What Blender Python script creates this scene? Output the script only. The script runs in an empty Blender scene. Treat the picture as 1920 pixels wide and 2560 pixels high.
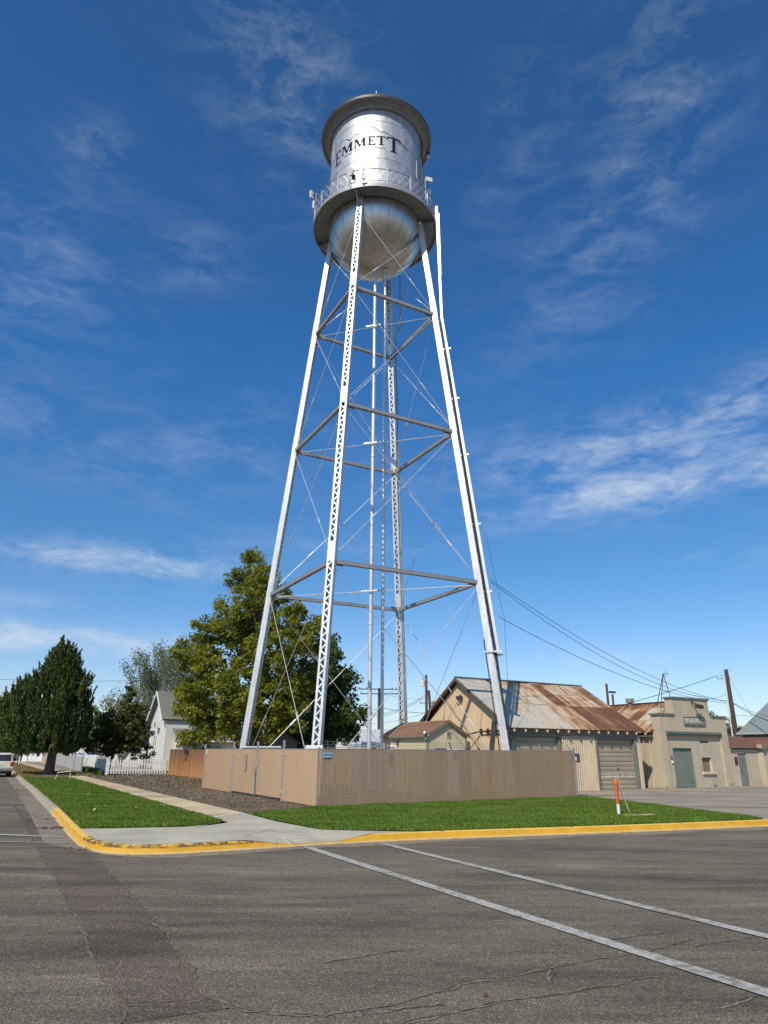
import bpy, math, random
import numpy as np
from mathutils import Vector, Matrix
R_ = math.radians
sc = bpy.context.scene
col = sc.collection
random.seed(7); rng = np.random.default_rng(7)

# ------------------------------------------------------------------ camera
FPX, PITCH, ROLL, CAMZ = 1690.75, .3409, .0071, 1.8
cam = bpy.data.cameras.new('camera'); camo = bpy.data.objects.new('camera', cam); col.objects.link(camo)
cam.sensor_fit = 'VERTICAL'; cam.sensor_height = 36; cam.lens = 36*FPX/2560
cam.clip_start = .1; cam.clip_end = 3000
_a = Vector((0, math.cos(PITCH), math.sin(PITCH))); _u = Vector((0, -math.sin(PITCH), math.cos(PITCH))); _r = Vector((1, 0, 0))
_c, _s = math.cos(ROLL), math.sin(ROLL)
_X = _r*_c + _u*_s; _Y = _r*-_s + _u*_c
camo.matrix_world = Matrix(((_X.x, _Y.x, -_a.x, 0), (_X.y, _Y.y, -_a.y, 0), (_X.z, _Y.z, -_a.z, CAMZ), (0, 0, 0, 1)))
sc.camera = camo
# ------------------------------------------------------------------ sky, sun, exposure
SUN_AZ, SUN_EL = 246.0, 44.0          # azimuth measured from +X towards +Y
w = bpy.data.worlds.new('World'); sc.world = w; w.use_nodes = True
nt = w.node_tree; N = nt.nodes; L = nt.links
for n in list(N): N.remove(n)
out = N.new('ShaderNodeOutputWorld'); bg = N.new('ShaderNodeBackground'); bg.inputs[1].default_value = .105
sky = N.new('ShaderNodeTexSky'); sky.sky_type = 'NISHITA'; sky.sun_disc = False
sky.sun_elevation = R_(SUN_EL); sky.sun_rotation = R_(90-SUN_AZ); sky.air_density = 1.0; sky.dust_density = .35; sky.ozone_density = 2.5
hs = N.new('ShaderNodeHueSaturation'); hs.inputs['Saturation'].default_value = 1.12; hs.inputs['Hue'].default_value = .503
L.new(sky.outputs[0], hs.inputs['Color'])
def mth(op, a, b=None, c=None, clamp=False):
    n = N.new('ShaderNodeMath'); n.operation = op; n.use_clamp = clamp
    for i, v in enumerate((a, b, c)):
        if v is None: continue
        if isinstance(v, (int, float)): n.inputs[i].default_value = v
        else: L.new(v, n.inputs[i])
    return n.outputs[0]
tc = N.new('ShaderNodeTexCoord'); sx = N.new('ShaderNodeSeparateXYZ'); L.new(tc.outputs['Generated'], sx.inputs[0])
az = mth('ARCTAN2', sx.outputs[0], sx.outputs[1]); el = mth('ARCSINE', sx.outputs[2])
cv = N.new('ShaderNodeCombineXYZ'); L.new(az, cv.inputs[0]); L.new(el, cv.inputs[1])
def cloudnoise(rot, sx_, sy_, detail, rough, dist=.4, off=0):
    m = N.new('ShaderNodeMapping'); m.inputs['Rotation'].default_value = (0, 0, rot); m.inputs['Scale'].default_value = (sx_, sy_, 1)
    m.inputs['Location'].default_value = (off, off*.7, 0)
    L.new(cv.outputs[0], m.inputs[0])
    n = N.new('ShaderNodeTexNoise'); n.inputs['Scale'].default_value = 1; n.inputs['Detail'].default_value = detail
    n.inputs['Roughness'].default_value = rough; n.inputs['Distortion'].default_value = dist; L.new(m.outputs[0], n.inputs[0])
    return n.outputs[0]
def blob(a0, e0, ra, re, k=1.0, tilt=0):
    da = mth('SUBTRACT', az, a0); de = mth('SUBTRACT', el, e0)
    c, s = math.cos(tilt), math.sin(tilt)
    x = mth('ADD', mth('MULTIPLY', da, c/ra), mth('MULTIPLY', de, s/ra))
    y = mth('ADD', mth('MULTIPLY', da, -s/re), mth('MULTIPLY', de, c/re))
    q = mth('ADD', mth('MULTIPLY', x, x), mth('MULTIPLY', y, y))
    return mth('MULTIPLY', mth('EXPONENT', mth('MULTIPLY', q, -1)), k)
def dir_ae(px, py):
    a = px-960; b = 1280-py; X = (_c*a-_s*b)/FPX; Y = (_s*a+_c*b)/FPX
    d = (X, math.cos(PITCH)-Y*math.sin(PITCH), math.sin(PITCH)+Y*math.cos(PITCH))
    return math.atan2(d[0], d[1]), math.asin(d[2]/math.sqrt(d[0]**2+d[1]**2+d[2]**2))
BL = [  # position on the photograph (source px), radii (rad), strength, tilt
 (1560,1110,.24,.045,1.3,.10),(1700,1215,.26,.035,1.6,.05),(1830,1030,.12,.025,.8,.5),(1500,640,.25,.09,.40,.6),
 (290,1405,.16,.020,1.9,0),(600,1130,.20,.09,.42,.1),(120,1600,.30,.020,2.3,0),(1860,1385,.14,.02,.6,-.1),
 (720,180,.18,.11,.62,-.5),(240,375,.05,.035,.55,0),(500,640,.08,.05,.38,0),(90,690,.14,.10,.5,.3),(1300,350,.14,.07,.28,.9),
 (1650,180,.20,.10,.38,.8),(1200,1680,.5,.05,.35,0),(1600,1780,.5,.06,.42,0),(100,1740,.3,.04,.45,0),(620,1370,.25,.02,.5,.05),(60,1060,.2,.06,.35,-.2),(1720,1630,.12,.006,.7,.02),(40,1500,.08,.012,.7,0)]
mask = None
for b_ in BL:
    a0, e0 = dir_ae(b_[0], b_[1]); q = blob(a0, e0, b_[2], b_[3], b_[4], b_[5])
    mask = q if mask is None else mth('ADD', mask, q)
n1 = cloudnoise(.25, 7, 22, 9, .62, .6); n2 = cloudnoise(-.5, 26, 60, 7, .6, .9, 3.1); n3 = cloudnoise(.1, 2.5, 5, 3, .5, .3, 8.3)
nn = mth('ADD', mth('MULTIPLY', n1, .62), mth('ADD', mth('MULTIPLY', n2, .26), mth('MULTIPLY', n3, .12)))
cl = mth('MULTIPLY', mth('SUBTRACT', mth('ADD', nn, mth('MULTIPLY', mask, .035)), .450), 2.7, clamp=True)
cl = mth('MULTIPLY', mth('POWER', cl, 1.25), mth('MINIMUM', mask, 1.5)); cl = mth('MULTIPLY', cl, .80, clamp=True)
grade = N.new('ShaderNodeMix'); grade.data_type = 'RGBA'; grade.blend_type = 'MULTIPLY'; grade.inputs[0].default_value = 1
L.new(hs.outputs[0], grade.inputs[6]); 
gr = N.new('ShaderNodeValToRGB'); L.new(mth('MULTIPLY', el, 1.0), gr.inputs[0]); gr.color_ramp.elements[0].position = 0.08; gr.color_ramp.elements[0].color = (.64, .70, .83, 1)
gr.color_ramp.elements[1].position = .9; gr.color_ramp.elements[1].color = (.335, .64, .79, 1)
for q_, c_ in ((.24, (.42, .655, .79, 1)), (.54, (.31, .70, .93, 1))): e_ = gr.color_ramp.elements.new(q_); e_.color = c_
vs = N.new('ShaderNodeVectorMath'); vs.operation = 'SCALE'; vs.inputs[3].default_value = 1.5; L.new(gr.outputs[0], vs.inputs[0]); L.new(vs.outputs[0], grade.inputs[7])
mx = N.new('ShaderNodeMix'); mx.data_type = 'RGBA'; L.new(cl, mx.inputs[0]); L.new(grade.outputs[2], mx.inputs[6]); mx.inputs[7].default_value = (6.2, 7.0, 8.2, 1)
L.new(mx.outputs[2], bg.inputs[0]); L.new(bg.outputs[0], out.inputs[0])
sl = bpy.data.lights.new('sun', 'SUN'); sl.energy = 4.5; sl.angle = R_(.53); sl.color = (1, .905, .745)
so = bpy.data.objects.new('sun', sl); col.objects.link(so)
sd = Vector((math.cos(R_(SUN_AZ))*math.cos(R_(SUN_EL)), math.sin(R_(SUN_AZ))*math.cos(R_(SUN_EL)), math.sin(R_(SUN_EL))))
so.rotation_euler = (-sd).to_track_quat('-Z', 'Y').to_euler()
sc.view_settings.view_transform = 'Standard'; sc.view_settings.look = 'None'; sc.view_settings.exposure = 0; sc.view_settings.gamma = 1

# ------------------------------------------------------------------ helpers
S = 1.15733
def ray(px, py):
    a = px-960; b = 1280-py; X = (_c*a-_s*b)/FPX; Y = (_s*a+_c*b)/FPX
    return Vector((X, math.cos(PITCH)-Y*math.sin(PITCH), math.sin(PITCH)+Y*math.cos(PITCH)))
def at(px, py, z=None, y=None):       # source pixel -> point on a level z or at a distance y
    d = ray(px, py); t = (z-CAMZ)/d.z if z is not None else y/d.y
    return d*t + Vector((0, 0, CAMZ))
def at2(x, y_, z=None, y=None): return at(x*S, y_*S, z, y)

class MB:
    def __init__(s): s.v = []; s.f = []
    def poly(s, pts):
        i = len(s.v); s.v += [tuple(p) for p in pts]; s.f.append(tuple(range(i, i+len(pts)))); return s
    def box(s, x0, x1, y0, y1, z0, z1):
        i = len(s.v); s.v += [(x0,y0,z0),(x1,y0,z0),(x1,y1,z0),(x0,y1,z0),(x0,y0,z1),(x1,y0,z1),(x1,y1,z1),(x0,y1,z1)]
        s.f += [tuple(i+k for k in q) for q in ((0,3,2,1),(4,5,6,7),(0,1,5,4),(1,2,6,5),(2,3,7,6),(3,0,4,7))]; return s
    def beam(s, p, q, w, h, side=None):
        p = Vector(p); q = Vector(q); a = (q-p)
        if a.length < 1e-6: return s
        a.normalize()
        if side is None: side = a.cross(Vector((0,0,1))) if abs(a.z) < .99 else Vector((1,0,0))
        sd_ = Vector(side); sd_ = (sd_ - a*sd_.dot(a)).normalized(); n = a.cross(sd_)
        i = len(s.v)
        for e in (p, q):
            for k, l in ((-1,-1),(1,-1),(1,1),(-1,1)): s.v.append(tuple(e + sd_*(w/2*k) + n*(h/2*l)))
        s.f += [tuple(i+k for k in qd) for qd in ((0,3,2,1),(4,5,6,7),(0,1,5,4),(1,2,6,5),(2,3,7,6),(3,0,4,7))]; return s
    def tube(s, pts, r, n=8, r2=None, cap=True):
        pts = [Vector(p) for p in pts]; m = len(pts); base = len(s.v)
        up = Vector((0,0,1))
        for k, p in enumerate(pts):
            a = (pts[min(k+1, m-1)]-pts[max(k-1, 0)]).normalized()
            x = a.cross(up) if abs(a.z) < .97 else a.cross(Vector((1,0,0)))
            x.normalize(); y = a.cross(x)
            rr = r if r2 is None else r+(r2-r)*k/(m-1)
            if isinstance(r, (list, tuple)): rr = r[k]
            for j in range(n):
                t = 2*math.pi*j/n; s.v.append(tuple(p + x*math.cos(t)*rr + y*math.sin(t)*rr))
        for k in range(m-1):
            for j in range(n):
                a_ = base+k*n+j; b_ = base+k*n+(j+1)%n; s.f.append((a_, b_, b_+n, a_+n))
        if cap: s.f.append(tuple(base+j for j in range(n))[::-1]); s.f.append(tuple(base+(m-1)*n+j for j in range(n)))
        return s
    def lathe(s, prof, c=(0,0), n=64, a0=0, a1=360):
        full = abs(a1-a0-360) < 1e-6; cnt = n if full else n+1; base = len(s.v); m = len(prof)
        for k in range(cnt):
            t = R_(a0+(a1-a0)*k/n)
            for r, z in prof: s.v.append((c[0]+r*math.cos(t), c[1]+r*math.sin(t), z))
        for k in range(n):
            for j in range(m-1):
                a_ = base+k*m+j; b_ = base+((k+1) % cnt)*m+j; s.f.append((a_, b_, b_+1, a_+1))
        return s
    def rod(s, p, q, r, n=6): return s.tube([p, q], r, n)
    def xf(s, fn): s.v = [tuple(fn(Vector(v))) for v in s.v]; return s
    def build(s, name, mat, parent=None, smooth=False, bevel=0):
        me = bpy.data.meshes.new(name); me.from_pydata(s.v, [], s.f); me.update()
        if smooth: me.polygons.foreach_set('use_smooth', [True]*len(me.polygons)); 
        o = bpy.data.objects.new(name, me); col.objects.link(o)
        if mat: me.materials.append(mat)
        if parent: o.parent = parent
        if smooth:
            try: me.set_sharp_from_angle(angle=R_(40))
            except Exception: pass
        if bevel:
            b = o.modifiers.new('bevel', 'BEVEL'); b.width = bevel; b.segments = 2; b.limit_method = 'ANGLE'
        return o
def tag(o, label=None, cat=None, group=None, kind=None):
    if label: o['label'] = label
    if cat: o['category'] = cat
    if group: o['group'] = group
    if kind: o['kind'] = kind
    return o
def empty(name, loc=(0,0,0), rz=0, label=None, cat=None, group=None):
    o = bpy.data.objects.new(name, None); col.objects.link(o); o.location = loc; o.rotation_euler = (0,0,rz); o.empty_display_size = .3
    return tag(o, label, cat, group)
def fastmesh(name, V, F, mat, parent=None, attr=None):   # V (n,3), F (m,k) numpy
    me = bpy.data.meshes.new(name); k = F.shape[1]
    me.vertices.add(len(V)); me.vertices.foreach_set('co', V.astype(np.float32).ravel())
    me.loops.add(F.size); me.loops.foreach_set('vertex_index', F.astype(np.int32).ravel())
    me.polygons.add(len(F)); me.polygons.foreach_set('loop_start', np.arange(0, F.size, k, dtype=np.int32))
    me.polygons.foreach_set('loop_total', np.full(len(F), k, dtype=np.int32))
    if attr is not None:
        a = me.attributes.new('rnd', 'FLOAT', 'FACE'); a.data.foreach_set('value', attr.astype(np.float32))
    me.update(); me.validate()
    o = bpy.data.objects.new(name, me); col.objects.link(o); me.materials.append(mat)
    if parent: o.parent = parent
    return o
def textmesh(mb, s, size, fn, depth=.004, align='CENTER', sx=1.0, bold=0):
    """letters of the built-in face, laid on x (right) / y (up), mapped by fn(x, y, d)"""
    c = bpy.data.curves.new('t', 'FONT'); c.body = s; c.size = size; c.align_x = align; c.align_y = 'CENTER'; c.extrude = depth; c.offset = bold; c.resolution_u = 3
    o = bpy.data.objects.new('t', c); col.objects.link(o); dg = bpy.context.evaluated_depsgraph_get()
    me = bpy.data.meshes.new_from_object(o.evaluated_get(dg)); i = len(mb.v)
    mb.v += [tuple(fn(v.co.x*sx, v.co.y, v.co.z+depth)) for v in me.vertices]
    mb.f += [tuple(i+k for k in p.vertices) for p in me.polygons]
    bpy.data.objects.remove(o); bpy.data.meshes.remove(me); bpy.data.curves.remove(c)

# ------------------------------------------------------------------ materials
def newmat(name):
    m = bpy.data.materials.new(name); m.use_nodes = True; t = m.node_tree
    return m, t, t.nodes, t.links, t.nodes['Principled BSDF']
class G:     # tiny node-graph helper
    def __init__(s, name):
        s.m, s.t, s.n, s.l, s.b = newmat(name); s.tc = s.n.new('ShaderNodeTexCoord')
    def setv(s, sock, v):
        if hasattr(v, 'is_linked') or isinstance(v, bpy.types.NodeSocket): s.l.new(v, sock)
        else:
            if isinstance(v, tuple) and len(v) == 3 and len(sock.default_value) == 4: v = (*v, 1)
            sock.default_value = v
    def math(s, op, a, b=0, clamp=False):
        n = s.n.new('ShaderNodeMath'); n.operation = op; n.use_clamp = clamp; s.setv(n.inputs[0], a); s.setv(n.inputs[1], b); return n.outputs[0]
    def map(s, scale=(1,1,1), rot=(0,0,0), loc=(0,0,0), src=None):
        n = s.n.new('ShaderNodeMapping'); n.inputs['Scale'].default_value = scale; n.inputs['Rotation'].default_value = rot; n.inputs['Location'].default_value = loc
        s.l.new(src or s.tc.outputs['Object'], n.inputs[0]); return n.outputs[0]
    def noise(s, scale, vec=None, detail=5, rough=.55, dist=0):
        n = s.n.new('ShaderNodeTexNoise'); n.inputs['Scale'].default_value = scale; n.inputs['Detail'].default_value = detail
        n.inputs['Roughness'].default_value = rough; n.inputs['Distortion'].default_value = dist; s.l.new(vec or s.tc.outputs['Object'], n.inputs[0]); return n.outputs[0]
    def ramp(s, fac, stops):
        n = s.n.new('ShaderNodeValToRGB'); s.l.new(fac, n.inputs[0]); e = n.color_ramp.elements
        while len(e) < len(stops): e.new(.5)
        for k, (p, c) in enumerate(stops):
            e[k].position = p; e[k].color = (*c, 1) if isinstance(c, tuple) else (c, c, c, 1)
        return n.outputs[0]
    def mix(s, f, a, b, mode='MIX'):
        n = s.n.new('ShaderNodeMix'); n.data_type = 'RGBA'; n.blend_type = mode; s.setv(n.inputs[0], f); s.setv(n.inputs[6], a); s.setv(n.inputs[7], b); return n.outputs[2]
    def bump(s, h, strength=.5, dist=.02, prev=None):
        n = s.n.new('ShaderNodeBump'); n.inputs['Strength'].default_value = strength; n.inputs['Distance'].default_value = dist; s.l.new(h, n.inputs['Height'])
        if prev: s.l.new(prev, n.inputs['Normal'])
        s.l.new(n.outputs[0], s.b.inputs['Normal']); return n.outputs[0]
    def sep(s, src=None):
        n = s.n.new('ShaderNodeSeparateXYZ'); s.l.new(src or s.tc.outputs['Object'], n.inputs[0]); return n.outputs
    def comb(s, x, y, z=0.0):
        n = s.n.new('ShaderNodeCombineXYZ'); s.setv(n.inputs[0], x); s.setv(n.inputs[1], y); s.setv(n.inputs[2], z); return n.outputs[0]
    def fin(s, c, rough=.8, metal=0.0, spec=None):
        s.setv(s.b.inputs['Base Color'], c); s.setv(s.b.inputs['Roughness'], rough); s.setv(s.b.inputs['Metallic'], metal)
        if spec is not None: s.b.inputs['Specular IOR Level'].default_value = spec
        return s.m
def sca(c, k): return tuple(min(x*k, 1) for x in c)
def plain(name, c, rough=.75, metal=0.0, var=.15, scale=4, bump=0, bs=40, spec=None):
    g = G(name); n = g.noise(scale, detail=6, rough=.6)
    cc = g.ramp(n, [(.3, sca(c, 1-var)), (.7, sca(c, 1+var))])
    if bump: g.bump(g.noise(bs, detail=3), bump, .01)
    return g.fin(cc, rough, metal, spec)
GA = R_(30)                      # bearing of the long street
def m_asphalt(name, c1, c2, streak=.5, hue=(1,1,1)):
    g = G(name)
    mac = g.noise(.35, g.map((1, 3.2, 1), (0,0,-R_(27))), 5, .6, .5)
    m2 = g.noise(1.1, g.map((.6, 3.5, 1), (0,0,-R_(25))), 6, .65, .4)
    fine = g.noise(70, detail=3, rough=.8)
    v = g.n.new('ShaderNodeTexVoronoi'); v.inputs['Scale'].default_value = 95; g.l.new(g.tc.outputs['Object'], v.inputs[0])
    vm = g.n.new('ShaderNodeTexVoronoi'); vm.inputs['Scale'].default_value = 45; g.l.new(g.tc.outputs['Object'], vm.inputs[0])
    a = g.ramp(mac, [(.28, c1), (.72, c2)])
    b = g.ramp(m2, [(.3, sca(c1, .92)), (.75, sca(c2, 1.12))])
    c = g.mix(.55, a, b); lt = g.noise(.22, g.map((1, 5, 1), (0,0,-R_(26)), (4,2,0)), 6, .6, .8); c = g.mix(.8, c, g.ramp(lt, [(.34, .60), (.5, 1.0), (.60, 1.16), (.70, 1.6)]), 'MULTIPLY')
    st = g.n.new('ShaderNodeSeparateColor'); g.l.new(v.outputs['Color'], st.inputs[0])
    c = g.mix(.75, c, g.ramp(st.outputs[0], [(0, .45), (.55, .95), (.9, 1.5), (1, 2.9)]), 'MULTIPLY')
    c = g.mix(.85, c, g.ramp(fine, [(.3, .6), (.7, 1.4)]), 'MULTIPLY'); cs = g.noise(24, detail=5, rough=.8); c = g.mix(.7, c, g.ramp(cs, [(.35, .75), (.65, 1.28)]), 'MULTIPLY')
    sp = g.noise(2.3, detail=2, rough=.5)
    c = g.mix(.6, c, g.ramp(sp, [(.66, 1.0), (.74, .72)]), 'MULTIPLY')
    b1 = g.bump(vm.outputs['Distance'], .5, .012); g.bump(fine, .5, .006, b1)
    return g.fin(c, .9, 0, .2)
A_ROAD = m_asphalt('asphalt', (.094,.079,.060), (.190,.163,.122))
A_STRIP = m_asphalt('asphalt_patch', (.091,.073,.057), (.148,.120,.094))
A_DRIVE = m_asphalt('driveway_asphalt', (.22,.19,.15), (.34,.30,.235))
def m_concrete(name, c, joint=None, ang=0, stain=.35):
    g = G(name); n = g.noise(.9, detail=7, rough=.65); f = g.noise(55, detail=3)
    cc = g.ramp(n, [(.25, sca(c, 1-stain)), (.75, sca(c, 1.1))])
    cc = g.mix(.5, cc, g.ramp(f, [(.3, .8), (.7, 1.18)]), 'MULTIPLY')
    if joint:
        p = g.sep(g.map(rot=(0,0,-ang)))
        j = g.math('ABSOLUTE', g.math('SUBTRACT', g.math('FRACT', g.math('DIVIDE', p[0], joint)), .5))
        line = g.math('GREATER_THAN', j, .5-.012/joint)
        pid = g.math('FLOOR', g.math('DIVIDE', p[0], joint)); wn = g.n.new('ShaderNodeTexWhiteNoise'); wn.noise_dimensions = '1D'; g.l.new(pid, wn.inputs['W'])
        cc = g.mix(.8, cc, g.ramp(wn.outputs[0], [(0, (.74,.72,.70)), (.5, (1.0,.97,.9)), (1, (1.15,1.16,1.16))]), 'MULTIPLY')
        cc = g.mix(line, cc, sca(c, .35))
    g.bump(f, .25, .004)
    return g.fin(cc, .85, 0, .3)
C_WALK = m_concrete('sidewalk_concrete', (.58,.475,.315), 1.55, R_(118.5))
C_PAD = m_concrete('corner_concrete', (.50,.465,.355))
C_GUT = m_concrete('gutter_concrete', (.25,.215,.165), 3.0, R_(118.5))
C_KERB = m_concrete('kerb_concrete', (.38,.335,.25))
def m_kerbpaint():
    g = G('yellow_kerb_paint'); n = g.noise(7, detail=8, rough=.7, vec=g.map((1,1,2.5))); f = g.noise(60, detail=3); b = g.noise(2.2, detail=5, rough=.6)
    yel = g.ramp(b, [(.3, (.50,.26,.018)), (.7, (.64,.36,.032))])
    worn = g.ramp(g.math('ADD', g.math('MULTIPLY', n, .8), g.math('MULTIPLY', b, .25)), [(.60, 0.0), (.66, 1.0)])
    z = g.sep()[2]; yel = g.mix(g.ramp(g.math('MULTIPLY', z, 5), [(.66, 0.0), (.74, .55)]), yel, (.80,.58,.16)); cc = g.mix(worn, yel, (.42,.33,.19))  # top paler than the face by height: sun and shade put into colour
    lip = g.math('MULTIPLY', g.ramp(g.math('MULTIPLY', z, 10), [(.22, 1.0), (.36, 0.0)]), g.ramp(g.noise(11, detail=7, rough=.7), [(.34, .35), (.5, 1.0)])); cc = g.mix(g.math('MULTIPLY', lip, .75), cc, (.55,.44,.25))  # bare cream lip, with the extra sun on its slope also in the colour
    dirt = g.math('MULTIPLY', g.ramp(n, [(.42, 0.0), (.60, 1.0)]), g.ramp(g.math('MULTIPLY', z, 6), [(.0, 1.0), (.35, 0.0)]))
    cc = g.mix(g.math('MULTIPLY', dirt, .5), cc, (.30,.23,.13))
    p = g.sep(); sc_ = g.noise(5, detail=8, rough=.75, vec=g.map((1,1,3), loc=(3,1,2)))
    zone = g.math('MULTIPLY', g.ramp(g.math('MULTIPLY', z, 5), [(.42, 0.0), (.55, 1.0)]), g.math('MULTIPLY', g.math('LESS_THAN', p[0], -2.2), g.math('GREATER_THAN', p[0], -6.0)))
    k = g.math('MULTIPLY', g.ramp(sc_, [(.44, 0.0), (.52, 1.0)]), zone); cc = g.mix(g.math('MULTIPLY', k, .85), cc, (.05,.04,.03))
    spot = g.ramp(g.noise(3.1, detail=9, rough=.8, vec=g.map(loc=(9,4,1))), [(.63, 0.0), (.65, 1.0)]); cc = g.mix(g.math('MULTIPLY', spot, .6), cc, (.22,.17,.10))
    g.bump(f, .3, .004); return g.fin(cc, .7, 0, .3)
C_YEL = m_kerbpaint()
def m_paint_worn(name, c, under, thr=.55):
    g = G(name); n = g.noise(9, detail=9, rough=.75); f = g.noise(80, detail=2, rough=.8); big = g.noise(.8, detail=3)
    k = g.math('ADD', g.math('MULTIPLY', n, .6), g.math('ADD', g.math('MULTIPLY', f, .35), g.math('MULTIPLY', big, .25)))
    cc = g.mix(g.ramp(k, [(thr, 0.0), (thr+.09, 1.0)]), c, under); return g.fin(cc, .8, 0, .3)
P_WHITE = m_paint_worn('worn_white_road_paint', (.42,.41,.38), (.17,.145,.115), .585)
P_OLD = m_paint_worn('faded_white_road_paint', (.36,.35,.33), (.13,.12,.11), .575)
CRACK = plain('crack_filler', (.19,.155,.11), .95, 0, .55, 14)
CRACKD = plain('crack_dark', (.06,.05,.042), .95, 0, .3, 9)
def m_ground(name, stops, sc1=3, sc2=40, bump=.6):
    g = G(name); n = g.noise(sc1, detail=8, rough=.7); v = g.n.new('ShaderNodeTexVoronoi'); v.inputs['Scale'].default_value = sc2; g.l.new(g.tc.outputs['Object'], v.inputs[0])
    s_ = g.n.new('ShaderNodeSeparateColor'); g.l.new(v.outputs['Color'], s_.inputs[0])
    cc = g.ramp(n, stops); cc = g.mix(.8, cc, g.ramp(s_.outputs[0], [(0, .5), (.7, 1.1), (1, 1.9)]), 'MULTIPLY')
    g.bump(v.outputs['Distance'], bump, .02); return g.fin(cc, .95, 0, .2)
M_GRAVEL = m_ground('bark_gravel', [(.30, (.085,.07,.052)), (.55, (.15,.12,.08)), (.64, (.30,.225,.12)), (.75, (.42,.31,.15))], 1.1, 16)
M_DIRT = m_ground('dry_dirt', [(.3, (.20,.155,.10)), (.6, (.30,.24,.16)), (.8, (.38,.31,.2))], .8, 30, .3)
M_VERGE = m_ground('dry_verge', [(.35, (.07,.09,.02)), (.5, (.16,.12,.05)), (.7, (.27,.20,.11))], .6, 30, .3)
def m_leaf(name, stops, trans=.25, sc_=1.2, rough=.55, patch=0):
    g = G(name); a = g.n.new('ShaderNodeAttribute'); a.attribute_name = 'rnd'; n = g.noise(sc_, detail=3)
    f = g.math('ADD', g.math('MULTIPLY', a.outputs['Fac'], .55), g.math('MULTIPLY', n, .45))
    cc = g.ramp(f, stops)
    if patch: cc = g.mix(.85, cc, g.ramp(g.noise(patch, g.map((1, 2.4, 1), (0,0,-R_(30))), 6, .65), [(.32, (.62,.66,.6)), (.5, (1,1,1)), (.66, (1.25,1.12,1.1))]), 'MULTIPLY')
    g.fin(cc, rough, 0, .3)
    tr = g.n.new('ShaderNodeBsdfTranslucent'); g.l.new(cc, tr.inputs[0]); ms = g.n.new('ShaderNodeMixShader'); ms.inputs[0].default_value = trans
    g.l.new(g.b.outputs[0], ms.inputs[1]); g.l.new(tr.outputs[0], ms.inputs[2])
    g.l.new(ms.outputs[0], [x for x in g.n if x.type == 'OUTPUT_MATERIAL'][0].inputs[0]); return g.m
L_GRASS = m_leaf('grass_blades', [(.2, (.085,.135,.014)), (.5, (.13,.225,.024)), (.8, (.20,.31,.045)), (.97, (.38,.36,.10))], .3, .9, patch=.5)
L_SOIL = m_ground('lawn_soil', [(.3, (.055,.085,.012)), (.7, (.09,.13,.02))], 2, 30, .3)
L_SYC = m_leaf('sycamore_leaves', [(.2, (.085,.105,.012)), (.45, (.20,.225,.024)), (.68, (.32,.32,.035)), (.9, (.46,.34,.05)), (1, (.30,.17,.03))], .46, .5)
L_DARK = m_leaf('dark_leaves', [(.2, (.045,.068,.013)), (.55, (.085,.12,.02)), (.9, (.15,.18,.032))], .35, .7)
L_MAPLE = m_leaf('maple_leaves', [(.2, (.045,.058,.012)), (.5, (.085,.105,.018)), (.8, (.16,.15,.03)), (1, (.24,.19,.06))], .2, .9)
L_JUN = m_leaf('juniper_leaves', [(.2, (.032,.048,.012)), (.55, (.068,.100,.019)), (.9, (.13,.17,.034))], .08, 1.4)
L_WIL = m_leaf('willow_leaves', [(.2, (.10,.13,.05)), (.6, (.18,.21,.09)), (.9, (.26,.27,.14))], .3, 1.)
L_BUSH = m_leaf('bush_leaves', [(.2, (.06,.09,.01)), (.6, (.14,.19,.03)), (.9, (.22,.26,.05))], .3, 2.)
L_SPR = m_leaf('spruce_leaves', [(.2, (.03,.05,.03)), (.6, (.06,.085,.05)), (.9, (.10,.13,.08))], .1, 2.)
BARK = plain('bark', (.13,.095,.07), .95, 0, .4, 8, .8, 25)
BARKG = plain('grey_bark', (.26,.23,.19), .95, 0, .3, 8, .4, 25)
def m_silver(name, base, metal, rough, streak=.12):
    g = G(name); n = g.noise(1.3, g.map((2.2, 2.2, .35)), 8, .62); n2 = g.noise(4, detail=7, rough=.7)
    cc = g.ramp(n, [(.3, sca(base, 1-streak*1.4)), (.7, sca(base, 1+streak*.5))])
    cc = g.mix(.5, cc, g.ramp(n2, [(.35, .86), (.6, 1.05)]), 'MULTIPLY')
    rr = g.math('ADD', rough-.1, g.math('MULTIPLY', n2, .22)); g.bump(g.noise(.8, detail=3), .10, .06); return g.fin(cc, rr, metal)
SILVER = m_silver('aluminium_paint', (.55,.555,.565), .72, .54, .2)
BOWL = m_silver('bowl_paint', (.60,.57,.53), .92, .34)
LEG = m_silver('leg_paint', (.66,.67,.68), .42, .46, .2)
STRUT = m_silver('strut_paint', (.34,.345,.35), .35, .5, .08)
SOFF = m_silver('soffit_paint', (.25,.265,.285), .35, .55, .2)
NAVY = plain('navy_lettering', (.010,.012,.03), .7, 0, .1, spec=.15)
GALV = plain('galvanised_steel', (.45,.46,.46), .45, .6, .2, 8)
GALVD = plain('dull_galvanised_steel', (.30,.31,.31), .55, .4, .2, 8)
WHITE = plain('white_paint', (.72,.72,.70), .6, 0, .06, 3)
PLAST = plain('grey_white_plastic', (.62,.62,.58), .5, 0, .05, 3)
BLACK = plain('black_cable', (.02,.02,.022), .6, 0, .2, 5)
DKMET = plain('dark_metal', (.05,.05,.05), .5, .2, .2, 5)
RUSTMET = plain('rusty_brown_metal', (.10,.05,.035), .8, .1, .4, 8)
POLEW = plain('creosoted_wood', (.075,.05,.04), .9, 0, .35, 6, .3, 20)
def m_slat(name, c, k=1.0):
    g = G(name); n = g.noise(1.5, g.map((8,8,.7)), 5, .6); cc = g.ramp(n, [(.3, sca(c, .88)), (.7, sca(c, 1.08))]); return g.fin(cc, .6, 0, .35)
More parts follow.
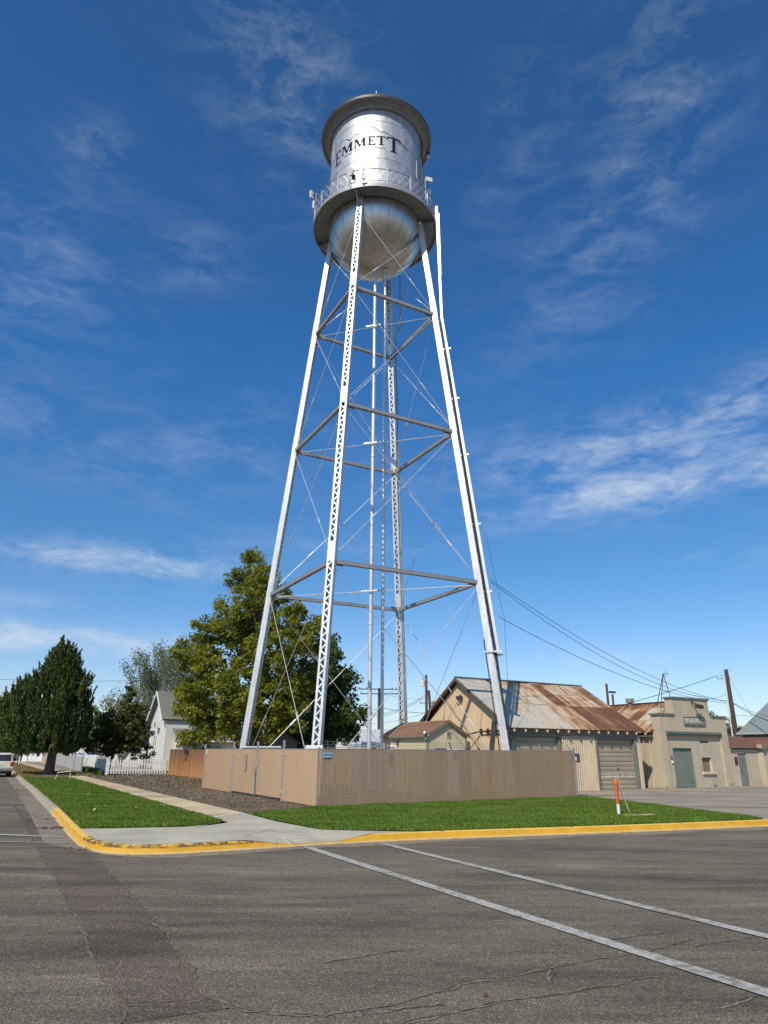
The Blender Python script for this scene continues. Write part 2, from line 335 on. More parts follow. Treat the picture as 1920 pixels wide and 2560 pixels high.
SLAT = m_slat('tan_vinyl_slats', (.74,.52,.33))
SLATWIRE = plain('fence_wire', (.19,.125,.08), .7, .1, .2, 5)  # real mesh, coloured dark to carry the shadow lines of the slat folds
def m_rustroof(name, start, soft, pw, row, seed=0.0, gray=(.42,.41,.37)):
    """x runs along the eave, y up the slope; sheets pw wide, seam at y=row"""
    g = G(name); at_ = g.n.new('ShaderNodeAttribute'); at_.attribute_name = 'roofuv'; p = g.sep(at_.outputs['Vector'])
    x, y = p[0], p[1]
    ci = g.math('FLOOR', g.math('DIVIDE', x, pw)); ri = g.math('FLOOR', g.math('DIVIDE', y, row))
    wn = g.n.new('ShaderNodeTexWhiteNoise'); wn.noise_dimensions = '2D'; g.l.new(g.comb(g.math('ADD', ci, seed), ri), wn.inputs['Vector'])
    st = g.noise(1, g.map((7.0, .8, 1), src=at_.outputs['Vector']), 7, .65, .3); bl = g.noise(1, g.map((1.1, .9, 1), src=at_.outputs['Vector']), 6, .6, .4)
    base = g.math('DIVIDE', g.math('SUBTRACT', x, start), soft, clamp=True)
    r = g.math('ADD', g.math('MULTIPLY', base, .50), g.math('ADD', g.math('MULTIPLY', g.math('SUBTRACT', wn.outputs[0], .5), g.math('ADD', .15, g.math('MULTIPLY', base, .50))), g.math('ADD', g.math('MULTIPLY', g.math('SUBTRACT', st, .5), 1.5), g.math('MULTIPLY', g.math('SUBTRACT', bl, .5), .9))))
    cc = g.ramp(g.math('ADD', r, .12, clamp=True), [(.0, gray), (.22, sca(gray, 1.05)), (.34, (.56,.47,.35)), (.50, (.43,.28,.155)), (.68, (.24,.115,.06)), (.90, (.145,.068,.04))])
    fx = g.math('ABSOLUTE', g.math('SUBTRACT', g.math('FRACT', g.math('DIVIDE', x, pw)), .5)); fy = g.math('ABSOLUTE', g.math('SUBTRACT', g.math('FRACT', g.math('DIVIDE', y, row)), .5))
    cc = g.mix(g.math('MULTIPLY', g.math('GREATER_THAN', fx, .487), .5), cc, (.08,.05,.04))
    cc = g.mix(g.math('MULTIPLY', g.math('GREATER_THAN', fy, .492), .6), cc, (.10,.07,.05))
    wv = g.math('SINE', g.math('MULTIPLY', x, 2*math.pi/.085)); g.bump(wv, .55, .012)
    return g.fin(cc, .75, 0, .2)
def m_brick(name, c, bw=.24, bh=.08, depth=.5, chip=.0):
    g = G(name); p = g.sep(); v = g.comb(g.math('ADD', p[0], p[1]), p[2])
    b = g.n.new('ShaderNodeTexBrick'); g.l.new(v, b.inputs[0]); b.inputs['Scale'].default_value = 1; b.inputs['Brick Width'].default_value = bw; b.inputs['Row Height'].default_value = bh
    b.inputs['Mortar Size'].default_value = .006; b.inputs['Mortar Smooth'].default_value = .6; b.inputs['Color1'].default_value = (*c, 1); b.inputs['Color2'].default_value = (*sca(c, .93), 1); b.inputs['Mortar'].default_value = (*sca(c, .6), 1)
    n = g.noise(1.1, detail=8, rough=.68); cc = g.mix(.7, b.outputs[0], g.ramp(n, [(.3, .78), (.65, 1.06)]), 'MULTIPLY')
    dr = g.noise(1, g.map((5, 5, .5)), 6, .6); cc = g.mix(.45, cc, g.ramp(dr, [(.35, (.80,.77,.72)), (.6, (1,1,1))]), 'MULTIPLY')
    if chip:
        ch = g.noise(3.2, detail=7, rough=.7, dist=.5); low = g.ramp(g.math('MULTIPLY', p[2], .6), [(0, .14), (.5, 0.0)])
        k = g.ramp(g.math('ADD', ch, low), [(.70, 0.0), (.72, 1.0)]); cc = g.mix(g.math('MULTIPLY', k, chip), cc, (.16,.10,.075))
    b1 = g.bump(b.outputs['Fac'], -depth*.6 if depth else 0, .01); g.bump(g.noise(25, detail=4), .3, .006, b1)
    return g.fin(cc, .85, 0, .3)
BR_WALL = m_brick('painted_brick', (.55,.47,.35), chip=.9)
BR_ANNEX = m_brick('painted_block', (.52,.45,.345), .4, .2, .7, .4)
STUCCO = plain('painted_sheet_siding', (.62,.47,.30), .8, 0, .1, 1.3, .15, 30)
CORR = plain('corrugated_tan_steel', (.50,.415,.30), .6, .05, .12, 1.5)
DOORP = plain('rollup_door_paint', (.36,.30,.21), .6, .05, .14, 2.2)
def m_doorworn():
    g = G('worn_rollup_door_paint'); p = g.sep(); n = g.noise(6, detail=8, rough=.75, vec=g.map((1, 1, 3.5))); n0 = g.noise(1.6, detail=6)
    cc = g.ramp(n0, [(.3, (.30,.25,.18)), (.7, (.39,.33,.24))])
    band = g.math('MULTIPLY', g.math('GREATER_THAN', p[2], .56), g.math('LESS_THAN', p[2], .72))
    k = g.ramp(g.math('ADD', n, g.math('MULTIPLY', band, .16)), [(.655, 0.0), (.675, 1.0)])
    return g.fin(g.mix(k, cc, (.62,.62,.55)), .65, 0, .3)
DOORW = m_doorworn()
GREEN = plain('sage_green_paint', (.155,.175,.145), .6, 0, .12, 2.5)
GREEND = plain('dark_green_trim', (.13,.15,.12), .6, 0, .12, 2.5)
GREYDOOR = plain('grey_green_door_paint', (.165,.19,.165), .5, 0, .14, 1.6)
CREAM = plain('cream_trim', (.60,.50,.36), .7, 0, .1, 3)
def m_siding(name, c, pitch=.14, lo=.55):
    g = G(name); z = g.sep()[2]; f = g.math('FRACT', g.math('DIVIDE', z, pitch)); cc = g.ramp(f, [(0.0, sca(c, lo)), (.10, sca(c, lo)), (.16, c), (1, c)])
    n = g.noise(1.5, detail=6); cc = g.mix(.5, cc, g.ramp(n, [(.3, .88), (.7, 1.05)]), 'MULTIPLY'); g.bump(f, .5, .02); return g.fin(cc, .65, 0, .3)
SID_W = m_siding('white_clapboard', (.72,.71,.68), .16)
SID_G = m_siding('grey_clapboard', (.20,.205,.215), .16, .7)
def m_vgroove(name, c, pitch=.2, lo=.72):
    g = G(name); p = g.sep(); f = g.math('FRACT', g.math('DIVIDE', g.math('ADD', p[0], p[1]), pitch)); cc = g.ramp(f, [(0, sca(c, lo)), (.05, sca(c, lo)), (.09, c), (1, c)])
    n = g.noise(1.4, g.map((3,3,.6)), 6); cc = g.mix(.6, cc, g.ramp(n, [(.3, .86), (.7, 1.05)]), 'MULTIPLY'); return g.fin(cc, .75, 0, .3)
SID_318 = m_vgroove('yellow_cream_panel_siding', (.56,.49,.32))
SID_SHED = m_vgroove('peach_sheet_siding', (.68,.50,.31), .61, .9)
def m_shingle(name, c, c2, row=.14, wid=.3):
    g = G(name); a = g.n.new('ShaderNodeAttribute'); a.attribute_name = 'roofuv'
    b = g.n.new('ShaderNodeTexBrick'); g.l.new(a.outputs['Vector'], b.inputs[0]); b.inputs['Scale'].default_value = 1; b.inputs['Brick Width'].default_value = wid; b.inputs['Row Height'].default_value = row
    b.inputs['Mortar Size'].default_value = .008; b.inputs['Color1'].default_value = (*c, 1); b.inputs['Color2'].default_value = (*c2, 1); b.inputs['Mortar'].default_value = (*sca(c, .45), 1)
    n = g.noise(.8, detail=6); cc = g.mix(.6, b.outputs[0], g.ramp(n, [(.3, .8), (.7, 1.12)]), 'MULTIPLY'); f = g.noise(60, detail=2); cc = g.mix(.5, cc, g.ramp(f, [(.3, .75), (.7, 1.2)]), 'MULTIPLY')
    g.bump(b.outputs['Fac'], -.4, .01); return g.fin(cc, .9, 0, .25)
SH_GREY = m_shingle('grey_green_shingles', (.20,.20,.165), (.155,.155,.13))
SH_BROWN = m_shingle('brown_shingles', (.27,.16,.10), (.21,.12,.075))
SH_RED = m_shingle('red_brown_shingles', (.20,.105,.072), (.15,.078,.055))
def m_ribmetal(name, c, pitch=.3, rough=.45):
    g = G(name); a = g.n.new('ShaderNodeAttribute'); a.attribute_name = 'roofuv'; x = g.sep(a.outputs['Vector'])[0]; f = g.math('FRACT', g.math('DIVIDE', x, pitch))
    cc = g.ramp(f, [(0, sca(c, .72)), (.08, sca(c, .72)), (.12, c), (1, c)]); g.bump(g.ramp(f, [(0, 1.0), (.1, 1.0), (.18, 0.0), (1, 0.0)]), .6, .03)
    n = g.noise(.7, detail=5); cc = g.mix(.5, cc, g.ramp(n, [(.3, .88), (.7, 1.05)]), 'MULTIPLY'); return g.fin(cc, rough, .25)
ROOF_TEAL = m_ribmetal('pale_green_metal_roof', (.30,.345,.325), .32)
ROOF_WHITE = m_ribmetal('white_metal_roof', (.62,.65,.66), .4)
def m_woodfence():
    g = G('weathered_cedar'); p = g.sep(); pl_ = g.math('FLOOR', g.math('DIVIDE', p[0], .14)); wn = g.n.new('ShaderNodeTexWhiteNoise'); wn.noise_dimensions = '1D'; g.l.new(pl_, wn.inputs['W'])
    n = g.noise(1, g.map((9, 9, 1.2)), 6, .6); k = g.math('ADD', g.math('MULTIPLY', g.math('SUBTRACT', 1.9, p[2]), .28), g.math('ADD', g.math('MULTIPLY', g.math('SUBTRACT', wn.outputs[0], .5), .35), g.math('MULTIPLY', g.math('SUBTRACT', n, .5), 1.0)))
    k = g.math('ADD', k, g.math('MULTIPLY', p[0], .018))
    cc = g.ramp(k, [(.0, (.10,.078,.060)), (.18, (.20,.12,.07)), (.36, (.33,.155,.06)), (.65, (.46,.24,.10))]); return g.fin(cc, .85, 0, .2)
CEDAR = m_woodfence()
GLASS = newmat('dark_window_glass')[0]; _b = GLASS.node_tree.nodes['Principled BSDF']; _b.inputs['Base Color'].default_value = (.03,.035,.04,1); _b.inputs['Roughness'].default_value = .08
ORANGE = plain('orange_plastic', (.72,.13,.02), .45, 0, .06)
CURTAIN = plain('pale_curtained_window', (.33,.34,.36), .3, 0, .2, 2)
SIGNBL = plain('light_blue_sign', (.28,.50,.60), .5, 0, .05); SIGNBT = plain('blue_sign_lettering', (.01,.12,.25), .5, 0, .05)
MAROON = plain('maroon_sign', (.14,.012,.03), .5, 0, .1)
BROWNW = plain('brown_panel_and_shade', (.19,.15,.105), .8, 0, .15)
STAKE = plain('faded_pink_paint', (.34,.22,.21), .8, 0, .25, 9)
REDP = plain('red_plastic', (.30,.015,.015), .35, 0, .05)
CARP = plain('cream_car_paint', (.66,.64,.56), .3, 0, .04, 2)
TIRE = plain('tyre_rubber', (.02,.02,.02), .85)
CONC = plain('precast_concrete', (.42,.41,.38), .9, 0, .12, 3)
FLOWER = plain('orange_flowers', (.60,.20,.02), .8, 0, .4, 12)

# ------------------------------------------------------------------ road, kerbs, verges
def sheet(name, pts, z, mat, kind='structure', skirt=None):
    mb = MB(); P = [(p[0], p[1], z) for p in pts]; mb.poly(P)
    if skirt is not None:
        n = len(P)
        for i in range(n):
            a, b = P[i], P[(i+1) % n]; mb.poly([a, (a[0],a[1],skirt), (b[0],b[1],skirt), b])
    o = mb.build(name, mat); tag(o, kind=kind); return o
sheet('ground', [(-900,-300),(900,-300),(900,1800),(-900,1800)], -.06, M_DIRT)
ZR = lambda x, y: (x*.25316, 1960+y*.25316)
Z5_ = lambda x, y: (400+x*.3014, 2000+y*.3014)
kb = [ZR(*p) for p in ((235,5),(300,60),(380,145),(440,205),(530,300),(600,385),(680,480),(750,560),(830,630),(900,678),(1050,702),(1300,712),(1500,706))]
kb += [Z5_(*p) for p in ((0,455),(240,440),(530,420),(800,405),(1200,380),(1659,350))]
kb += [(x*S, y*S) for x, y in ((1060,1808),(1240,1802),(1450,1793.5),(1659,1784.5))]
KB = [at(*p, z=0) for p in kb]; KB = [(p.x, p.y) for p in KB]
d0 = Vector((KB[0][0]-KB[3][0], KB[0][1]-KB[3][1])).normalized(); d1 = Vector((KB[-1][0]-KB[-5][0], KB[-1][1]-KB[-5][1])).normalized()
KB = [(KB[0][0]+d0.x*t, KB[0][1]+d0.y*t) for t in (120, 60, 25)] + KB + [(KB[-1][0]+d1.x*t, KB[-1][1]+d1.y*t) for t in (8, 25, 90)]
def resample(P, step, k0=0):
    P = [Vector(p) for p in P]; out_ = [P[0]]; 
    for a, b in zip(P, P[1:]):
        n = max(1, int((b-a).length/step))
        out_ += [a+(b-a)*(i+1)/n for i in range(n)]
    return out_
KR = resample(KB, .35)
for _ in range(6): KR = [KR[0]]+[(KR[i-1]+KR[i]*2+KR[i+1])/4 for i in range(1, len(KR)-1)]+[KR[-1]]
def normals(P):
    o = []
    for i in range(len(P)):
        t = (P[min(i+1, len(P)-1)]-P[max(i-1, 0)]).normalized(); o.append(Vector((-t.y, t.x)))
    return o
KN = normals(KR)      # points towards the block
ramp_c = at(*Z5_(1290,378), z=0); ramp_c = Vector((ramp_c.x, ramp_c.y))
def ksm(t): t = max(0, min(1, t)); return t*t*(3-2*t)
def kh(p): return .03+.12*ksm(((Vector((p[0],p[1]))-ramp_c).length-.45)/1.1)
# yellow run begins a little up the side street
ky0 = at(*ZR(530,290), z=0); istart = min(range(len(KR)), key=lambda i: (KR[i]-Vector((ky0.x, ky0.y))).length)
def kerb(name, i0, i1, mat):
    mb = MB(); prof = [(-.07, .02), (-.05, .12), (-.008, .20), (.002, .26), (.016, .82), (.03, .94), (.055, 1.), (.15, 1.), (.15, -.2)]; base = 0
    joint = 0
    for i in range(i0, i1+1):
        h = kh(KR[i]); rnd = random.uniform(-.003, .003)
        for o_, z_ in prof: p = KR[i]+KN[i]*(o_+ (rnd if o_ < .1 else 0)); mb.v.append((p.x, p.y, h*z_ if z_ >= 0 else -.05))
    m = len(prof)
    for i in range(i1-i0):
        for j in range(m-1): a = i*m+j; mb.f.append((a, a+m, a+m+1, a+1))
    o = mb.build(name, mat, smooth=True); tag(o, kind='structure'); return o
# joints split the kerb every few metres with a thin dark gap
def kerb_runs(name, i0, i1, mat, n):
    i = i0
    while i < i1:
        j = min(i+n, i1); kerb(name, i, j, mat); i = j
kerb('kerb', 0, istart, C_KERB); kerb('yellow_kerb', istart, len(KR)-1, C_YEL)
mb = MB()
for i in list(range(istart % 9, istart, 9))+list(range(istart+4, len(KR)-1, 9)):
    p = KR[i]; n = KN[i]; t = Vector((n.y, -n.x)); h = kh(p)
    c = [p+n*.0-t*.012, p+n*.0+t*.012]
    q0, q1 = p-n*.006-t*.014, p-n*.006+t*.014; r0, r1 = p+n*.035-t*.014, p+n*.035+t*.014; s0, s1 = p+n*.17-t*.014, p+n*.17+t*.014
    mb.poly([(q0.x,q0.y,.004),(q1.x,q1.y,.004),(r1.x,r1.y,h+.003),(r0.x,r0.y,h+.003)]); mb.poly([(r0.x,r0.y,h+.003),(r1.x,r1.y,h+.003),(s1.x,s1.y,h+.003),(s0.x,s0.y,h+.003)])
tag(mb.build('kerb_joints', CRACKD), kind='structure')
# road sheet
sheet('road', [(-160,-60),(160,-60),(160,150),(-160,150)], 0, A_ROAD)
# gutter along the side street
mb = MB(); ge = min(range(len(KR)), key=lambda i: (KR[i]-Vector(at(*ZR(960,690), z=0).xy)).length)
gw = lambda i: .62*ksm((ge-i)/5.0)
for i in range(0, ge):
    a, b = KR[i], KR[i+1]; na, nb = KN[i], KN[i+1]; wa, wb = gw(i), gw(i+1)
    mb.poly([(a.x,a.y,.004),(b.x,b.y,.004),(b.x-nb.x*wb,b.y-nb.y*wb,.004),(a.x-na.x*wa,a.y-na.y*wa,.004)])
tag(mb.build('gutter', C_GUT), kind='structure')
mb = MB(); r = random.Random(8); prev = None
for i in range(ge-2, len(KR)-1):
    a = KR[i]; n = KN[i]; w_ = min(.55, .12+.05*(i-ge+2))*(1+.25*math.sin(i*.7)+r.uniform(-.12,.12)); w2 = w_*.55
    cur = (a-n*.06, a-n*w2, a-n*w_)
    if prev:
        mb.poly([(*prev[0],.0035),(*prev[2],.0035),(*cur[2],.0035),(*cur[0],.0035)])
    prev = cur
def m_dust():
    g = G('gutter_dust'); n = g.noise(6, detail=8, rough=.75); f = g.noise(60, detail=3, rough=.8); k = g.math('ADD', g.math('MULTIPLY', n, .7), g.math('MULTIPLY', f, .3))
    cc = g.ramp(k, [(.36, (.125,.105,.082)), (.52, (.25,.21,.155)), (.70, (.31,.265,.20))]); return g.fin(cc, .9, 0, .2)
tag(mb.build('road_edge', m_dust()), kind='structure')
# crack seams measured on the road
sa = [(30,1740),(62,1795),(88,1850),(120,1895),(140,1945),(170,2005),(190,2060),(215,2100),(238,2135),(258,2170),(262,2212)]
sb = [(205,1852),(235,1885),(268,1912),(300,1950),(330,1985),(365,2020),(395,2060),(425,2110),(455,2150),(480,2165),(500,2178)]
sA = [at2(x, y, z=0) for x, y in sa]; sB = [at2(x, y, z=0) for x, y in sb]
far = Vector((-30, 56, 0))
band = [(p.x, p.y) for p in sA]+[(p.x, p.y) for p in reversed(sB)]+[(sB[0].x-1.6, sB[0].y+2.6)]
sheet('road_patch', band, .003, A_STRIP)
def jag(mb, pts, w, amp, z, step=.12, seed=0):
    r = random.Random(seed); P = resample([(p[0], p[1]) for p in pts], step); NN = normals(P); off = 0; L_, R2 = [], []
    for p, n in zip(P, NN):
        off = off*.7+r.uniform(-amp, amp); ww = w*r.uniform(.25, 1.4); c = p+n*off; L_.append(c+n*ww/2); R2.append(c-n*ww/2)
    for i in range(len(P)-1): mb.poly([(L_[i].x,L_[i].y,z),(R2[i].x,R2[i].y,z),(R2[i+1].x,R2[i+1].y,z),(L_[i+1].x,L_[i+1].y,z)])
mb = MB(); md = MB()
jag(mb, sA, .030, .022, .008, .07, 1); jag(mb, sB, .034, .025, .008, .07, 2); jag(md, sA, .007, .022, .010, .07, 1); jag(md, sB, .008, .025, .010, .07, 2)
jag(mb, [sA[0], (-20, 40, 0), (-36, 70, 0)], .03, .02, .008, .3, 3)
cr = [[(258,2170),(320,2168),(400,2165),(480,2160),(500,2178),(560,2188),(700,2195),(860,2170),(950,2145),(1010,2120),(1100,2110),(1250,2080),(1400,2055),(1500,2030)],
      [(870,2212),(960,2190),(1080,2165),(1150,2155),(1300,2135),(1420,2110)],[(780,2190),(960,2170)],[(1190,2125),(1195,2100),(1180,2085),(1160,2065)],
      [(1500,2045),(1560,2035),(1659,2022)],[(1560,2180),(1659,2150)],[(700,2080),(820,2060),(900,2048)],[(1300,2035),(1400,2020),(1460,2012)]]
cr = [[(x*1.0, min(y, 2211)) for x, y in c] for c in cr]
for k, c in enumerate(cr):
    P = [at2(x, y, z=0) for x, y in c]; jag(md, P, .009, .02, .006, .09, 10+k); 
    jag(mb, P, .024, .03, .0055, .06, 30+k)
tag(mb.build('crack_filling', CRACK), kind='structure'); tag(md.build('road_cracks', CRACKD), kind='structure')
# painted lines
def pline(name, p, q, w, mat, z=.012):
    p = Vector(p[:2]); q = Vector(q[:2]); t = (q-p).normalized(); n = Vector((-t.y, t.x)); pts = [p+n*w/2, q+n*w/2, q-n*w/2, p-n*w/2]
    mb = MB(); mb.poly([(a.x, a.y, z) for a in pts]); return tag(mb.build(name, mat), kind='structure')
a_, b_ = at2(660,1830,z=0), at2(1659,2148,z=0); pline('crosswalk_line', a_, b_+(b_-a_)*.3, .19, P_WHITE)
a_, b_ = at2(822,1822,z=0), at2(1659,2025,z=0); pline('crosswalk_line', a_, b_+(b_-a_)*.3, .17, P_WHITE)
a_, b_ = at(*ZR(0,503), z=0), at(*ZR(640,530), z=0); pline('stop_line', a_-(b_-a_), b_, .17, P_WHITE)
a_, b_ = at(*ZR(0,574), z=0), at(*ZR(650,587), z=0); pline('stop_line', a_-(b_-a_), b_, .12, P_OLD)
# block surface pieces
def g2(x, y, z=.15): p = at2(x, y, z=z); return (p.x, p.y)
def gz(q, z=.15): p = at(*q, z=z); return (p.x, p.y)
kin = [(p+n*.15) for p, n in zip(KR, KN)]
iL = min(range(len(KR)), key=lambda i: (kin[i]-Vector(g2(172,1789))).length)
iR = min(range(len(KR)), key=lambda i: (kin[i]-Vector(g2(905,1797))).length)
C0 = Vector((-2.03, 23.06)); C1 = Vector((7.76, 29.22)); CL = Vector((-8.34, 33.88))
swl0 = Vector(g2(492,1776)); Z6 = lambda x, y: (360+x*.33755, 1600+y*.33755)
swr0 = Vector(gz(Z6(740,1281))); swr1 = Vector(gz(Z6(0,1110))); dsw = (swr1-swr0).normalized(); nsw = Vector((-dsw.y, dsw.x))
swlD = swl0 + dsw*60
sidel = [swl0, swl0+dsw*100, swr0+dsw*101, swr0]
padc = (swl0, swr0)
lawnR_front = Vector(g2(690,1792))
block = [tuple(kin[i]) for i in range(0, iL+1)] + [tuple(swl0+Vector((.05,.3))), tuple(swr0), tuple(lawnR_front+Vector((0,.15)))] + [tuple(kin[i]+KN[i]*.02) for i in range(iR, len(KR))] + [(120, 140), (-90, 190)]
sheet('yard_ground', block, .140, M_DIRT, skirt=-.05)
sheet('verge', [tuple(kin[i]) for i in range(0, iL+1)]+[tuple(swl0), tuple(swl0+dsw*100)], .144, M_VERGE)
sheet('sidewalk', [tuple(p) for p in sidel], .152, C_WALK, skirt=.1)
# corner pad with its ramp: grid, draped
mb = MB(); inner = [Vector(kin[iL])]+[Vector(g2(x, y)) for x, y in ((260,1789),(400,1786),(492,1777))]+[swl0, swr0, Vector(g2(600,1775)), lawnR_front, Vector(g2(760,1794)), Vector(g2(905,1797))]
inner_r = resample([tuple(p) for p in inner], .3); outer = [kin[i] for i in range(iL, iR+1)]
def along(P, t):
    d = [0]
    for a, b in zip(P, P[1:]): d.append(d[-1]+(b-a).length)
    x = t*d[-1]
    for i in range(len(P)-1):
        if d[i+1] >= x: k = (x-d[i])/max(d[i+1]-d[i], 1e-6); return P[i]+(P[i+1]-P[i])*k
    return P[-1]
NU, NV = 120, 24
for i in range(NU+1):
    o_ = along(outer, i/NU); q = along(inner_r, i/NU)
    for j in range(NV+1):
        p = o_+(q-o_)*j/NV; zz = kh(p)+.001*(j > 0) if j < NV else .15
        zz = min(.151, kh(o_)+(.151-kh(o_))*ksm((p-o_).length/1.1)) if j > 0 else kh(o_); mb.v.append((p.x, p.y, zz))
for i in range(NU):
    for j in range(NV): a = i*(NV+1)+j; mb.f.append((a, a+NV+1, a+NV+2, a+1))
tag(mb.build('corner_pavement', C_PAD, smooth=True), kind='structure')
# tooled joints and the grooved ramp
mb = MB()
def padz(p):
    j = min(range(len(KR)), key=lambda i: (KR[i]-p).length_squared); k0 = kh(KR[j]); return min(.157, k0+(.151-k0)*ksm((p-KR[j]-KN[j]*.17).length/1.1)+.006)
def groove(p, q, w=.014):
    p = Vector(p); q = Vector(q); t = (q-p).normalized(); n = Vector((-t.y, t.x))
    for k in range(8):
        a = p+(q-p)*k/8; b = p+(q-p)*(k+1)/8
        za = padz(a); zb = padz(b)
        mb.poly([(*(a+n*w/2), za), (*(b+n*w/2), zb), (*(b-n*w/2), zb), (*(a-n*w/2), za)])
pk = gz(Z5_(910,248)); groove(pk, gz(Z5_(540,350))); groove(pk, gz(Z5_(1190,372), .06))
for k in range(9): groove(gz(Z5_(985+k*26, 268+k*11)), gz(Z5_(1225+k*32, 262+k*9)), .008)
for k in range(8): p = Vector(gz(ZR(890+k*70, 520-k*6))); groove(p, p+Vector((.12,-.1)), .012)
tag(mb.build('pavement_joints', CRACKD), kind='structure')
# strip of pale new concrete at the end of the walk
mb = MB(); e0 = swl0+dsw*1.3; e1 = swr0+dsw*.15; mb.poly([(*e0, .157), (*e1, .157), (*(e1+dsw*.12), .157), (*(e0+dsw*.12), .157)]); tag(mb.build('pavement_patch', WHITE), kind='structure')
# lawns, gravel bed, drive
lawnL = [tuple(kin[i]+KN[i]*.02) for i in range(iL, 0, -1) if kin[i].y < 45.5]
lawnL = [p for p in lawnL] + [tuple(swl0+dsw*31)]+[tuple(swl0+dsw*.4), g2(470,1779), g2(400,1785), g2(260,1788.5)]
sheet('lawn_soil', lawnL, .156, L_SOIL)
dr0 = Vector(g2(1250,1723)); drt = Vector(g2(1648,1769)); 
lawnR = [g2(535,1758), tuple(C0+Vector((0,-.05)))]+[tuple(C1), g2(1252,1722), g2(1300,1725.5), g2(1450,1743), g2(1600,1762), tuple(drt)]
iT = min(range(len(KR)), key=lambda i: (kin[i]-drt).length)
lawnR += [tuple(kin[i]+KN[i]*.02) for i in range(iT, iR-1, -1)]+[g2(760,1793.5), tuple(lawnR_front), g2(610,1775)]
sheet('lawn_soil', lawnR, .156, L_SOIL)
sheet('gravel_bed', [tuple(swr0+dsw*.1), tuple(swr0+dsw*36.0), (-15.9, 52.6), (-11.0,46), tuple(CL+Vector((0,6))), tuple(CL), tuple(C0), g2(540,1757.5)], .148, M_GRAVEL)
sheet('driveway', [tuple(drt), g2(1600,1762), g2(1450,1743), g2(1300,1725.5), (8.2,29.6), (1.5,46), (36,66), (80,60)]+[tuple(kin[i]+KN[i]*.02) for i in range(len(KR)-2, iT-1, -1)], .148, A_DRIVE)

# ------------------------------------------------------------------ grass
def inpoly(X, Y, P):
    c = np.zeros(len(X), bool); n = len(P)
    for i in range(n):
        x0, y0 = P[i]; x1, y1 = P[(i+1) % n]
        if y0 == y1: continue
        m = ((y0 > Y) != (y1 > Y)) & (X < (x1-x0)*(Y-y0)/(y1-y0)+x0); c ^= m
    return c
def grass(name, P, n, zb, h0, h1, label, mat=None, cat='grass'):
    P = [tuple(p) for p in P]; xs = [p[0] for p in P]; ys = [p[1] for p in P]; X = []; Y = []
    while len(X) < n:
        x = rng.uniform(min(xs), max(xs), n*3); y = rng.uniform(min(ys), max(ys), n*3); k = inpoly(x, y, P)
        k &= rng.random(n*3) < np.clip((22/np.maximum(y, 1))**1.1, .12, 1); X += list(x[k]); Y += list(y[k])
    X = np.array(X[:n]); Y = np.array(Y[:n]); h = rng.uniform(h0, h1, n)*(1+.3*np.sin(X*1.7+Y*2.3)*np.sin(X*.6-Y*1.1)); w_ = .013*np.clip(Y/18, 1, 2.4)*rng.uniform(.7, 1.3, n); t = rng.uniform(0, 2*np.pi, n); lean = rng.uniform(0, .045, n); lt = rng.uniform(0, 2*np.pi, n)
    V = np.empty((n, 3, 3)); V[:,0] = np.stack([X-np.cos(t)*w_, Y-np.sin(t)*w_, np.full(n, zb)], 1); V[:,1] = np.stack([X+np.cos(t)*w_, Y+np.sin(t)*w_, np.full(n, zb)], 1)
    V[:,2] = np.stack([X+np.cos(lt)*lean, Y+np.sin(lt)*lean, zb+h], 1); F = np.arange(n*3).reshape(n, 3)
    o = fastmesh(name, V.reshape(-1, 3), F, mat or L_GRASS, attr=rng.random(n)**1.2); return tag(o, label, cat, kind='stuff')
grass('lawn_grass', lawnL, 110000, .154, .035, .07, 'mown green lawn strip between the side street kerb and sidewalk')
grass('lawn_grass', lawnR, 120000, .154, .035, .07, 'mown green lawn between the tan slatted fence and yellow kerb')
# ------------------------------------------------------------------ water tower (built at 1:1 in px-solved space, then scaled about the eye)
TS = .93; TCX, TCY, TH = -.6987, 35.0, -.2892; TR0, TK = 6.9431, .1198
def tw(v): return Vector((v.x*TS, v.y*TS, CAMZ+(v.z-CAMZ)*TS))
ZG = CAMZ-(CAMZ-.15)/TS            # ground level in this space
tower = empty('water_tower', tw(Vector((TCX, TCY, ZG))), 0, 'tall silver riveted water tower on four laced legs behind the tan fence', 'water tower')
tinv = tower.location
def tb(mb, name, mat, parent=None, smooth=False):
    mb.xf(lambda v: tw(v)-tinv); return mb.build(name, mat, parent or tower, smooth)
def lp(i, z, dr=0, dt=0):      # a point on leg i at height z, dr outwards, dt sideways
    a = TH-math.pi/2+i*math.pi/2; r = TR0-TK*z+dr; c, s = math.cos(a), math.sin(a)
    return Vector((TCX+r*c-s*dt, TCY+r*s+c*dt, z))
ZL = [9.8856, 18.4443, 26.2566]; ZTOP = 33.2
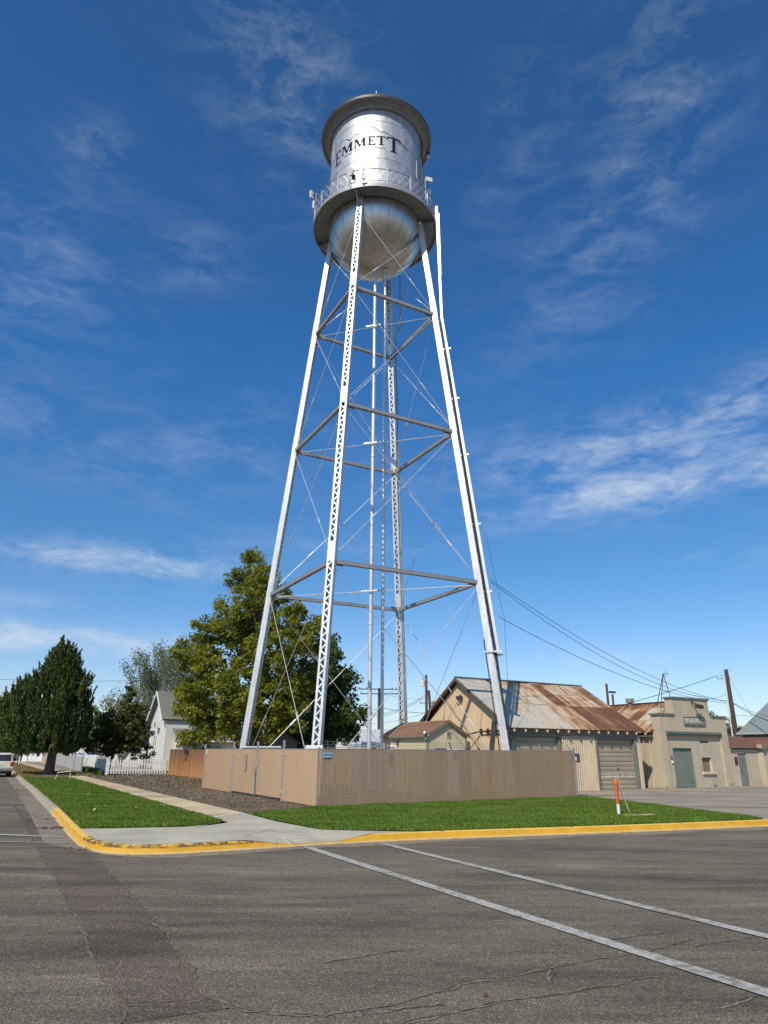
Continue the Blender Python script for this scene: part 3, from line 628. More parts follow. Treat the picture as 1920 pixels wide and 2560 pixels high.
for i in range(4):
    a = TH-math.pi/2+i*math.pi/2; rad = Vector((math.cos(a), math.sin(a), 0)); tan = Vector((-rad.y, rad.x, 0)); mb = MB(); hw, hd = .17, .15
    zt = ZTOP+.1
    for s in (-1, 1):    # two channels: web plus flanges
        mb.beam(lp(i, ZG+.3, 0, s*hw), lp(i, zt, 0, s*hw), .02, 2*hd, tan)
        for d in (-1, 1): mb.beam(lp(i, ZG+.3, d*hd, s*(hw-.04)), lp(i, zt, d*hd, s*(hw-.04)), .08, .018, tan)
    for d in (-1, 1):    # single lacing inside and out
        z = ZG+.7; k = 0
        while z < zt-.5:
            near = any(zz-.1 < z+.14 and z < zz+1.0 for zz in ZL)
            if not near: mb.beam(lp(i, z, d*(hd+.012), (-1)**k*(hw-.04)), lp(i, z+.27, d*(hd+.012), -(-1)**k*(hw-.04)), .065, .012, tan)
            z += .27; k += 1
        for zz in ZL+[ZG+.3, zt-1.0]: mb.beam(lp(i, zz-.02, d*(hd+.014), 0), lp(i, zz+.95, d*(hd+.014), 0), 2*hw-.01, .014, tan)
    for zz in np.arange(1.0, 32, .62):   # rivet heads and cable clips along the edges
        for s in (-1, 1): 
            p = lp(i, zz, hd*.9, s*(hw+.012)); mb.beam(p, p+Vector((0,0,.05)), .03, .03, tan)
    tb(mb, 'leg', LEG)
    f = MB(); b0 = lp(i, ZG, 0, 0); f.box(b0.x-.33, b0.x+.33, b0.y-.33, b0.y+.33, ZG-.2, ZG+.32); tb(f, 'leg_footing', CONC)
NB = [(i, (i+1) % 4) for i in range(4)]
for (i, j) in NB:
    for zi, z in enumerate(ZL):
        p, q = lp(i, z), lp(j, z); ax = (q-p).normalized(); side = Vector((-ax.y, ax.x, 0)); mb = MB(); e0 = p+ax*.15; e1 = q-ax*.15
        for g_, sg in ((p, 1), (q, -1)): mb.beam(g_+ax*.16*sg+side*.10, g_+ax*.62*sg+side*.10, .014, .30, side)
        for s in (-1, 1):
            mb.beam(e0+side*.08*s, e1+side*.08*s, .016, .18, side)
            for t in (-1, 1): mb.beam(e0+side*.065*s+Vector((0,0,.085*t)), e1+side*.065*s+Vector((0,0,.085*t)), .055, .012, side)
        n = int((e1-e0).length/.2)
        for k in range(n):
            a_ = e0+ax*(k*.2); b_ = a_+ax*.2; s = (-1)**k
            for t in (-1, 1): mb.beam(a_+side*.07*s+Vector((0,0,.096*t)), b_-side*.07*s+Vector((0,0,.096*t)), .04, .01, side)
        tb(mb, 'horizontal_strut', STRUT)
    lv = [ZG+.45]+ZL+[ZTOP-.9]
    for k in range(4):
        for (a_, b_) in ((i, j), (j, i)):
            p = lp(a_, lv[k]+(.18 if k else 0)); q = lp(b_, lv[k+1]-.15); mb = MB(); mb.rod(p, q, .017, 6)
            m_ = p+(q-p)*.30; d_ = (q-p).normalized(); mb.tube([m_-d_*.28, m_-d_*.2, m_+d_*.2, m_+d_*.28], [.022, .045, .045, .022], 6); tb(mb, 'tie_rod', LEG)
for z in ZL:      # horizontal rod from left leg to right leg, clamped round the pipes
    p, q = lp(3, z-.12), lp(1, z-.12); mb = MB(); mb.rod(p, q, .020, 6); c = (p+q)/2; d_ = (q-p).normalized()
    mb.beam(c-d_*.5+Vector((0,-.2,0)), c+d_*.5+Vector((0,-.2,0)), .03, .08); tb(mb, 'cross_rod', LEG)
# tank
TC = (TCX, TCY); RT = 3.0
mb = MB(); mb.lathe([(RT, 33.3), (RT, 36.36), (RT, 39.40), (RT, 40.5)], TC, 128); tb(mb, 'tank_shell', SILVER, smooth=True)
mb = MB()
for z in (36.36, 37.93, 39.40): mb.lathe([(RT, z-.05), (RT+.012, z-.05), (RT+.012, z+.05), (RT, z+.05)], TC, 128)
for z0, z1, offs in ((33.5, 36.3, 8), (36.4, 37.88, 34), (37.98, 39.35, 8), (39.45, 40.5, 34)):
    for k in range(7):
        t = R_(offs+k*360/7+152-8); d_ = Vector((math.cos(t), math.sin(t), 0)); p = Vector((TCX, TCY, 0))+d_*(RT+.004); mb.beam(p+Vector((0,0,z0)), p+Vector((0,0,z1)), .09, .014, Vector((-d_.y, d_.x, 0)))
for z in (36.36, 39.40):
    for k in range(150):
        t = 2*math.pi*k/150; d_ = Vector((math.cos(t), math.sin(t), 0)); p = Vector((TCX, TCY, z))+d_*(RT+.018); mb.beam(p-d_*.012, p+d_*.012, .035, .035)
tb(mb, 'plate_seams', SILVER)
# bowl
ZB = 33.25; mb = MB(); prof = [(RT*math.cos(R_(e)), ZB+RT*math.sin(R_(e))) for e in range(-90, 1, 3)]; prof[0] = (.001, ZB-RT); mb.lathe(prof, TC, 96); tb(mb, 'tank_bowl', BOWL, smooth=True)
mb = MB()
def bs(az_, e, r=RT+.008): return Vector((TCX+r*math.cos(az_)*math.cos(e), TCY+r*math.sin(az_)*math.cos(e), ZB+r*math.sin(e)))
for k in range(18):
    t = 2*math.pi*k/18+.12
    for e in np.arange(-61, -2, 1.9):
        for dt in (-.0, .025):
            p = bs(t+dt/math.cos(R_(e)), R_(e)); n = (p-Vector((TCX, TCY, ZB))).normalized(); mb.beam(p-n*.01, p+n*.012, .028, .028)
for k in range(110):
    p = bs(2*math.pi*k/110, R_(-62)); n = (p-Vector((TCX, TCY, ZB))).normalized(); mb.beam(p-n*.01, p+n*.012, .028, .028)
for e in (-30,):
    pass
tb(mb, 'bowl_rivets', STRUT)
# roof with its deep overhanging cornice
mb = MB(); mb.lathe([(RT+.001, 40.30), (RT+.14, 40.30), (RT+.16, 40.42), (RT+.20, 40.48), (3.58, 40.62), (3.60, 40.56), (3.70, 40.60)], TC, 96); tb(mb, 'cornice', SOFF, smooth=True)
mb = MB(); mb.lathe([(3.70, 40.60), (3.73, 40.74), (3.70, 40.84), (2.0, 41.35), (.3, 41.9), (.02, 42.0)], TC, 96); rf = tb(mb, 'roof', DKMET, smooth=True)
mb = MB(); c0 = Vector((TCX+.03, TCY-3.55, 40.80)); mb.tube([c0, c0+Vector((0,0,.12))], .08, 10); mb.tube([c0+Vector((0,0,.12)), c0+Vector((0,0,.42))], .03, 8); tb(mb, 'finial', LEG, rf)
# balcony
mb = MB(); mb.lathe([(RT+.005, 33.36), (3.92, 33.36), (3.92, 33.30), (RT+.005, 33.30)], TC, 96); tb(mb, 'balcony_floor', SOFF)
mb = MB(); mb.lathe([(3.90, 33.16), (3.96, 33.16), (3.96, 33.42), (3.90, 33.42), (3.90, 33.16)], TC, 96); tb(mb, 'balcony_edge', STRUT, smooth=True)
for i in range(4):
    mb = MB(); a = TH-math.pi/2+i*math.pi/2; rad = Vector((math.cos(a), math.sin(a), 0)); tn = Vector((-rad.y, rad.x, 0)); c = Vector((TCX, TCY, 0))
    mb.beam(c+rad*3.05+Vector((0,0,33.2)), c+rad*3.88+Vector((0,0,33.2)), .2, .16, tn); mb.beam(c+rad*3.1+Vector((0,0,32.3)), c+rad*3.8+Vector((0,0,33.16)), .1, .14, tn); tb(mb, 'balcony_bracket', SOFF)
RR = 3.93
def rp(t, z, r=RR): return Vector((TCX+r*math.cos(t), TCY+r*math.sin(t), z))
mb = MB()
for z in (34.48, 33.60): mb.tube([rp(2*math.pi*k/96, z) for k in range(97)], .03 if z > 34 else .018, 6, cap=False)
tb(mb, 'handrail', GALVD)
mb = MB(); nl = 56
for k in range(nl):
    t = 2*math.pi*k/nl; dt = 2*math.pi/nl*1.5
    for sg in (-1, 1): 
        pts = [rp(t+sg*dt*m/3, 33.45+1.0*m/3, RR+.012*sg) for m in range(4)]
        for a_, b_ in zip(pts, pts[1:]): mb.beam(a_, b_, .036, .008, (b_-a_).cross(Vector((math.cos(t), math.sin(t), 0))))
tb(mb, 'railing_lattice', LEG)
for k in range(16):
    t = 2*math.pi*k/16+.19; d_ = Vector((math.cos(t), math.sin(t), 0)); mb = MB(); mb.beam(rp(t, 33.36), rp(t, 34.56), .085, .05, Vector((-d_.y, d_.x, 0))); tb(mb, 'railing_post', LEG)
# pipes
for (x, r, top) in ((-.65, .105, 30.4), (-.03, .085, 30.3)):
    mb = MB(); mb.tube([(x, 35, ZG), (x, 35, top)], r, 16)
    for z in ((1.9, 8.0, 12.2, 17.5, 23) if x < -.3 else (1.9, 9.2, 14.1, 21.0, 27)): mb.tube([(x, 35, z), (x, 35, z+.12)], r+.022, 16)
    if x > -.3: mb.tube([(x, 35, top-.28), (x, 35, top-.2), (x, 35, top-.2), (x, 35, top)], [.14, .14, .2, .2], 16)
    tb(mb, 'riser_pipe', LEG, smooth=True)
Z2 = lambda x, y: (720+x*.28933, 640+y*.28933)
def ts(q, y): d = ray(*q); return d*(y/d.y)+Vector((0,0,CAMZ))
ov = [ts(Z2(967,170), 37.6), ts(Z2(970,610), 38.4), ts(Z2(932,680), 38.9), ts(Z2(926,720), 39.2)]
mb = MB(); mb.tube(ov+[lp(2, 12, -.35, -.35), lp(2, 3, -.35, -.35)], .05, 8); tb(mb, 'overflow_pipe', STRUT, smooth=True)
# cable tray beside the right-hand leg
a = TH; rad = Vector((math.cos(a), math.sin(a), 0)); tn = Vector((-rad.y, rad.x, 0)); mb = MB(); cb = MB()
pb, pm = lp(1, 6.2, .40), lp(1, 26.0, .38); pt = Vector((TCX, TCY, 34.3))+rad*4.06
for a_, b_ in ((pb, pm), (pm, pt)):
    mb.beam(a_, b_, .14, .14, rad)
pt2 = Vector((TCX, TCY, 33.5))+rad*4.55-tn*.05; mb.beam(Vector((TCX, TCY, 29.0))+rad*4.22, Vector((TCX, TCY, 33.7))+rad*4.20-tn*.05, .05, .05, rad)
for z in (6.3, 9.4, 13, 17, 20.5, 23.8): mb.beam(lp(1, z, .1), lp(1, z, .6), .1, .1)
mb.beam(lp(1, 6.4, .16, -.4), lp(1, 6.4, .16, .4), .08, .08); mb.beam(lp(1, 6.4, -.3, -.22), lp(1, 6.4, .6, -.22), .06, .08)
tb(mb, 'cable_tray', LEG)
for k in range(4):
    o_ = .19+.03*k; cb.tube([lp(1, 2.0, .2, -.1+.03*k), lp(1, 6.0, o_+.02, -.08), lp(1, 12, o_, -.06), lp(1, 19, o_+.03, -.06), lp(1, 25.5, o_+.06, -.06), Vector((TCX, TCY, 33.0))+rad*(3.94+.02*k)], .016, 5)
cb.tube([lp(1, 1.6, -.3, -.2), lp(1, 4, -.24, -.2), lp(1, 7.0, -.2, -.2)], .03, 5)
ca_ = lp(1, 13, .9); cb.tube([lp(1, 4.2, .5, -.05), lp(1, 8, .95, -.05), lp(1, 12.5, .75, -.05)], .008, 4)
tb(cb, 'cable_bundle', BLACK)
mb = MB(); mb.beam(lp(1, ZG+.3, -1.1), lp(1, 3.2, -.35), .22, .1); tb(mb, 'leg_panel', DKMET)
mb = MB()       # white bracket round the near leg
mb.beam(lp(0, 1.95, .25, -.36), lp(0, 1.95, .25, .36), .1, .16); 
for s in (-1, 1): mb.beam(lp(0, ZG+.2, .25, s*.32), lp(0, 1.9, .25, s*.32), .11, .1)
tb(mb, 'leg_bracket', WHITE)
# ladder and mast on the right of the tank
mb = MB(); t0 = R_(-14)
for dt in (-.05, .05): mb.beam(rp(t0+dt, 33.4, 3.14), rp(t0+dt, 40.6, 3.14), .04, .04)
for z in np.arange(33.6, 40.5, .32): mb.beam(rp(t0-.05, z, 3.14), rp(t0+.05, z, 3.14), .025, .025)
for z in (35, 37, 39): mb.beam(rp(t0, z, 3.0), rp(t0, z, 3.16), .05, .05)
tb(mb, 'tank_ladder', DKMET)
# lettering wrapped round the shell; every stroke is a quad in letter space
def stroke_map(mb, q, fn, nx=6, ny=2):
    b = len(mb.v); q = [Vector((*p, 0)) for p in q]
    for j in range(ny+1):
        for i in range(nx+1):
            u, v = i/nx, j/ny; p = q[0]*(1-u)*(1-v)+q[1]*u*(1-v)+q[2]*u*v+q[3]*(1-u)*v; mb.v.append(tuple(fn(p.x, p.y)))
    for j in range(ny):
        for i in range(nx): a = b+j*(nx+1)+i; mb.f.append((a, a+1, a+nx+2, a+nx+1))
def rq(x0, x1, y0, y1): return [(x0,y0),(x1,y0),(x1,y1),(x0,y1)]
SF = .06
LET = {
 'E': [rq(.16,.38,0,1), rq(.02,.16,0,SF), rq(.02,.16,1-SF,1), rq(.38,.9,1-SF*1.2,1), rq(.38,.95,0,SF*1.2), rq(.38,.68,.47,.47+SF*1.2), [(.82,.80),(.88,.80),(.92,.95),(.80,.95)], [(.84,.05),(.95,.05),(.99,.22),(.93,.22)], rq(.64,.69,.38,.62)],
 'M': [rq(.08,.16,SF,1-SF), [(.08,1),(.29,1),(.58,.06),(.46,0)], [(.46,0),(.55,.06),(.84,1),(.74,1)], rq(.74,.93,SF,1-SF), rq(0,.22,0,SF), rq(.68,1,0,SF), rq(0,.2,1-SF,1), rq(.76,1,1-SF,1)],
 'T': [rq(.39,.61,SF,1-SF), rq(.25,.75,0,SF), rq(.02,.98,1-SF*1.3,1), [(.0,.78),(.05,.78),(.14,1-SF),(.02,1-SF)], [(.95,.78),(1,.78),(.98,1-SF),(.86,1-SF)]],
 'I': [rq(.40,.60,0,1), rq(.25,.75,0,.06), rq(.25,.75,.94,1)],
 'D': [rq(.12,.28,0,1), rq(.0,.28,0,.06), rq(.0,.28,.94,1), [(.28,.94),(.55,.94),(.58,1),(.28,1)], [(.28,0),(.58,0),(.55,.06),(.28,.06)], [(.55,.94),(.72,.72),(.92,.72),(.60,1)], rq(.74,.92,.28,.72), [(.60,0),(.92,.28),(.72,.28),(.55,.06)]],
 'A': [[(.06,0),(.14,0),(.52,.86),(.48,1)], [(.48,1),(.42,.80),(.74,0),(.94,0)], rq(.25,.70,.30,.36), rq(0,.24,0,.05), rq(.64,1,0,.05)],
 'H': [rq(.12,.28,0,1), rq(.72,.88,0,1), rq(.28,.72,.48,.54), rq(0,.38,0,.06), rq(0,.38,.94,1), rq(.62,1,0,.06), rq(.62,1,.94,1)],
 'O': [[(.05,.3),(.22,.3),(.22,.7),(.05,.7)], rq(.78,.95,.3,.7), [(.05,.7),(.22,.7),(.46,.94),(.42,1)], [(.42,1),(.46,.94),(.54,.94),(.58,1)], [(.78,.7),(.95,.7),(.58,1),(.54,.94)], [(.42,0),(.46,.06),(.22,.3),(.05,.3)], [(.42,0),(.58,0),(.54,.06),(.46,.06)], [(.54,.06),(.58,0),(.95,.3),(.78,.3)]]}
def cylp(deg, z, r=RT+.020): t = R_(deg); return Vector((TCX+r*math.cos(t), TCY+r*math.sin(t), z))
mb = MB()
for ch, a0, a1, z0, z1 in (('E',-148.6,-137,36.95,38.10),('M',-135.3,-118.2,37.33,38.05),('M',-116.6,-101.3,37.38,38.06),('E',-99.6,-89.6,37.38,38.08),('T',-88.8,-77.2,37.39,38.10),('T',-76.4,-58.8,37.00,38.16)):
    for q in LET[ch]: stroke_map(mb, q, lambda x, y: cylp(a0+(a1-a0)*x, z0+(z1-z0)*y))
w_ = (116.2-93.8)/5
for k, ch in enumerate('IDAHO'):
    for q in LET[ch]: stroke_map(mb, q, lambda x, y: cylp(-116.2+w_*(k+.06+.86*x), 37.03+.25*y), 3, 1)
for a0, a1 in ((-131.8,-119),(-90.6,-78.2)): stroke_map(mb, rq(0,1,0,1), lambda x, y: cylp(a0+(a1-a0)*x, 37.12+.028*y), 10, 1)
mt = [(-150.5,38.45),(-142.2,38.60),(-135.3,38.58),(-129.4,38.52),(-127.2,38.46),(-125,38.34),(-123,38.24),(-121,38.27),(-118.5,38.42),(-115.4,38.52),(-112.5,38.50),(-110,38.50),(-107.5,38.64),(-105,38.72),(-101.6,38.75),(-99,38.86),(-96.7,38.91),(-93.4,38.83),(-91.4,38.79),(-88.1,38.63),(-85.5,38.50),(-82.8,38.40),(-81,38.50),(-79.5,38.51),(-77.8,38.43),(-76.5,38.38),(-73.7,38.38),(-71,38.28),(-68.5,38.22),(-64,38.19),(-59.4,38.14),(-57,38.05),(-52,37.85),(-48,37.68)]
for (a0, z0), (a1, z1) in zip(mt, mt[1:]):
    n = max(1, int(abs(a1-a0)/1.5)); wd = .035 if a0 > -130 else .022
    for k in range(n):
        A0 = a0+(a1-a0)*k/n; A1 = a0+(a1-a0)*(k+1)/n; Z0 = z0+(z1-z0)*k/n; Z1 = z0+(z1-z0)*(k+1)/n
        wq = wd*(1.6 if -62 < a0 or -128 < a0 < -122 else 1); mb.poly([cylp(A0, Z0-wq/2), cylp(A1, Z1-wq/2), cylp(A1, Z1+wq/2), cylp(A0, Z0+wq/2)])
tb(mb, 'town_lettering', NAVY)
# ---- antennas clamped to the balcony (things of their own)
Z3 = lambda x, y: (740+x*.22905, 380+y*.22905)
def tpt(q, y): v = ts(q, y); return v
def antenna(name, label, base_q, y, build, grp='antennas on the balcony rail'):
    b = tpt(base_q, y); bw = tw(b); e = empty(name, bw, 0, label, 'antenna', grp); 
    for nm, mbb, mt_ in build(b): mbb.xf(lambda v: tw(v)-bw); mbb.build(nm, mt_, e, smooth=(nm in ('dish', 'shroud')), bevel=0)
def dish(c, r, nrm, depth=.18):
    nrm = Vector(nrm).normalized(); q = nrm.to_track_quat('Z', 'Y'); mb = MB(); mb.lathe([(.001, 0), (r*.98, 0), (r, -.03), (r, -depth*.6), (r*.7, -depth), (.05, -depth*1.4), (.001, -depth*1.4)], (0,0), 28); mb.xf(lambda v: q @ v + c); return mb
def pnl(c, w_, h_, d_, rz): mb = MB(); mb.box(-w_/2, w_/2, -d_/2, d_/2, -h_/2, h_/2); m = Matrix.Rotation(rz, 4, 'Z'); mb.xf(lambda v: m @ v + c); return mb
yf = 31.05
antenna('dish_antenna', 'round off-white dish antenna on front left of balcony rail', Z3(578,380), yf, lambda b: [('dish', dish(tpt(Z3(588,215), yf-.15), .24, (-.55,-.8,-.25)), PLAST), ('mast', MB().tube([b, tpt(Z3(575,280), yf)], .03, 6), GALVD), ('radio_box', pnl(tpt(Z3(628,275), yf+.05), .2, .3, .12, .3), DKMET)])
antenna('panel_antenna', 'slim upright grey panel antenna above the front balcony rail', Z3(735,345), yf-.1, lambda b: [('shroud', MB().tube([tpt(Z3(733,245), yf-.1), tpt(Z3(728,135), yf-.1)], .055, 10), PLAST), ('mast', MB().tube([b, tpt(Z3(735,240), yf-.1)], .03, 6), GALVD), ('mount_plate', pnl(tpt(Z3(735,275), yf-.15), .3, .26, .08, 0), PLAST)])
antenna('panel_antenna', 'pale rectangular antenna angled outward at the left end of balcony', Z3(215,680), 35, lambda b: [('radome', pnl(tpt(Z3(170,465), 34.9), .22, .55, .12, .9), PLAST), ('mast', MB().tube([b, tpt(Z3(222,450), 35)], .035, 6), GALVD), ('arm', MB().beam(tpt(Z3(222,480), 35), tpt(Z3(180,470), 34.9), .04, .04), DKMET), ('radio_box', pnl(tpt(Z3(190,575), 34.9), .12, .6, .1, .4), PLAST)])
antenna('panel_antenna', 'white square antenna standing above the right balcony rail', Z3(1415,530), 34.0, lambda b: [('radome', pnl(tpt(Z3(1450,303), 33.9), .44, .32, .12, .3), PLAST), ('mast', MB().tube([b, tpt(Z3(1412,300), 34)], .04, 6), GALVD)])
antenna('panel_antenna', 'small white canister antenna low on the right balcony rail', Z3(1432,530), 34.2, lambda b: [('shroud', MB().tube([tpt(Z3(1432,510), 34.1), tpt(Z3(1430,460), 34.1)], .085, 10), PLAST), ('mast', MB().tube([b, tpt(Z3(1432,440), 34.1)], .025, 6), GALVD)])
antenna('dish_antenna', 'small grey wedge shaped antenna on right end of balcony rail', Z3(1470,540), 35.2, lambda b: [('dish', dish(tpt(Z3(1455,430), 35.2), .16, (.3,-.7,-.6)), PLAST), ('mast', MB().tube([b, tpt(Z3(1462,430), 35.2)], .025, 6), GALVD)])
Z1 = lambda x, y: (720+x*.27728, 200+y*.27728)
antenna('floodlight', 'dark floodlight and pale antenna fixed under tank roof at right', Z1(1232,690), 34.6, lambda b: [('lamp_head', pnl(tpt(Z1(1262,658), 34.6), .22, .14, .2, .5), DKMET), ('radome', pnl(tpt(Z1(1262,690), 34.7), .2, .3, .1, .5), PLAST), ('arm', MB().beam(b, tpt(Z1(1262,670), 34.6), .04, .04), DKMET)], None)
bpy.context.view_layer.update()
# ------------------------------------------------------------------ slatted chain-link fence round the tower
FH = 1.70          # fence fabric height above its ground
def fence_run(root, p, q, parent_name, zb=.17, zt=1.86, wires=True, slat=.066, pitch=.078, mat=SLAT, wt=(.015, .004, .006)):
    p = Vector((*p, 0)); q = Vector((*q, 0)); a = (q-p); Ln = a.length; a.normalize(); n = Vector((a.y, -a.x, 0)); o = root.location
    mb = MB(); k = 0; x = .03
    while x < Ln-.03:
        tw_ = random.uniform(-.02, .02); z0 = zb+random.uniform(0, .02); w_ = slat*random.uniform(.94, 1.03)
        if wires and wt[0] > .005 and random.random() < .005: x += pitch; continue
        c = p+a*x; lean = a*random.uniform(-.006, .006); s = (a*w_/2+n*w_*.5*tw_)
        b0 = c-s; b1 = c+s; t0 = c-s+lean; t1 = c+s+lean; d = n*-.0
        mb.poly([b0-o+Vector((0,0,z0)), b1-o+Vector((0,0,z0)), t1-o+Vector((0,0,zt)), t0-o+Vector((0,0,zt))])
        bn = n*-.006; mb.poly([b0+bn-o+Vector((0,0,z0)), b1+bn-o+Vector((0,0,z0)), t1+bn-o+Vector((0,0,zt)), t0+bn-o+Vector((0,0,zt))])
        x += pitch
    mb.build('slat_panel', mat, root)
    if wires:
        mb = MB(); h = zt-zb+.03
        x = -h
        while x < Ln:
            for sg in (1, -1):
                x0, x1 = (x, x+h*.85) if sg > 0 else (x+h*.85, x); z0, z1 = zb, zt+.03
                def cl_(xa, za, xb, zb_):
                    if min(xa, xb) < 0 or max(xa, xb) > Ln:
                        if max(xa, xb) <= 0 or min(xa, xb) >= Ln: return None
                        f = lambda X: za+(zb_-za)*(X-xa)/(xb-xa)
                        A = min(max(xa, 0), Ln); B = min(max(xb, 0), Ln); return A, f(A), B, f(B)
                    return xa, za, xb, zb_
                r_ = cl_(x0, z0, x1, z1)
                if r_: mb.beam(p+a*r_[0]+n*(.011+.003*sg)-o+Vector((0,0,r_[1])), p+a*r_[2]+n*(.011+.003*sg)-o+Vector((0,0,r_[3])), wt[0] if sg > 0 else wt[1], wt[2], n.cross(a*(r_[2]-r_[0])+Vector((0,0,r_[3]-r_[1]))))
            x += .088
        mb.build('chain_link_mesh', SLATWIRE, root)
    mb = MB(); mb.rod(p-n*.03-o+Vector((0,0,zt+.01)), q-n*.03-o+Vector((0,0,zt+.01)), .02, 6); mb.build('top_rail', GALVD, root)
    return a, n, Ln
def post(root, p, h=2.05, r=.032, mat=GALVD, cap=True, zb=.1):
    p = Vector((p[0], p[1], 0))-Vector((*root.location[:2], root.location.z)); mb = MB(); mb.tube([p+Vector((0,0,zb)), p+Vector((0,0,h))], r, 10)
    if cap: mb.tube([p+Vector((0,0,h)), p+Vector((0,0,h+.035)), p+Vector((0,0,h+.05))], [r*1.25, r*1.2, .005], 10)
    return mb.build('post', mat, root, smooth=True)
fr = empty('slatted_fence', (C0.x, C0.y, 0), 0, 'long tan slatted chain-link fence facing the main street lawn', 'fence', 'tan slatted fences round the water tower')
a, n, Ln = fence_run(fr, C0, C1, '')
for k in range(5): q = C0.to_3d()+a*(.03+k*(Ln-.06)/4)-n*.05; post(fr, q, 1.88)
post(fr, C1.to_3d()+a*.05, 1.95, .04)
mb = MB(); o = fr.location
for z in (1.93, 2.02, 2.11):
    off = (z-1.87)*.9
    mb.rod(C0.to_3d()-n*(.05+off)-o+Vector((0,0,z)), C1.to_3d()-n*(.05+off)-o+Vector((0,0,z)), .0035, 4)
    x = .1
    while x < Ln: c = C0.to_3d()+a*x-n*(.05+off)-o+Vector((0,0,z)); mb.beam(c-Vector((.012,.0,.015)), c+Vector((.012,0,.015)), .006, .006); x += .13
mb.build('barbed_wire', GALVD, fr)
for x_ in (.35, 5.4, 8.3, 9.9, 11.5):
    x_ = min(x_, Ln); mb = MB(); c = C0.to_3d()+a*x_-o; sg = -1 if x_ < 11 else 1; mb.beam(c-n*.05+Vector((0,0,1.86)), c-n*(.05+.26)+a*.1+Vector((0,0,2.14)), .035, .02); mb.build('barbed_wire_arm', GALVD if x_ > 9 else DKMET, fr)
P1, P2, P3 = Vector((-6.16,30.4)), Vector((-4.98,27.78)), Vector((-3.87,25.37))
dB = (CL-C0).normalized(); proj_ = lambda P: C0+dB*(P-C0).dot(dB); P1, P2, P3 = proj_(P1), proj_(P2), proj_(P3)
WT = (.004, .002, .003)
fs = empty('slatted_fence', (CL.x, CL.y, 0), 0, 'sunlit tan slatted fence panel left of the gate, far corner', 'fence', 'tan slatted fences round the water tower')
fence_run(fs, CL, P1-dB*-.03, '', wt=WT); post(fs, CL, 1.95)
mb = MB(); c = -Vector((0,0,0)); mb.beam((0,0,1.9), (-.22,.12,2.12), .035, .02); mb.build('barbed_wire_arm', GALV, fs)
fs2 = empty('slatted_fence', (P3.x, P3.y, 0), 0, 'sunlit tan slatted fence panel between the gate and street corner', 'fence', 'tan slatted fences round the water tower')
fence_run(fs2, P3, C0, '', wt=WT)
mb = MB(); q = C0-P3; mb.tube([(q.x-.03, q.y-.02, .15), (q.x-.03, q.y-.02, 1.9)], .014, 8); mb.build('corner_post', GALV, fs2)
gt = empty('slatted_gate', (P2.x, P2.y, 0), 0, 'double gate of tan slats between tall galvanised posts', 'gate')
fence_run(gt, P1+dB*-.06, P2+dB*.05, '', .24, 1.86, wt=WT); fence_run(gt, P2-dB*.05, P3+dB*.06, '', .24, 1.86, wt=WT)
post(gt, P1, 2.12, .045); post(gt, P3, 2.12, .045); post(gt, P2+dB*.06, 2.1, .025, zb=.22); post(gt, P2-dB*.06, 2.1, .025, zb=.26)
ng = Vector((-dB.y, dB.x, 0))
mb = MB(); mb.beam(Vector((0,0,1.0))+ng*.06, Vector((0,0,1.16))+ng*.06, .14, .07, dB.to_3d()); mb.rod(Vector((0,0,.2))+ng*.06, Vector((0,0,.95))+ng*.06, .012, 6); mb.build('latch', GALVD, gt)
for P_ in (P1, P3):
    for z in (.45, 1.7): mb = MB(); c = (P_-P2).to_3d()+Vector((0,0,z)); mb.box(c.x-.06, c.x+.06, c.y-.06, c.y+.06, z-.03, z+.03); mb.build('hinge', GALV, gt)
fk = empty('slatted_fence', (CL.x, CL.y, 0), 0, 'rear tan slatted fence behind the tower, seen from inside', 'fence', 'tan slatted fences round the water tower')
U3 = Vector((math.cos(GA), math.sin(GA))); V3 = Vector((-math.sin(GA), math.cos(GA)))
BKR = CL+(C1-C0).normalized()*8.3; BKL = CL
fence_run(fk, BKR, BKL, '', wires=False)
for k in range(4): post(fk, BKL+(BKR-BKL)*k/3, 2.05, .04)
# signs on the fence (each is a thing)
def plate(name, label, cat, c, right, up, nrm, w_, h_, mat, extra=None, t=.008, grp=None):
    c = Vector(c); right = Vector(right).normalized(); up = Vector(up); nrm = Vector(nrm).normalized(); e = empty(name, c, 0, label, cat, grp); mb = MB()
    mb.beam(-up*h_/2, up*h_/2, w_, t, right); pl_ = mb.build('plate', mat, e)
    if extra:
        for nm, m_, fn in extra: mb = MB(); fn(mb, lambda x, y, d=0: right*x+up*y+nrm*(t/2+.002+d)); mb.build(nm, m_, e)
    return e
Uf = (C1-C0).normalized().to_3d(); nf = Vector((Uf.y, -Uf.x, 0)); Z_ = Vector((0,0,1)); sideR = (C0-CL).normalized().to_3d(); ns = Vector((sideR.y, -sideR.x, 0))
plate('fence_sign', 'small light blue sign at the top left of the street fence', 'sign', C0.to_3d()+Uf*.27+nf*.035+Vector((0,0,1.70)), Uf, Z_, nf, .30, .17, SIGNBL,
      [('lettering', SIGNBT, lambda mb, f: textmesh(mb, 'CASCADE', .085, f, .001, sx=.72, bold=.002)), ('border', SIGNBT, lambda mb, f: [mb.poly([f(-.14,.072), f(.14,.072), f(.14,.066), f(-.14,.066)]), mb.poly([f(-.14,-.066), f(.14,-.066), f(.14,-.072), f(-.14,-.072)])])])
def notice(mb, f):
    for k, s_ in enumerate(('PUBLIC', 'WATER', 'SYSTEM')): textmesh(mb, s_, .062, lambda x, y, d: f(x, y+.20-k*.0-.0-.19*k, d), .001, sx=.8)
def notice_lines(mb, f):
    for y in (.26, .075, -.115, -.27): mb.poly([f(-.105, y+.004), f(-.105, y-.004), f(.105, y-.004), f(.105, y+.004)])
gc = P2+dB*.62
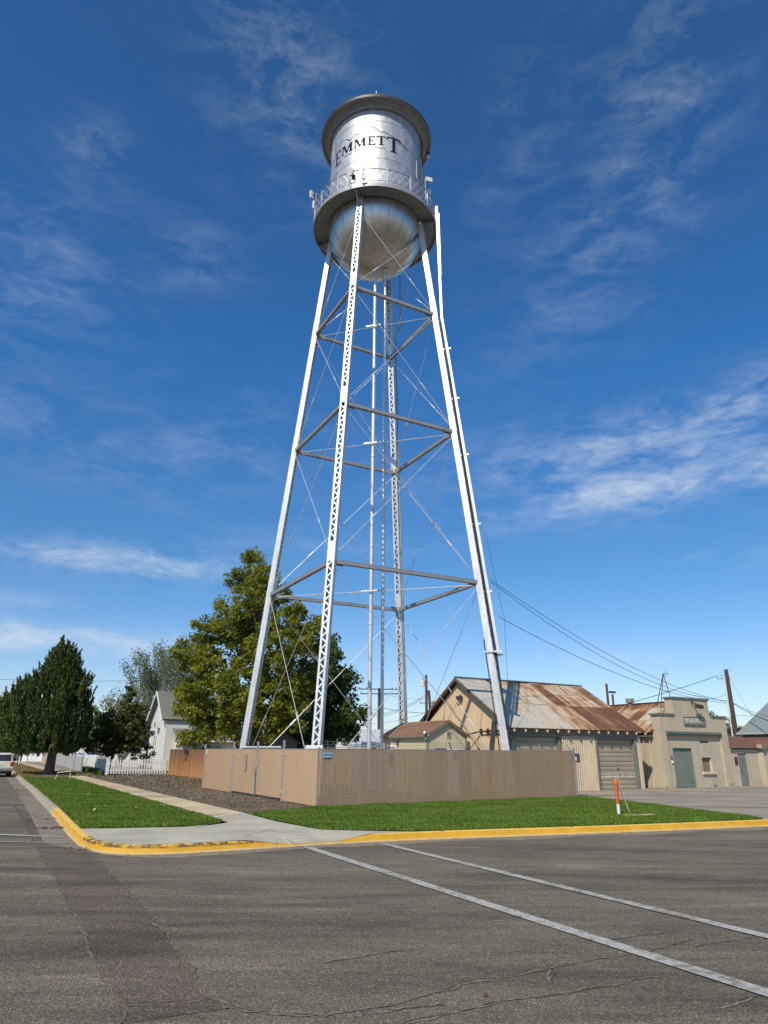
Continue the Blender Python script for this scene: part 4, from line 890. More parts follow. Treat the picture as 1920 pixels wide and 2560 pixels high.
plate('notice_sign', 'tall narrow grey notice on the left gate leaf', 'sign', P1.to_3d()+sideR*(1.62)+ns*.04+Vector((0,0,1.38)), sideR, Z_, ns, .24, .62, plain('grey_notice', (.33,.38,.36), .5), [('panels', GALVD, lambda mb, f: [mb.poly([f(-.09,y), f(.09,y), f(.09,y+.12), f(-.09,y+.12)]) for y in (.12,-.06,-.24)]), ('rules', DKMET, notice_lines)])
plate('fence_notice', 'cream vertical strip notice on the right gate leaf', 'sign', P2.to_3d()+sideR*.14+ns*.04+Vector((0,0,1.45)), sideR, Z_, ns, .07, .40, CREAM)
plate('fence_tag', 'tiny white tag on the far left end of the tan fence', 'sign', CL.to_3d()+sideR*.35+ns*.04+Vector((0,0,1.72)), sideR, Z_, ns, .22, .2, WHITE, [('symbol', DKMET, lambda mb, f: mb.poly([f(-.04,-.05), f(.04,-.05), f(.04,.05), f(-.04,.05)]))])
eb = empty('meter_box', C1.to_3d()+Uf*.16+Vector((0,0,1.45)), 0, 'dark box with white label fixed to the fence end post', 'box'); mb = MB(); mb.box(-.12,.14,-.08,.08,-.0,.34); mb.build('case', DKMET, eb, bevel=.01)
mb = MB(); mb.beam(Vector((-.02,-.09,.06)), Vector((-.02,-.09,.22)), .09, .01, Uf); mb.build('label_plate', WHITE, eb)

# ------------------------------------------------------------------ buildings
def wall(mb, u0, u1, z0, z1, holes=(), axis='u', c=0.0, rev=.12, flip=False):
    """wall face on plane v=c (axis u) or u=c (axis v); holes (a0,a1,z0,z1) get reveals rev deep"""
    us = sorted({u0, u1, *[h[k] for h in holes for k in (0, 1)]}); zs = sorted({z0, z1, *[h[k] for h in holes for k in (2, 3)]})
    P = (lambda a, d, z: (a, c+d, z)) if axis == 'u' else (lambda a, d, z: (c+d, a, z))
    inh = lambda a, z: any(h[0] < a < h[1] and h[2] < z < h[3] for h in holes)
    for a0, a1 in zip(us, us[1:]):
        for b0, b1 in zip(zs, zs[1:]):
            if not inh((a0+a1)/2, (b0+b1)/2): mb.poly([P(a0,0,b0), P(a1,0,b0), P(a1,0,b1), P(a0,0,b1)])
    for h in holes:
        a0, a1, b0, b1 = h[:4]; r = rev
        mb.poly([P(a0,0,b0), P(a0,r,b0), P(a0,r,b1), P(a0,0,b1)]); mb.poly([P(a1,0,b0), P(a1,0,b1), P(a1,r,b1), P(a1,r,b0)])
        mb.poly([P(a0,0,b1), P(a0,r,b1), P(a1,r,b1), P(a1,0,b1)]); mb.poly([P(a0,0,b0), P(a1,0,b0), P(a1,r,b0), P(a0,r,b0)])
def setuv(o, uv):      # per-corner roof coordinates
    a = o.data.attributes.new('roofuv', 'FLOAT_VECTOR', 'POINT'); a.data.foreach_set('vector', [x for v in uv for x in (v[0], v[1], 0)])
def roofslab(parent, name, mat, A, B, up, Ls, t=.06, nx=1):
    """slab with eave A->B, rising along unit vector up for Ls"""
    A = Vector(A); B = Vector(B); up = Vector(up).normalized(); e = (B-A); n = e.normalized().cross(up); n = n if n.z > 0 else -n; mb = MB(); uv = []
    for off in (0, -t):
        for p, x, y in ((A,0,0),(B,e.length,0),(B+up*Ls,e.length,Ls),(A+up*Ls,0,Ls)): mb.v.append(tuple(p+n*off)); uv.append((x,y))
    mb.f = [(0,1,2,3),(7,6,5,4),(0,4,5,1),(1,5,6,2),(2,6,7,3),(3,7,4,0)]; o = mb.build(name, mat, parent); setuv(o, uv); return o
def gable_roof_u(parent, u0, u1, v0, v1, ze, zr, vm, mat, ov=.3, oe=.3, t=.06, slope_only=None):
    """ridge along u; front eave at v0, rear eave at v1, ridge over vm"""
    s1 = Vector((0, vm-v0, zr-ze)); s2 = Vector((0, vm-v1, zr-ze)); a = roofslab(parent, 'roof', mat, Vector((u0-oe, v0, ze))-s1.normalized()*ov, Vector((u1+oe, v0, ze))-s1.normalized()*ov, s1, s1.length+ov, t)
    b = roofslab(parent, 'roof', mat, Vector((u1+oe, v1, ze))-s2.normalized()*ov, Vector((u0-oe, v1, ze))-s2.normalized()*ov, s2, s2.length+ov, t); return a, b
BP = Vector((13.0, 36.16, .15))
# --- rusty-roofed garage
sh = empty('garage', BP, GA, 'tan corrugated garage with rust streaked metal gable roof', 'garage')
SW, SD, VE, VR, VM = 8.3, 7.4, 2.66, 5.12, 3.85        # width, depth, eave, ridge (above .15), ridge v
D1 = (-8.2+.05, -5.46, 0, 2.38); D2 = (-3.0, -.35, 0, 2.33)
mb = MB()     # corrugated front
def corr(mb, u0, u1, z0, z1, v=0, pitch=.135, d=.04):
    n = int((u1-u0)/pitch*4); P = []
    for k in range(n+1): P.append((u0+(u1-u0)*k/n, v-d*math.sin(2*math.pi*(u0+(u1-u0)*k/n)/pitch)))
    for (a0, b0), (a1, b1) in zip(P, P[1:]): mb.poly([(a0,b0,z0),(a1,b1,z0),(a1,b1,z1),(a0,b0,z1)])
corr(mb, D1[1]+.1, D2[0]-.1, 0, 2.40); mb.build('corrugated_wall', CORR, sh)
mb = MB(); wall(mb, -SW, 0, 0, VE+.21, [(D1[0],D1[1],-.01,D1[3]), (D2[0],D2[1],-.01,D2[3])], 'u', .03, .2)
mb.poly([(-SW,.03,0),(-SW,SD,0),(-SW,SD,VE),(-SW,VM,VR),(-SW,.03,VE)]); mb.poly([(0,.03,0),(0,SD,0),(0,SD,VE),(0,VM,VR),(0,.03,VE)]); mb.poly([(-SW,SD,0),(0,SD,0),(0,SD,VE),(-SW,SD,VE)])
mb.build('wall', SID_SHED, sh)
mb = MB(); corr(mb, -SW, 0, 2.42, VE+.21, .02, .135, .012); mb.build('fascia_sheet', plain('grey_tan_steel', (.22,.19,.15), .7, .05, .12, 2), sh)
for D, m_, nm in ((D1, DOORP, 'roll-up door, clean'), (D2, DOORW, '')):
    mb = MB(); nz = 11; hh = (D[3])/nz
    for k in range(nz):
        z0 = k*hh; mb.poly([(D[0],.16,z0+.012),(D[1],.16,z0+.012),(D[1],.145,z0+hh*.5),(D[0],.145,z0+hh*.5)]); mb.poly([(D[0],.145,z0+hh*.5),(D[1],.145,z0+hh*.5),(D[1],.16,z0+hh-.012),(D[0],.16,z0+hh-.012)])
        mb.poly([(D[0],.185,z0-.012),(D[1],.185,z0-.012),(D[1],.16,z0+.012),(D[0],.16,z0+.012)]); mb.poly([(D[0],.16,z0+hh-.012),(D[1],.16,z0+hh-.012),(D[1],.185,z0+hh-.012),(D[0],.185,z0+hh-.012)])
    d_ = mb.build('garage_door', m_, sh)
    if D is D2: d_['label'] = 'roll-up door with scuffed and peeling paint'; hm = MB(); hm.box(-1.6,-1.5,.11,.145,.98,1.0).box(-1.6,-1.585,.12,.145,.86,1.0); hm.build('handle', DKMET, d_)
    mb = MB(); mb.box(D[0]-.10,D[0],-.03,.02,0,D[3]+.09).box(D[1],D[1]+.12,-.03,.02,0,D[3]+.09).box(D[0],D[1],-.03,.02,D[3],D[3]+.09); mb.box(D[0],D[0]+.03,.021,.2,0,D[3]-.03).box(D[1]-.03,D[1],.021,.2,0,D[3]-.03).box(D[0],D[1],.021,.2,D[3]-.03,D[3]-.002); mb.build('door_frame', GREEN, sh)
mb = MB(); mb.box(-.16,.03,-.05,.03,0,2.42); mb.build('corner_board', CREAM, sh)
MR = m_rustroof('rusty_corrugated_roof', 1.6, 2.4, .80, 2.35, 3.0)
ra, rb = gable_roof_u(sh, -SW, 0, -.0, 7.7, VE+.24, VR+.13, VM, MR, .35, .28, .03)
for k in range(14):
    u = -8.35+k*.66; mb = MB(); mb.beam((u,-.31,2.58), (u,-.03,2.77), .05, .10, (1,0,0)); mb.build('rafter_tail', CREAM, sh)
mb = MB()
for v0, z0, v1, z1 in ((-.3, VE-.02, VM, VR+.04), (8.0, VE-.02, VM, VR+.04)): mb.beam((-SW-.26, v0, z0), (-SW-.26, v1, z1), .03, .16, (1,0,0))
mb.build('barge_board', plain('dark_brown_wood', (.10,.075,.055), .8), sh)
mb = MB(); mb.beam((-SW-.3, VM, VR+.16), (.28, VM, VR+.16), .22, .03); mb.build('ridge_cap', MR if False else GALVD, ra)
lm = MB(); lm.box(-SW-.2, -SW-.02, 3.56, 3.92, 4.12, 4.32); lm.box(-SW-.1, -SW, 3.70, 3.76, 4.32, 4.38); l_ = empty('wall_lamp', sh.matrix_world @ Vector((0,0,0)), 0, 'dark box lamp high on the peach gable of the garage', 'lamp')
l_.location = BP; l_.rotation_euler = (0,0,GA); lm.build('lamp_head', DKMET, l_); lm = MB(); lm.box(-SW-.19, -SW-.04, 3.59, 3.89, 4.10, 4.118); lm.build('lens', PLAST, l_)
# cable run across the gable
cbo = empty('cable_run', BP, GA, 'thick black cables strung across the peach garage gable', 'cables'); mb = MB()
for k in range(3): mb.tube([(-SW-.1-.02*k, -.1, 2.45), (-SW-.12, .25, 2.62-.03*k), (-SW-.12, 1.6, 2.62-.03*k), (-SW-.15, 2.2, 2.56+.02*k), (-SW-.5, 2.7, 2.45), (-SW-1.0, 3.0, 2.5+.02*k)], .022, 6)
mb.tube([(-SW-.1, -.05, 2.45), (-SW-.15, -.1, 1.8), (-SW-.1, -.05, 1.0), (-SW-.1, 0, 0)], .03, 6); mb.build('cable', BLACK, cbo)
mb = MB(); [mb.box(-SW-.14, -SW, v-.02, v+.02, 2.45, 2.72) for v in (.4, 1.0, 1.6, 2.1)]; mb.build('clamp', DKMET, cbo)

# --- brick water works building
ww = empty('brick_building', BP, GA, 'painted brick building with stepped parapet and grey double doors', 'building')
F0, F1 = 1.72, 7.30; RC = (2.17, 6.68, -.01, 2.60)
mb = MB(); wall(mb, F0, F1, 0, 3.58, [RC], 'u', 0, .12)
mb.poly([(2.97,0,3.58),(5.95,0,3.58),(5.95,0,4.47),(2.97,0,4.47)])
DH = (2.63, 4.16, -.01, 1.96); WH = (4.93, 5.75, .76, 2.35)
wall(mb, RC[0], RC[1], 0, 2.60, [DH, WH], 'u', .12, .16)
# sides and tops of the facade slab
T_ = .5
for u in (F0, F1): mb.poly([(u,0,0),(u,T_,0),(u,T_,3.58),(u,0,3.58)])
for u in (2.97, 5.95): mb.poly([(u,0,3.58),(u,T_,3.58),(u,T_,4.47),(u,0,4.47)])
mb.poly([(F0,T_,0),(F1,T_,0),(F1,T_,3.58),(F0,T_,3.58)]); mb.poly([(2.97,T_,3.58),(5.95,T_,3.58),(5.95,T_,4.47),(2.97,T_,4.47)])
mb.poly([(F0,0,3.58),(2.97,0,3.58),(2.97,T_,3.58),(F0,T_,3.58)]); mb.poly([(5.95,0,3.58),(F1,0,3.58),(F1,T_,3.58),(5.95,T_,3.58)])
# side wall running back
mb.poly([(F0+.06,T_,0),(F0+.06,9,0),(F0+.06,9,2.7),(F0+.06,T_,2.7)]); mb.poly([(F1-.06,T_,0),(F1-.06,9,0),(F1-.06,9,2.7),(F1-.06,T_,2.7)])
mb.poly([(F0+.06,9,0),(F1-.06,9,0),(F1-.06,9,2.7),(4.45,9,4.3),(F0+.06,9,2.7)])
mb.build('wall', BR_WALL, ww)
mb = MB(); mb.box(F0-.08, 3.02-.06, -.06, T_+.05, 3.58, 3.68).box(2.97-.06, 5.95+.06, -.06, T_+.05, 4.47, 4.57).box(5.95+.075, F1+.07, -.06, T_+.05, 3.58, 3.67); mb.build('coping', GREEND, ww)
mb = MB(); mb.box(RC[0]-.06, RC[1]+.04, -.05, .11, 2.58, 2.66).box(RC[0]-.02, RC[1], -.09, .10, 2.663, 2.74).box(RC[0]-.06, RC[1]+.04, -.02, -.003, 2.743, 2.78); mb.build('lintel', GREEND, ww)
for k, (a0, a1) in enumerate(((DH[0]+.03, 3.395), (3.405, DH[1]-.03))):
    mb = MB(); mb.box(a0, a1, .2, .25, .02, 1.93); d_ = mb.build('door', GREYDOOR, ww)
    if k == 0:
        h = MB(); h.box(3.34, 3.37, .17, .2, 1.0, 1.10).rod((3.39,.18,1.01), (3.39,.18,1.07), .012, 6); h.build('handle', GALV, d_)
    h = MB()
    for z in (.25, .95, 1.65): h.box((a0-.02) if k == 0 else a1-.02, (a0+.02) if k == 0 else a1+.02, .185, .2, z, z+.1)
    h.build('hinge', GREEND, d_)
mb = MB(); mb.box(DH[0],DH[0]+.028,.1,.26,0,1.96).box(DH[1]-.028,DH[1],.1,.26,0,1.96).box(DH[0]+.028,DH[1]-.028,.1,.26,1.932,1.96); mb.build('door_frame', GREYDOOR, ww)
wn_ = MB(); wn_.box(WH[0],WH[0]+.05,.16,.26,WH[2],WH[3]).box(WH[1]-.05,WH[1],.16,.26,WH[2],WH[3]); wf = wn_.build('window', CREAM, ww); mb = MB(); mb.box(WH[0]+.05,WH[1]-.05,.16,.26,WH[3]-.12,WH[3]-.004); mb.build('head_gap_shade', BROWNW, wf)  # dark strip at the head stands for the shadow gap above the board
mb = MB(); mb.box(WH[0]+.06,WH[1]-.03,.10,.2,1.48,2.22); mb.build('boarded_pane', plain('board', (.46,.40,.31), .8), wf)
mb = MB(); mb.box(WH[0]+.05,WH[1]-.05,.24,.262,WH[2],1.48); mb.build('pane', BROWNW, wf)
mb = MB(); mb.box(WH[0]-.1,WH[1]+.14,.02,.30,.64,.758); mb.build('sill', CREAM, wf)
wr1 = roofslab(ww, 'roof', m_rustroof('rusty_patched_roof', -2, 2.5, .8, 1.4, 11.0), (F0-.32, T_+4+7.2, 2.72), (F0-.32, T_-.1, 2.72), Vector((4.45-(F0-.32), 0, 4.42-2.72)), math.hypot(4.45-(F0-.32), 1.70), .04)
wr2 = roofslab(ww, 'roof', m_rustroof('rusty_far_roof', -2, 2.5, .8, 1.4, 5.0), (F1+.2, T_-.1, 2.72), (F1+.2, T_+11.2, 2.72), Vector((4.45-(F1+.2), 0, 4.42-2.72)), math.hypot(4.45-(F1+.2), 1.70), .04)
mb = MB(); mb.box(F0-.2, F0+.055, T_, 9, 2.50, 2.60); mb.build('eave_board', GREEND, ww)
mb = MB(); mb.beam((4.45, T_, 4.44), (4.45, 11.7, 4.44), .18, .05); mb.build('ridge_cap', RUSTMET, wr1)
mb = MB(); mb.tube([(F0-.02,.78,0),(F0-.02,.78,2.0),(F0-.02,.70,2.5)], .025, 8); mb.tube([(F0-.02,.3,2.9),(F0-.05,.8,2.55),(F0-.03,1.1,2.4),(F0-.02,1.35,.1)], .015, 6); mb.build('wall_conduit', CREAM, ww)
# name board
def wboard(mb, f): textmesh(mb, 'WATER WORKS', .30, f, .008, sx=.80, bold=.004)
nb = empty('name_board', BP, GA, 'green name board reading WATER WORKS on the brick parapet', 'sign'); mb = MB(); mb.box(3.66,5.36,-.06,-.003,3.14,3.55); pb_ = mb.build('board', plain('board_green', (.20,.235,.18), .7), nb)
mb = MB(); mb.box(3.63,5.39,-.08,-.061,3.52,3.56).box(3.63,5.39,-.08,-.061,3.13,3.165).box(3.63,3.665,-.08,-.061,3.165,3.52).box(5.355,5.39,-.08,-.061,3.165,3.52); mb.build('frame', GREEND, nb)
mb = MB(); textmesh(mb, 'WATER WORKS', .33, lambda x, y, d: Vector((4.51+x, -.062-d, 3.345+y)), .012, sx=.70, bold=.006); mb.build('lettering', plain('pale_lettering', (.50,.50,.38), .7), nb)
fl = empty('floodlight', BP, GA, 'grey floodlight on bracket near the top of brick parapet', 'lamp'); mb = MB(); mb.box(4.42,4.86,-.50,-.28,4.02,4.22); mb.xf(lambda v: Vector((v.x, v.y, v.z-(v.y+.28)*-.25))); mb.build('lamp_head', DKMET, fl, bevel=.01)
mb = MB(); mb.beam((4.55,-.003,4.33), (4.60,-.36,4.2), .05, .05); mb.box(4.50,4.60,-.04,-.003,4.26,4.40); mb.build('bracket', DKMET, fl)
fs_ = empty('wall_alarm', BP, GA, 'small maroon notice and white box left of the grey double doors', 'sign'); mb = MB(); mb.box(2.42,2.56,.10,.118,1.38,1.56); mb.build('plate', MAROON, fs_); mb = MB(); mb.box(2.44,2.54,.06,.118,1.20,1.31); mb.build('box', WHITE, fs_)
mb = MB(); mb.box(2.455,2.525,.094,.099,1.44,1.46).box(2.455,2.525,.094,.099,1.49,1.51); mb.build('lettering', WHITE, fs_)
# --- annex with brown shingles
an = empty('block_annex', BP, GA, 'low block annex with red brown shingle roof and grey door', 'building')
mb = MB(); AD = (7.95, 8.72, -.01, 1.74); wall(mb, F1+.004, 9.86, 0, 2.0, [AD], 'u', .02, .1); mb.poly([(9.86,.02,0),(9.86,-.3,0),(9.86,-.3,2.2),(9.86,.02,2.2)])
wall(mb, 9.86, 12.6, 0, 1.96, [(10.6,11.4,1.0,1.5)], 'u', -.3, .1); mb.poly([(F1+.004,3.2,0),(12.6,3.2,0),(12.6,3.2,2.0),(F1+.004,3.2,2.0)]); mb.poly([(12.6,-.3,0),(12.6,3.2,0),(12.6,3.2,2.0),(12.6,-.3,2.0)])
mb.build('wall', BR_ANNEX, an)
mb = MB(); mb.poly([(9.86,-.302,1.965),(11.64,-.302,1.965),(10.75,-.302,2.55)]); mb.build('gable_siding', m_siding('cream_clapboard', (.50,.44,.34), .14, .6), an)
mb = MB(); mb.box(AD[0]+.02,AD[1]-.02,.06,.1,0,AD[3]-.02); d_ = mb.build('door', GREYDOOR, an); h = MB(); h.box(AD[0]+.08,AD[0]+.2,.02,.06,.80,.83); h.build('handle', GALV, d_)
mb = MB(); mb.box(10.6,11.4,-.24,-.2,1.0,1.5); mb.build('vent', DKMET, an)
mb = MB(); mb.box(F1+.01,9.84,-.06,.015,1.82,2.02); mb.build('fascia', GREEN, an)
s_ = Vector((0, 1.6, .62)); roofslab(an, 'roof', SH_RED, (F1+.01,-.12,1.99), (11.0,-.12,1.99), s_, s_.length+.15, .05); roofslab(an, 'roof', SH_RED, (11.0,3.35,1.99), (F1+.01,3.35,1.99), Vector((0,-1.6,.62)), s_.length+.05, .05)
s_ = Vector((1.03, 0, .67)); mb = MB(); mb.beam((9.70,-.47,1.90),(10.75,-.47,2.59),.03,.10,(0,1,0)); mb.beam((11.80,-.47,1.90),(10.75,-.47,2.59),.03,.10,(0,1,0)); mb.build('barge_board', GREEN, an); roofslab(an, 'porch_roof', SH_RED, (9.72,2.5,1.93), (9.72,-.45,1.93), s_, s_.length, .05); roofslab(an, 'porch_roof', SH_RED, (11.78,-.45,1.93), (11.78,2.5,1.93), Vector((-1.03,0,.67)), s_.length, .05)
plate('red_notice', 'blank maroon notice board left of the annex door', 'sign', BP+Matrix.Rotation(GA,3,'Z') @ Vector((7.73,.0,1.31)), (math.cos(GA),math.sin(GA),0), Z_, (math.sin(GA),-math.cos(GA),0), .27, .42, MAROON)
# --- roof-top bits of the brick building
def localobj(name, label, cat, grp=None): return empty(name, BP, GA, label, cat, grp)
an1 = localobj('rooftop_antenna', 'spindly tripod aerial on the brick building roof', 'antenna'); mb = MB(); ap = Vector((3.35,.65,5.85))
for q in ((2.75,.6,4.0),(3.75,.65,4.45),(3.3,1.3,4.1)): mb.rod(q, ap, .022, 6)
mb.rod((3.02,.62,4.9),(3.52,.66,4.9),.012,4); mb.build('tripod', DKMET, an1); mb = MB(); mb.rod(ap-Vector((.05,0,0)), ap+Vector((.45,0,.02)), .012, 5)
for k in range(4): mb.rod(ap+Vector((.1+.1*k,0,-.16)), ap+Vector((.1+.1*k,0,.16)), .008, 4)
mb.build('aerial', DKMET, an1)
def at_local(q, u=None, v=None):     # pixel to local coords on plane u=const or v=const of the BP frame
    d = ray(*q); Rm = Matrix.Rotation(-GA, 3, 'Z'); o_ = Rm @ (Vector((0,0,CAMZ))-BP); d = Rm @ d; t = (u-o_.x)/d.x if u is not None else (v-o_.y)/d.y; return o_+d*t
Z8 = lambda x, y: (1440+x*.28933, 1640+y*.28933)
vt = localobj('roof_vent', 'stubby galvanised vent on the ridge of the brick building', 'vent'); p = at_local(Z8(468,420), u=4.45); mb = MB(); mb.tube([p-Vector((0,0,.3)), p+Vector((0,0,.10))], .15, 12); mb.tube([p+Vector((0,0,.10)), p+Vector((0,0,.34))], .24, 12); mb.build('cap', plain('weathered_vent', (.28,.25,.2), .7, .2, .2), vt, smooth=True)
st = localobj('stove_pipe', 'tall thin dark pipe standing behind the garage roof', 'pipe'); p = at_local(Z8(279,425), v=9.5); q = at_local(Z8(262,240), v=9.5); mb = MB(); mb.tube([p-Vector((0,0,1.5)), q], .08, 10); mb.build('pipe', RUSTMET, st)
ff = localobj('twin_floodlight', 'pole with two small floodlights behind the garage roof', 'lamp'); p = at_local(Z8(322,420), v=9.8); q = at_local(Z8(315,330), v=9.8); mb = MB(); mb.tube([p-Vector((0,0,1.5)), q], .07, 8); mb.build('pole', RUSTMET, ff)
mb = MB(); mb.beam(q+Vector((-.22,0,.1)), q+Vector((.22,0,.1)), .05, .05); mb.box(q.x-.26,q.x-.08,q.y-.1,q.y+.1,q.z+.08,q.z+.2).box(q.x+.08,q.x+.26,q.y-.1,q.y+.1,q.z+.08,q.z+.2); mb.build('lamp_head', DKMET, ff)
# --- pale green metal building, far right
ZW = lambda x, y: (1700+x*.15374, 1660+y*.15374)
gb = localobj('metal_building', 'large building with pale green ribbed metal roof at right edge', 'building')
UE = 16.0; e0 = at_local(ZW(930,1118), u=UE); e1 = at_local(ZW(1431,1123), u=UE); 
ev = e0.z; A = Vector((UE, e0.y, ev)); B = Vector((UE, e0.y-16, ev)); pr = at_local(ZW(1431,620), v=e0.y); s_ = Vector((pr.x-UE, 0, pr.z-ev)).normalized()
roofslab(gb, 'roof', ROOF_TEAL, A, B, s_, 7.5, .08); C_ = A+s_*7.5; roofslab(gb, 'roof', ROOF_TEAL, Vector((C_.x*2-UE, B.y, ev)), Vector((C_.x*2-UE, A.y, ev)), Vector((-s_.x,0,s_.z)), 7.5, .08)
mb = MB(); W2 = C_.x*2-UE; mb.poly([(UE+.25,A.y-.2,0),(UE+.25,B.y+.2,0),(UE+.25,B.y+.2,ev),(UE+.25,A.y-.2,ev)]); mb.poly([(UE+.25,B.y+.2,0),(W2-.25,B.y+.2,0),(W2-.25,B.y+.2,ev),(C_.x,B.y+.2,C_.z-.12),(UE+.25,B.y+.2,ev)]); mb.poly([(UE+.25,A.y-.2,0),(W2-.25,A.y-.2,0),(W2-.25,A.y-.2,ev),(C_.x,A.y-.2,C_.z-.12),(UE+.25,A.y-.2,ev)])
mb.build('wall', plain('green_grey_siding', (.12,.135,.11), .7), gb)
mb = MB(); mb.box(UE-.12,UE,B.y,A.y,ev-.12,ev+.0); mb.build('gutter', plain('pale_gutter', (.40,.43,.40), .5), gb)

# --- cream pump house "318" inside the enclosure
PH = empty('pump_house', (1.86, 30.0, .15), GA, 'small cream pump house with brown shingle roof inside the enclosure', 'building')
PW, PD, PE, PR_ = 2.05, 3.62, 2.36, 2.92
mb = MB(); mb.poly([(0,0,0),(PW,0,0),(PW,0,PE),(PW/2+.08,0,PR_),(0,0,PE)]); mb.poly([(0,PD,0),(PW,PD,0),(PW,PD,PE),(PW/2+.08,PD,PR_),(0,PD,PE)]); wall(mb, 0, PD, 0, PE, [(2.55,3.25,.1,1.85)], 'v', 0, .06); mb.poly([(PW,0,0),(PW,PD,0),(PW,PD,PE),(PW,0,PE)]); mb.build('wall', SID_318, PH)
mb = MB(); mb.box(.02,.05,2.56,3.24,.1,1.84); d_ = mb.build('door', WHITE, PH); mb = MB(); mb.box(.0,.018,2.72,3.02,1.0,1.62); mb.build('pane', GLASS, d_)
mb = MB(); mb.box(-.03,.0,2.47,2.55,.1,1.94).box(-.03,0,3.25,3.33,.1,1.94).box(-.03,0,2.55,3.25,1.86,1.94); mb.build('door_frame', WHITE, PH)
mb = MB(); mb.box(-.035,.06,-.035,0,0,PE+.02).box(PW-.06,PW+.035,-.035,0,0,PE); mb.build('corner_board', plain('olive_trim', (.26,.24,.18), .7), PH)
sL = Vector((PW/2+.08+.0, 0, PR_-PE)); ovh = .16
r1 = roofslab(PH, 'roof', SH_BROWN, Vector((0,PD+.12,PE))-sL.normalized()*ovh+Vector((0,0,.05)), Vector((0,-.14,PE))-sL.normalized()*ovh+Vector((0,0,.05)), sL, sL.length+ovh, .05)
sR = Vector((-(PW/2-.08), 0, PR_-PE)); r2 = roofslab(PH, 'roof', SH_BROWN, Vector((PW,-.14,PE))-sR.normalized()*ovh+Vector((0,0,.05)), Vector((PW,PD+.12,PE))-sR.normalized()*ovh+Vector((0,0,.05)), sR, sR.length+ovh, .05)
mb = MB()
for u0, z0, u1, z1 in ((-.16, PE-.1, PW/2+.08, PR_-.02), (PW+.16, PE-.1, PW/2+.08, PR_-.02)): mb.beam((u0,-.125,z0), (u1,-.125,z1), .03, .10, (0,1,0))
mb.box(-.17,-.14,-.14,PD+.1,PE-.12,PE-.01); mb.build('barge_board', plain('brown_trim', (.20,.17,.12), .7), PH)
mb = MB(); mb.box(1.0,1.26,-.03,-.003,2.24,2.50); vv = mb.build('gable_vent', CREAM, PH); mb = MB(); [mb.box(1.03,1.23,-.04,-.031,2.28+.045*k,2.30+.045*k) for k in range(5)]; mb.build('louvre', DKMET, vv)
mb = MB(); textmesh(mb, '318', .20, lambda x, y, d: Vector((-.004-d, 2.28-x, 1.58+y)), .004, sx=.85, bold=.004); mb.build('house_number', plain('number_paint', (.09,.08,.06), .6), PH)
mb = MB(); mb.tube([(-.06,2.28,1.95),(-.06,2.28,2.15)], .05, 8); mb.build('porch_lamp', DKMET, PH)
mb = MB(); mb.box(PW+.0,PW+.12,-.12,.0,.0,2.1).box(PW+.02,PW+.1,-.16,-.12,.2,2.0); mb.build('conduit', plain('brown_pipe', (.10,.085,.06), .7), PH)
cm = empty('security_camera', PH.location, GA, 'small white camera at the near roof corner of pump house', 'camera'); mb = MB(); mb.tube([(-.1,-.1,PE+.05),(-.26,-.24,PE+.08)], .05, 10); mb.build('body', WHITE, cm); mb = MB(); mb.rod((-.12,-.1,PE-.2),(-.14,-.12,PE+.04),.02,6); mb.tube([(-.05,-.06,PE-.18),(.0,-.12,PE+.0)], .04, 8); mb.build('arm', WHITE, cm)
# equipment behind the fence
def boxthing(name, label, cat, q, y, w_, d_, z1, mat, grp=None, top=None):
    p = at(*q, y=y); e = empty(name, (p.x, p.y, .15), GA, label, cat, grp); mb = MB(); mb.box(-w_/2, w_/2, -d_/2, d_/2, 0, z1-.15); mb.build('cabinet', mat, e, bevel=.015)
    mb = MB(); mb.box(-w_/2-.02, w_/2+.02, -d_/2-.02, d_/2+.02, z1-.149, z1-.11); mb.build('lid', mat, e); mb = MB(); mb.box(-w_*.3, w_*.1, -d_/2-.02, -d_/2-.003, z1-.5, z1-.22); mb.build('panel', DKMET if top is None else top, e); return e
ZM = lambda x, y: (840+x*.27728, 1640+y*.27728)
boxthing('transformer_box', 'pale grey concrete cabinet behind the centre riser pipes', 'cabinet', ZM(300,840), 34.0, 1.35, .8, 2.05, CONC)
boxthing('electrical_box', 'small grey electrical box low beside pump house gable', 'cabinet', ZM(945,860), 29.8, .45, .3, 1.93, GALVD)
boxthing('electrical_box', 'small white electrical box low beside pump house gable', 'cabinet', ZM(1060,865), 29.9, .6, .3, 1.9, WHITE)
# pallet rack with pipes at the back left
pr0 = at(*(600+20*.1085, 1800+632*.1085), y=31.6); pr1 = at(*(600+940*.1085, 1800+628*.1085), y=33.0)
pi_ = empty('white_pipe', ((pr0.x+pr1.x)/2, (pr0.y+pr1.y)/2, .15), 0, 'long white pipe on stands behind the gate', 'pipe'); o_ = pi_.location; mb = MB(); mb.tube([pr0-o_, pr1-o_], .045, 12); mb.build('pipe', WHITE, pi_, smooth=True); mb = MB()
for k in (.15, .85): c = pr0.lerp(pr1, k)-o_; mb.rod((c.x,c.y,0), (c.x,c.y,c.z-.04), .03, 6)
mb.build('stand', GALVD, pi_)

